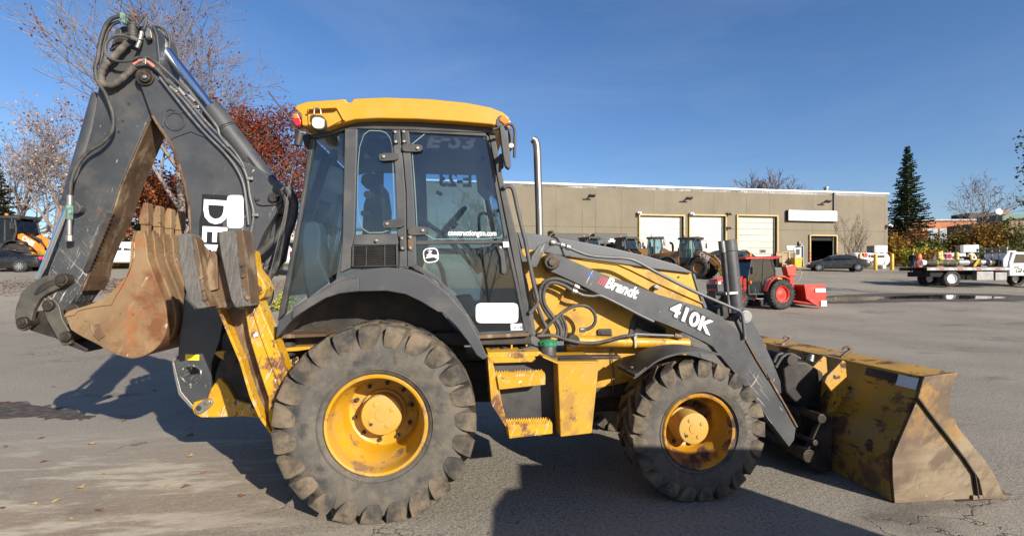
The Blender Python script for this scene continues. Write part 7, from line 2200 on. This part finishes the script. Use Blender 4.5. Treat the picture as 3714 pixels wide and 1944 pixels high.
# fallen leaves: a drift far left that nobody could count, and single ones near the camera
rnd = random.Random(2)
mb = MB()
for k in range(5200):
    sx = rnd.uniform(-150, 1160); sy = rnd.triangular(1006, 1085, 1028)
    if rnd.random() < .35: sx = rnd.gauss(560, 160); sy = rnd.uniform(1010, 1060)
    r_, t_ = rt(sx, sy)
    v = Vector((CAMX, CAMY, 0)) + RGT * r_ + FWD * t_
    z = terrain(t_, r_) + .012
    a = rnd.uniform(0, 6.28); s = rnd.uniform(.07, .15)
    d = Vector((math.cos(a), math.sin(a), rnd.uniform(-.1, .25))) * s; w = Vector((-math.sin(a), math.cos(a), rnd.uniform(-.05, .2))) * s * .38
    c = Vector((v.x, v.y, z))
    q = [c, c + d * .5 + w, c + d, c + d * .5 - w]
    m_ = min(p.z for p in q)
    if m_ < z: q = [p + Vector((0, 0, z - m_)) for p in q]
    mb.add(q, [(0, 1, 2, 3)])
o = mb.build("leaf_litter", leafmat("fallen_leaves", [(0.17, 0.035, 0.02), (0.26, 0.09, 0.04), (0.30, 0.16, 0.07), (0.14, 0.05, 0.03)], 0.8, 0))
tag(o, "drift of fallen red and brown leaves below the trees", "leaves", kind='stuff')
lcols = [(0.22, 0.11, 0.055), (0.30, 0.19, 0.09), (0.17, 0.06, 0.04), (0.34, 0.26, 0.14), (0.13, 0.07, 0.045)]
lm = [paint("dry_leaf_%d" % i, c, 0.7, 0, 0.25, 20) for i, c in enumerate(lcols)]
shape = [(0, 0), (.22, .16), (.20, .34), (.42, .30), (.55, .46), (.66, .28), (1.0, .06), (.68, -.20), (.56, -.42), (.40, -.28), (.18, -.32), (.20, -.14)]
lmesh = []
for k in range(5):
    rr_ = random.Random(50 + k)
    vs = [(.5 + (x - .5) * (1 + rr_.uniform(-.15, .15)) - .5, y * rr_.uniform(.7, 1.05), .35 * abs(y) * rr_.uniform(.3, 1.5) + .06 * rr_.random()) for x, y in shape]
    n = len(vs)
    vs.append((0, 0, .0)); vs[-1] = (.0, 0, .015)
    me = bpy.data.meshes.new("fallen_leaf")
    me.from_pydata(vs, [], [(i, (i + 1) % n, n) for i in range(n)])
    me.materials.append(lm[k])
    lmesh.append(me)
spots = [(195, 1404), (690, 1656), (1066, 1690), (205, 1818), (360, 1852), (452, 1526), (250, 1885), (10, 1843), (600, 1765), (672, 1766), (740, 1715), (380, 1721), (40, 1462), (120, 1830), (1160, 1660), (690, 1580), (330, 1612), (160, 1675), (318, 1430), (560, 1416), (470, 1346), (690, 1552), (20, 1620), (2790, 1540), (880, 1800), (1040, 1760), (290, 1770), (150, 1590)]
rnd = random.Random(7)
for i, (sx, sy) in enumerate(spots):
    r_, t_ = rt(sx, sy)
    v = Vector((CAMX, CAMY, 0)) + RGT * r_ + FWD * t_
    o = bpy.data.objects.new("fallen_leaf", lmesh[i % 5])
    COL.objects.link(o)
    s = rnd.uniform(.05, .10)
    o.location = (v.x, v.y, terrain(t_, r_) + .004)
    o.rotation_euler = (rnd.uniform(-.08, .08), rnd.uniform(-.08, .08), rnd.uniform(0, 6.28))
    o.scale = (s, s, s)
    tag(o, "single dry autumn leaf lying on the near asphalt", "leaf", "single fallen leaves on the near asphalt")

# ================================================================ far brick building and town edge
m_brick = paint("orange_brick", (0.36, 0.135, 0.06), 0.85, 0, 0.12, 0.6, [((0.24, 0.09, 0.05), 0.55, 0.1, 2, 6, None, 0.5), ((0.42, 0.2, 0.12), 0.6, 0.05, 9, 4, None, 0.5)], 0.2, 8)
t_b = 84.0
p = at(3560, t_b)
zt_ = height_at(800, t_b) - p.z
BR = thing("brick_building", "orange brick building with a row of windows beyond the bushes", "building", p, -TH + R(-4))
ww = 24.0
MB().box((0, 5, zt_ / 2), (ww, 10, zt_)).build("wall", m_brick, BR)
MB().box((0, -.05, zt_ + .10), (ww + .3, .5, .25)).build("parapet", m_steelgrey, BR)
for k, sx in enumerate((3390, 3432, 3480, 3528, 3576, 3624, 3668)):
    x_ = (sx - 3560) / FPX * t_b
    W = holder("window", BR, (x_, 0, zt_ - 2.4))
    MB().box((0, -.06, 0), (1.7, .10, 2.1)).build("window_frame", m_steelgrey, W)
    for s in (-1, 1):
        MB().box((s * .40, -.13, 0), (.72, .04, 1.9)).build("window_pane", paint("sky_tinted_pane", (0.30, 0.36, 0.38), 0.08, 0, 0.3, 1.5) if k == 0 and s == -1 else bpy.data.materials["sky_tinted_pane"], W)  # pale blue-grey base colour stands in for sky mirrored in the panes
    MB().box((0, -.12, -1.12), (1.9, .2, .12)).build("window_sill", m_steelgrey, W)
MB().box((3.0, 5, zt_ + .9), (5.0, 4, 1.5)).build("roof_house", m_dark, BR)
MB().box((6.4, 4, zt_ + 1.0), (1.6, 2.0, 1.8)).build("roof_house", m_brick, BR)
MB().cyl((2.4, -.2, zt_ + 1.3), (2.4, -.5, zt_ + 1.4), .55, n=16).build("satellite_dish", m_white, BR)
p = at(3730, 70)
DB2 = thing("dark_brick_building", "dark brown building with green roof box at the picture's right edge", "building", p, -TH)
MB().box((0, 5, 3.2), (5.5, 10, 6.4)).build("wall", m_rustplate, DB2)
MB().box((-.2, 4, 6.9), (3.0, 4, 1.0)).build("roof_house", m_greenold, DB2)
MB().box((0, 0, 6.45), (5.8, .4, .2)).build("parapet", m_dark, DB2)
# pale low building glimpsed through the cab and between the trunks on the left
p = at(1180, 80)
LB = thing("pale_shed", "long pale industrial shed seen through the cab glass", "building", p, -TH)
MB().box((0, 6, 2.6), (26, 12, 5.2)).build("wall", m_doorwhite, LB)
MB().box((0, -.1, 5.3), (26.4, .6, .3)).build("roof_edge", m_steelgrey, LB)
for k in range(5):
    MB().box((-9 + 4.2 * k, -.06, 1.8), (2.2, .1, 3.4)).build("shed_door", m_steelgrey, LB)
# far-off wood on the skyline: reads as one mass
rnd = random.Random(19)
mb = MB()
pp = []
for k in range(2600):
    r_ = rnd.uniform(-115, 115)
    if -18 < r_ < 62: continue
    t_ = rnd.uniform(96, 108)
    hgt = 5.5 + 2.5 * math.sin(r_ * .31) + 1.8 * math.sin(r_ * .83 + 1)
    v = Vector((CAMX, CAMY, 0)) + RGT * r_ + FWD * t_
    pp.append(Vector((v.x, v.y, terrain(t_) + rnd.random() ** .7 * hgt + .3)))
leaf_cards(rnd, pp, .9, 3, .7, mb)
o = mb.build("far_woodland", m_leafbrown)
tag(o, "hazy brown autumn woodland on the skyline", "woodland", kind='stuff')

# ================================================================ people
m_skin = paint("skin", (0.45, 0.27, 0.19), 0.55, 0, 0.06, 8)
m_hoodie = paint("black_hoodie_cloth", (0.012, 0.012, 0.014), 0.9, 0, 0.2, 8)
m_jeans = paint("blue_jeans", (0.035, 0.055, 0.10), 0.85, 0, 0.2, 8)
m_hair = paint("dark_hair", (0.02, 0.015, 0.012), 0.6, 0, 0.2, 20)
m_shoe = paint("dark_shoe", (0.02, 0.018, 0.018), 0.6, 0, 0.2, 20)
def person(label, loc, rz, pose, zones):
    """one continuous skinned figure; pose: joints name -> (xyz, radius, parent)"""
    T = thing("person", label, "person", loc, rz)
    names = list(pose)
    me = bpy.data.meshes.new("body")
    me.from_pydata([pose[n][0] for n in names], [(names.index(pose[n][2]), i) for i, n in enumerate(names) if pose[n][2]], [])
    o = bpy.data.objects.new("body", me)
    COL.objects.link(o)
    sk = o.modifiers.new("skin", 'SKIN')
    sv = me.skin_vertices[0].data
    for i, n in enumerate(names):
        r = pose[n][1]
        sv[i].radius = r if isinstance(r, tuple) else (r, r)
        sv[i].use_root = (n == "pelvis")
    sb = o.modifiers.new("sub", 'SUBSURF'); sb.levels = 2; sb.render_levels = 2
    bpy.context.view_layer.update()
    dg = bpy.context.evaluated_depsgraph_get()
    m2 = bpy.data.meshes.new_from_object(o.evaluated_get(dg))
    bpy.data.objects.remove(o)
    m2.name = "body"
    for m in (m_hoodie, m_jeans, m_skin, m_shoe): m2.materials.append(m)
    for f in m2.polygons:
        f.material_index = zones(f.center)
    b = link("body", m2, None, T)
    m2.shade_smooth()
    hz = Vector(pose["head"][0])
    MB().lathe([(-.02, .098), (.05, .104), (.10, .085), (.13, .05), (.14, .001)], 20, 'Z', (hz.x + .012, hz.y, hz.z)).build("hair", m_hair, T, smooth=60)
    return T
def hand(pose, side, base, d, par):
    d = Vector(d).normalized(); b = Vector(base)
    sd = Vector((0, 1, 0)) if abs(d.y) < .8 else Vector((1, 0, 0))
    for i, (off, ln) in enumerate(((-.030, .075), (-.010, .085), (.010, .080), (.030, .062))):
        k = b + d * .05 + sd * off
        pose["f%d%s" % (i, side)] = (tuple(k), .010, par)
        pose["g%d%s" % (i, side)] = (tuple(k + d * ln + Vector((-.015, 0, 0))), .008, "f%d%s" % (i, side))
    pose["th%s" % side] = (tuple(b + d * .02 + sd * -.045 + Vector((-.02, 0, 0))), .011, par)
    pose["ti%s" % side] = (tuple(b + d * .06 + sd * -.06 + Vector((-.03, 0, 0))), .009, "th%s" % side)
ps = {"pelvis": ((0, 0, .95), (.15, .13), None), "waist": ((0, 0, 1.10), (.17, .14), "pelvis"), "chest": ((.0, 0, 1.30), (.19, .14), "waist"), "neckb": ((0, 0, 1.46), (.09, .08), "chest"), "neck": ((-.01, 0, 1.54), .055, "neckb"), "head": ((-.02, 0, 1.66), (.085, .10), "neck"), "crown": ((-.015, 0, 1.74), (.07, .08), "head"),
      "hipL": ((0, .10, .90), .10, "pelvis"), "kneeL": ((.03, .12, .50), .07, "hipL"), "ankL": ((.02, .13, .09), .05, "kneeL"), "toeL": ((-.14, .14, .045), .042, "ankL"),
      "hipR": ((0, -.10, .90), .10, "pelvis"), "kneeR": ((-.03, -.12, .50), .07, "hipR"), "ankR": ((.0, -.12, .09), .05, "kneeR"), "toeR": ((-.16, -.13, .045), .042, "ankR"),
      "shL": ((0, .19, 1.42), .075, "chest"), "elL": ((-.02, .27, 1.14), .055, "shL"), "wrL": ((-.10, .24, .92), .038, "elL"),
      "shR": ((0, -.19, 1.42), .075, "chest"), "elR": ((-.02, -.27, 1.14), .055, "shR"), "wrR": ((-.12, -.20, .96), .038, "elR")}
hand(ps, "L", (-.12, .235, .86), (-.2, 0, -1), "wrL")
hand(ps, "R", (-.16, -.18, .91), (-.4, .2, -.9), "wrR")
def zn(c):
    if c.z > 1.50: return 2
    if c.z < .075: return 3
    if c.z < .93 and abs(c.y) < .21: return 1
    if c.z < 1.0 and abs(c.y) > .16 and c.x < -.06: return 2
    return 0
person("man in black hoodie and jeans standing at the tail of the flatbed truck", at(3310, 39.5), -TH + R(200), ps, zn)
person("person in dark top half hidden behind the flatbed's load", at(3508, 36.0), -TH + R(175), dict(ps), zn)
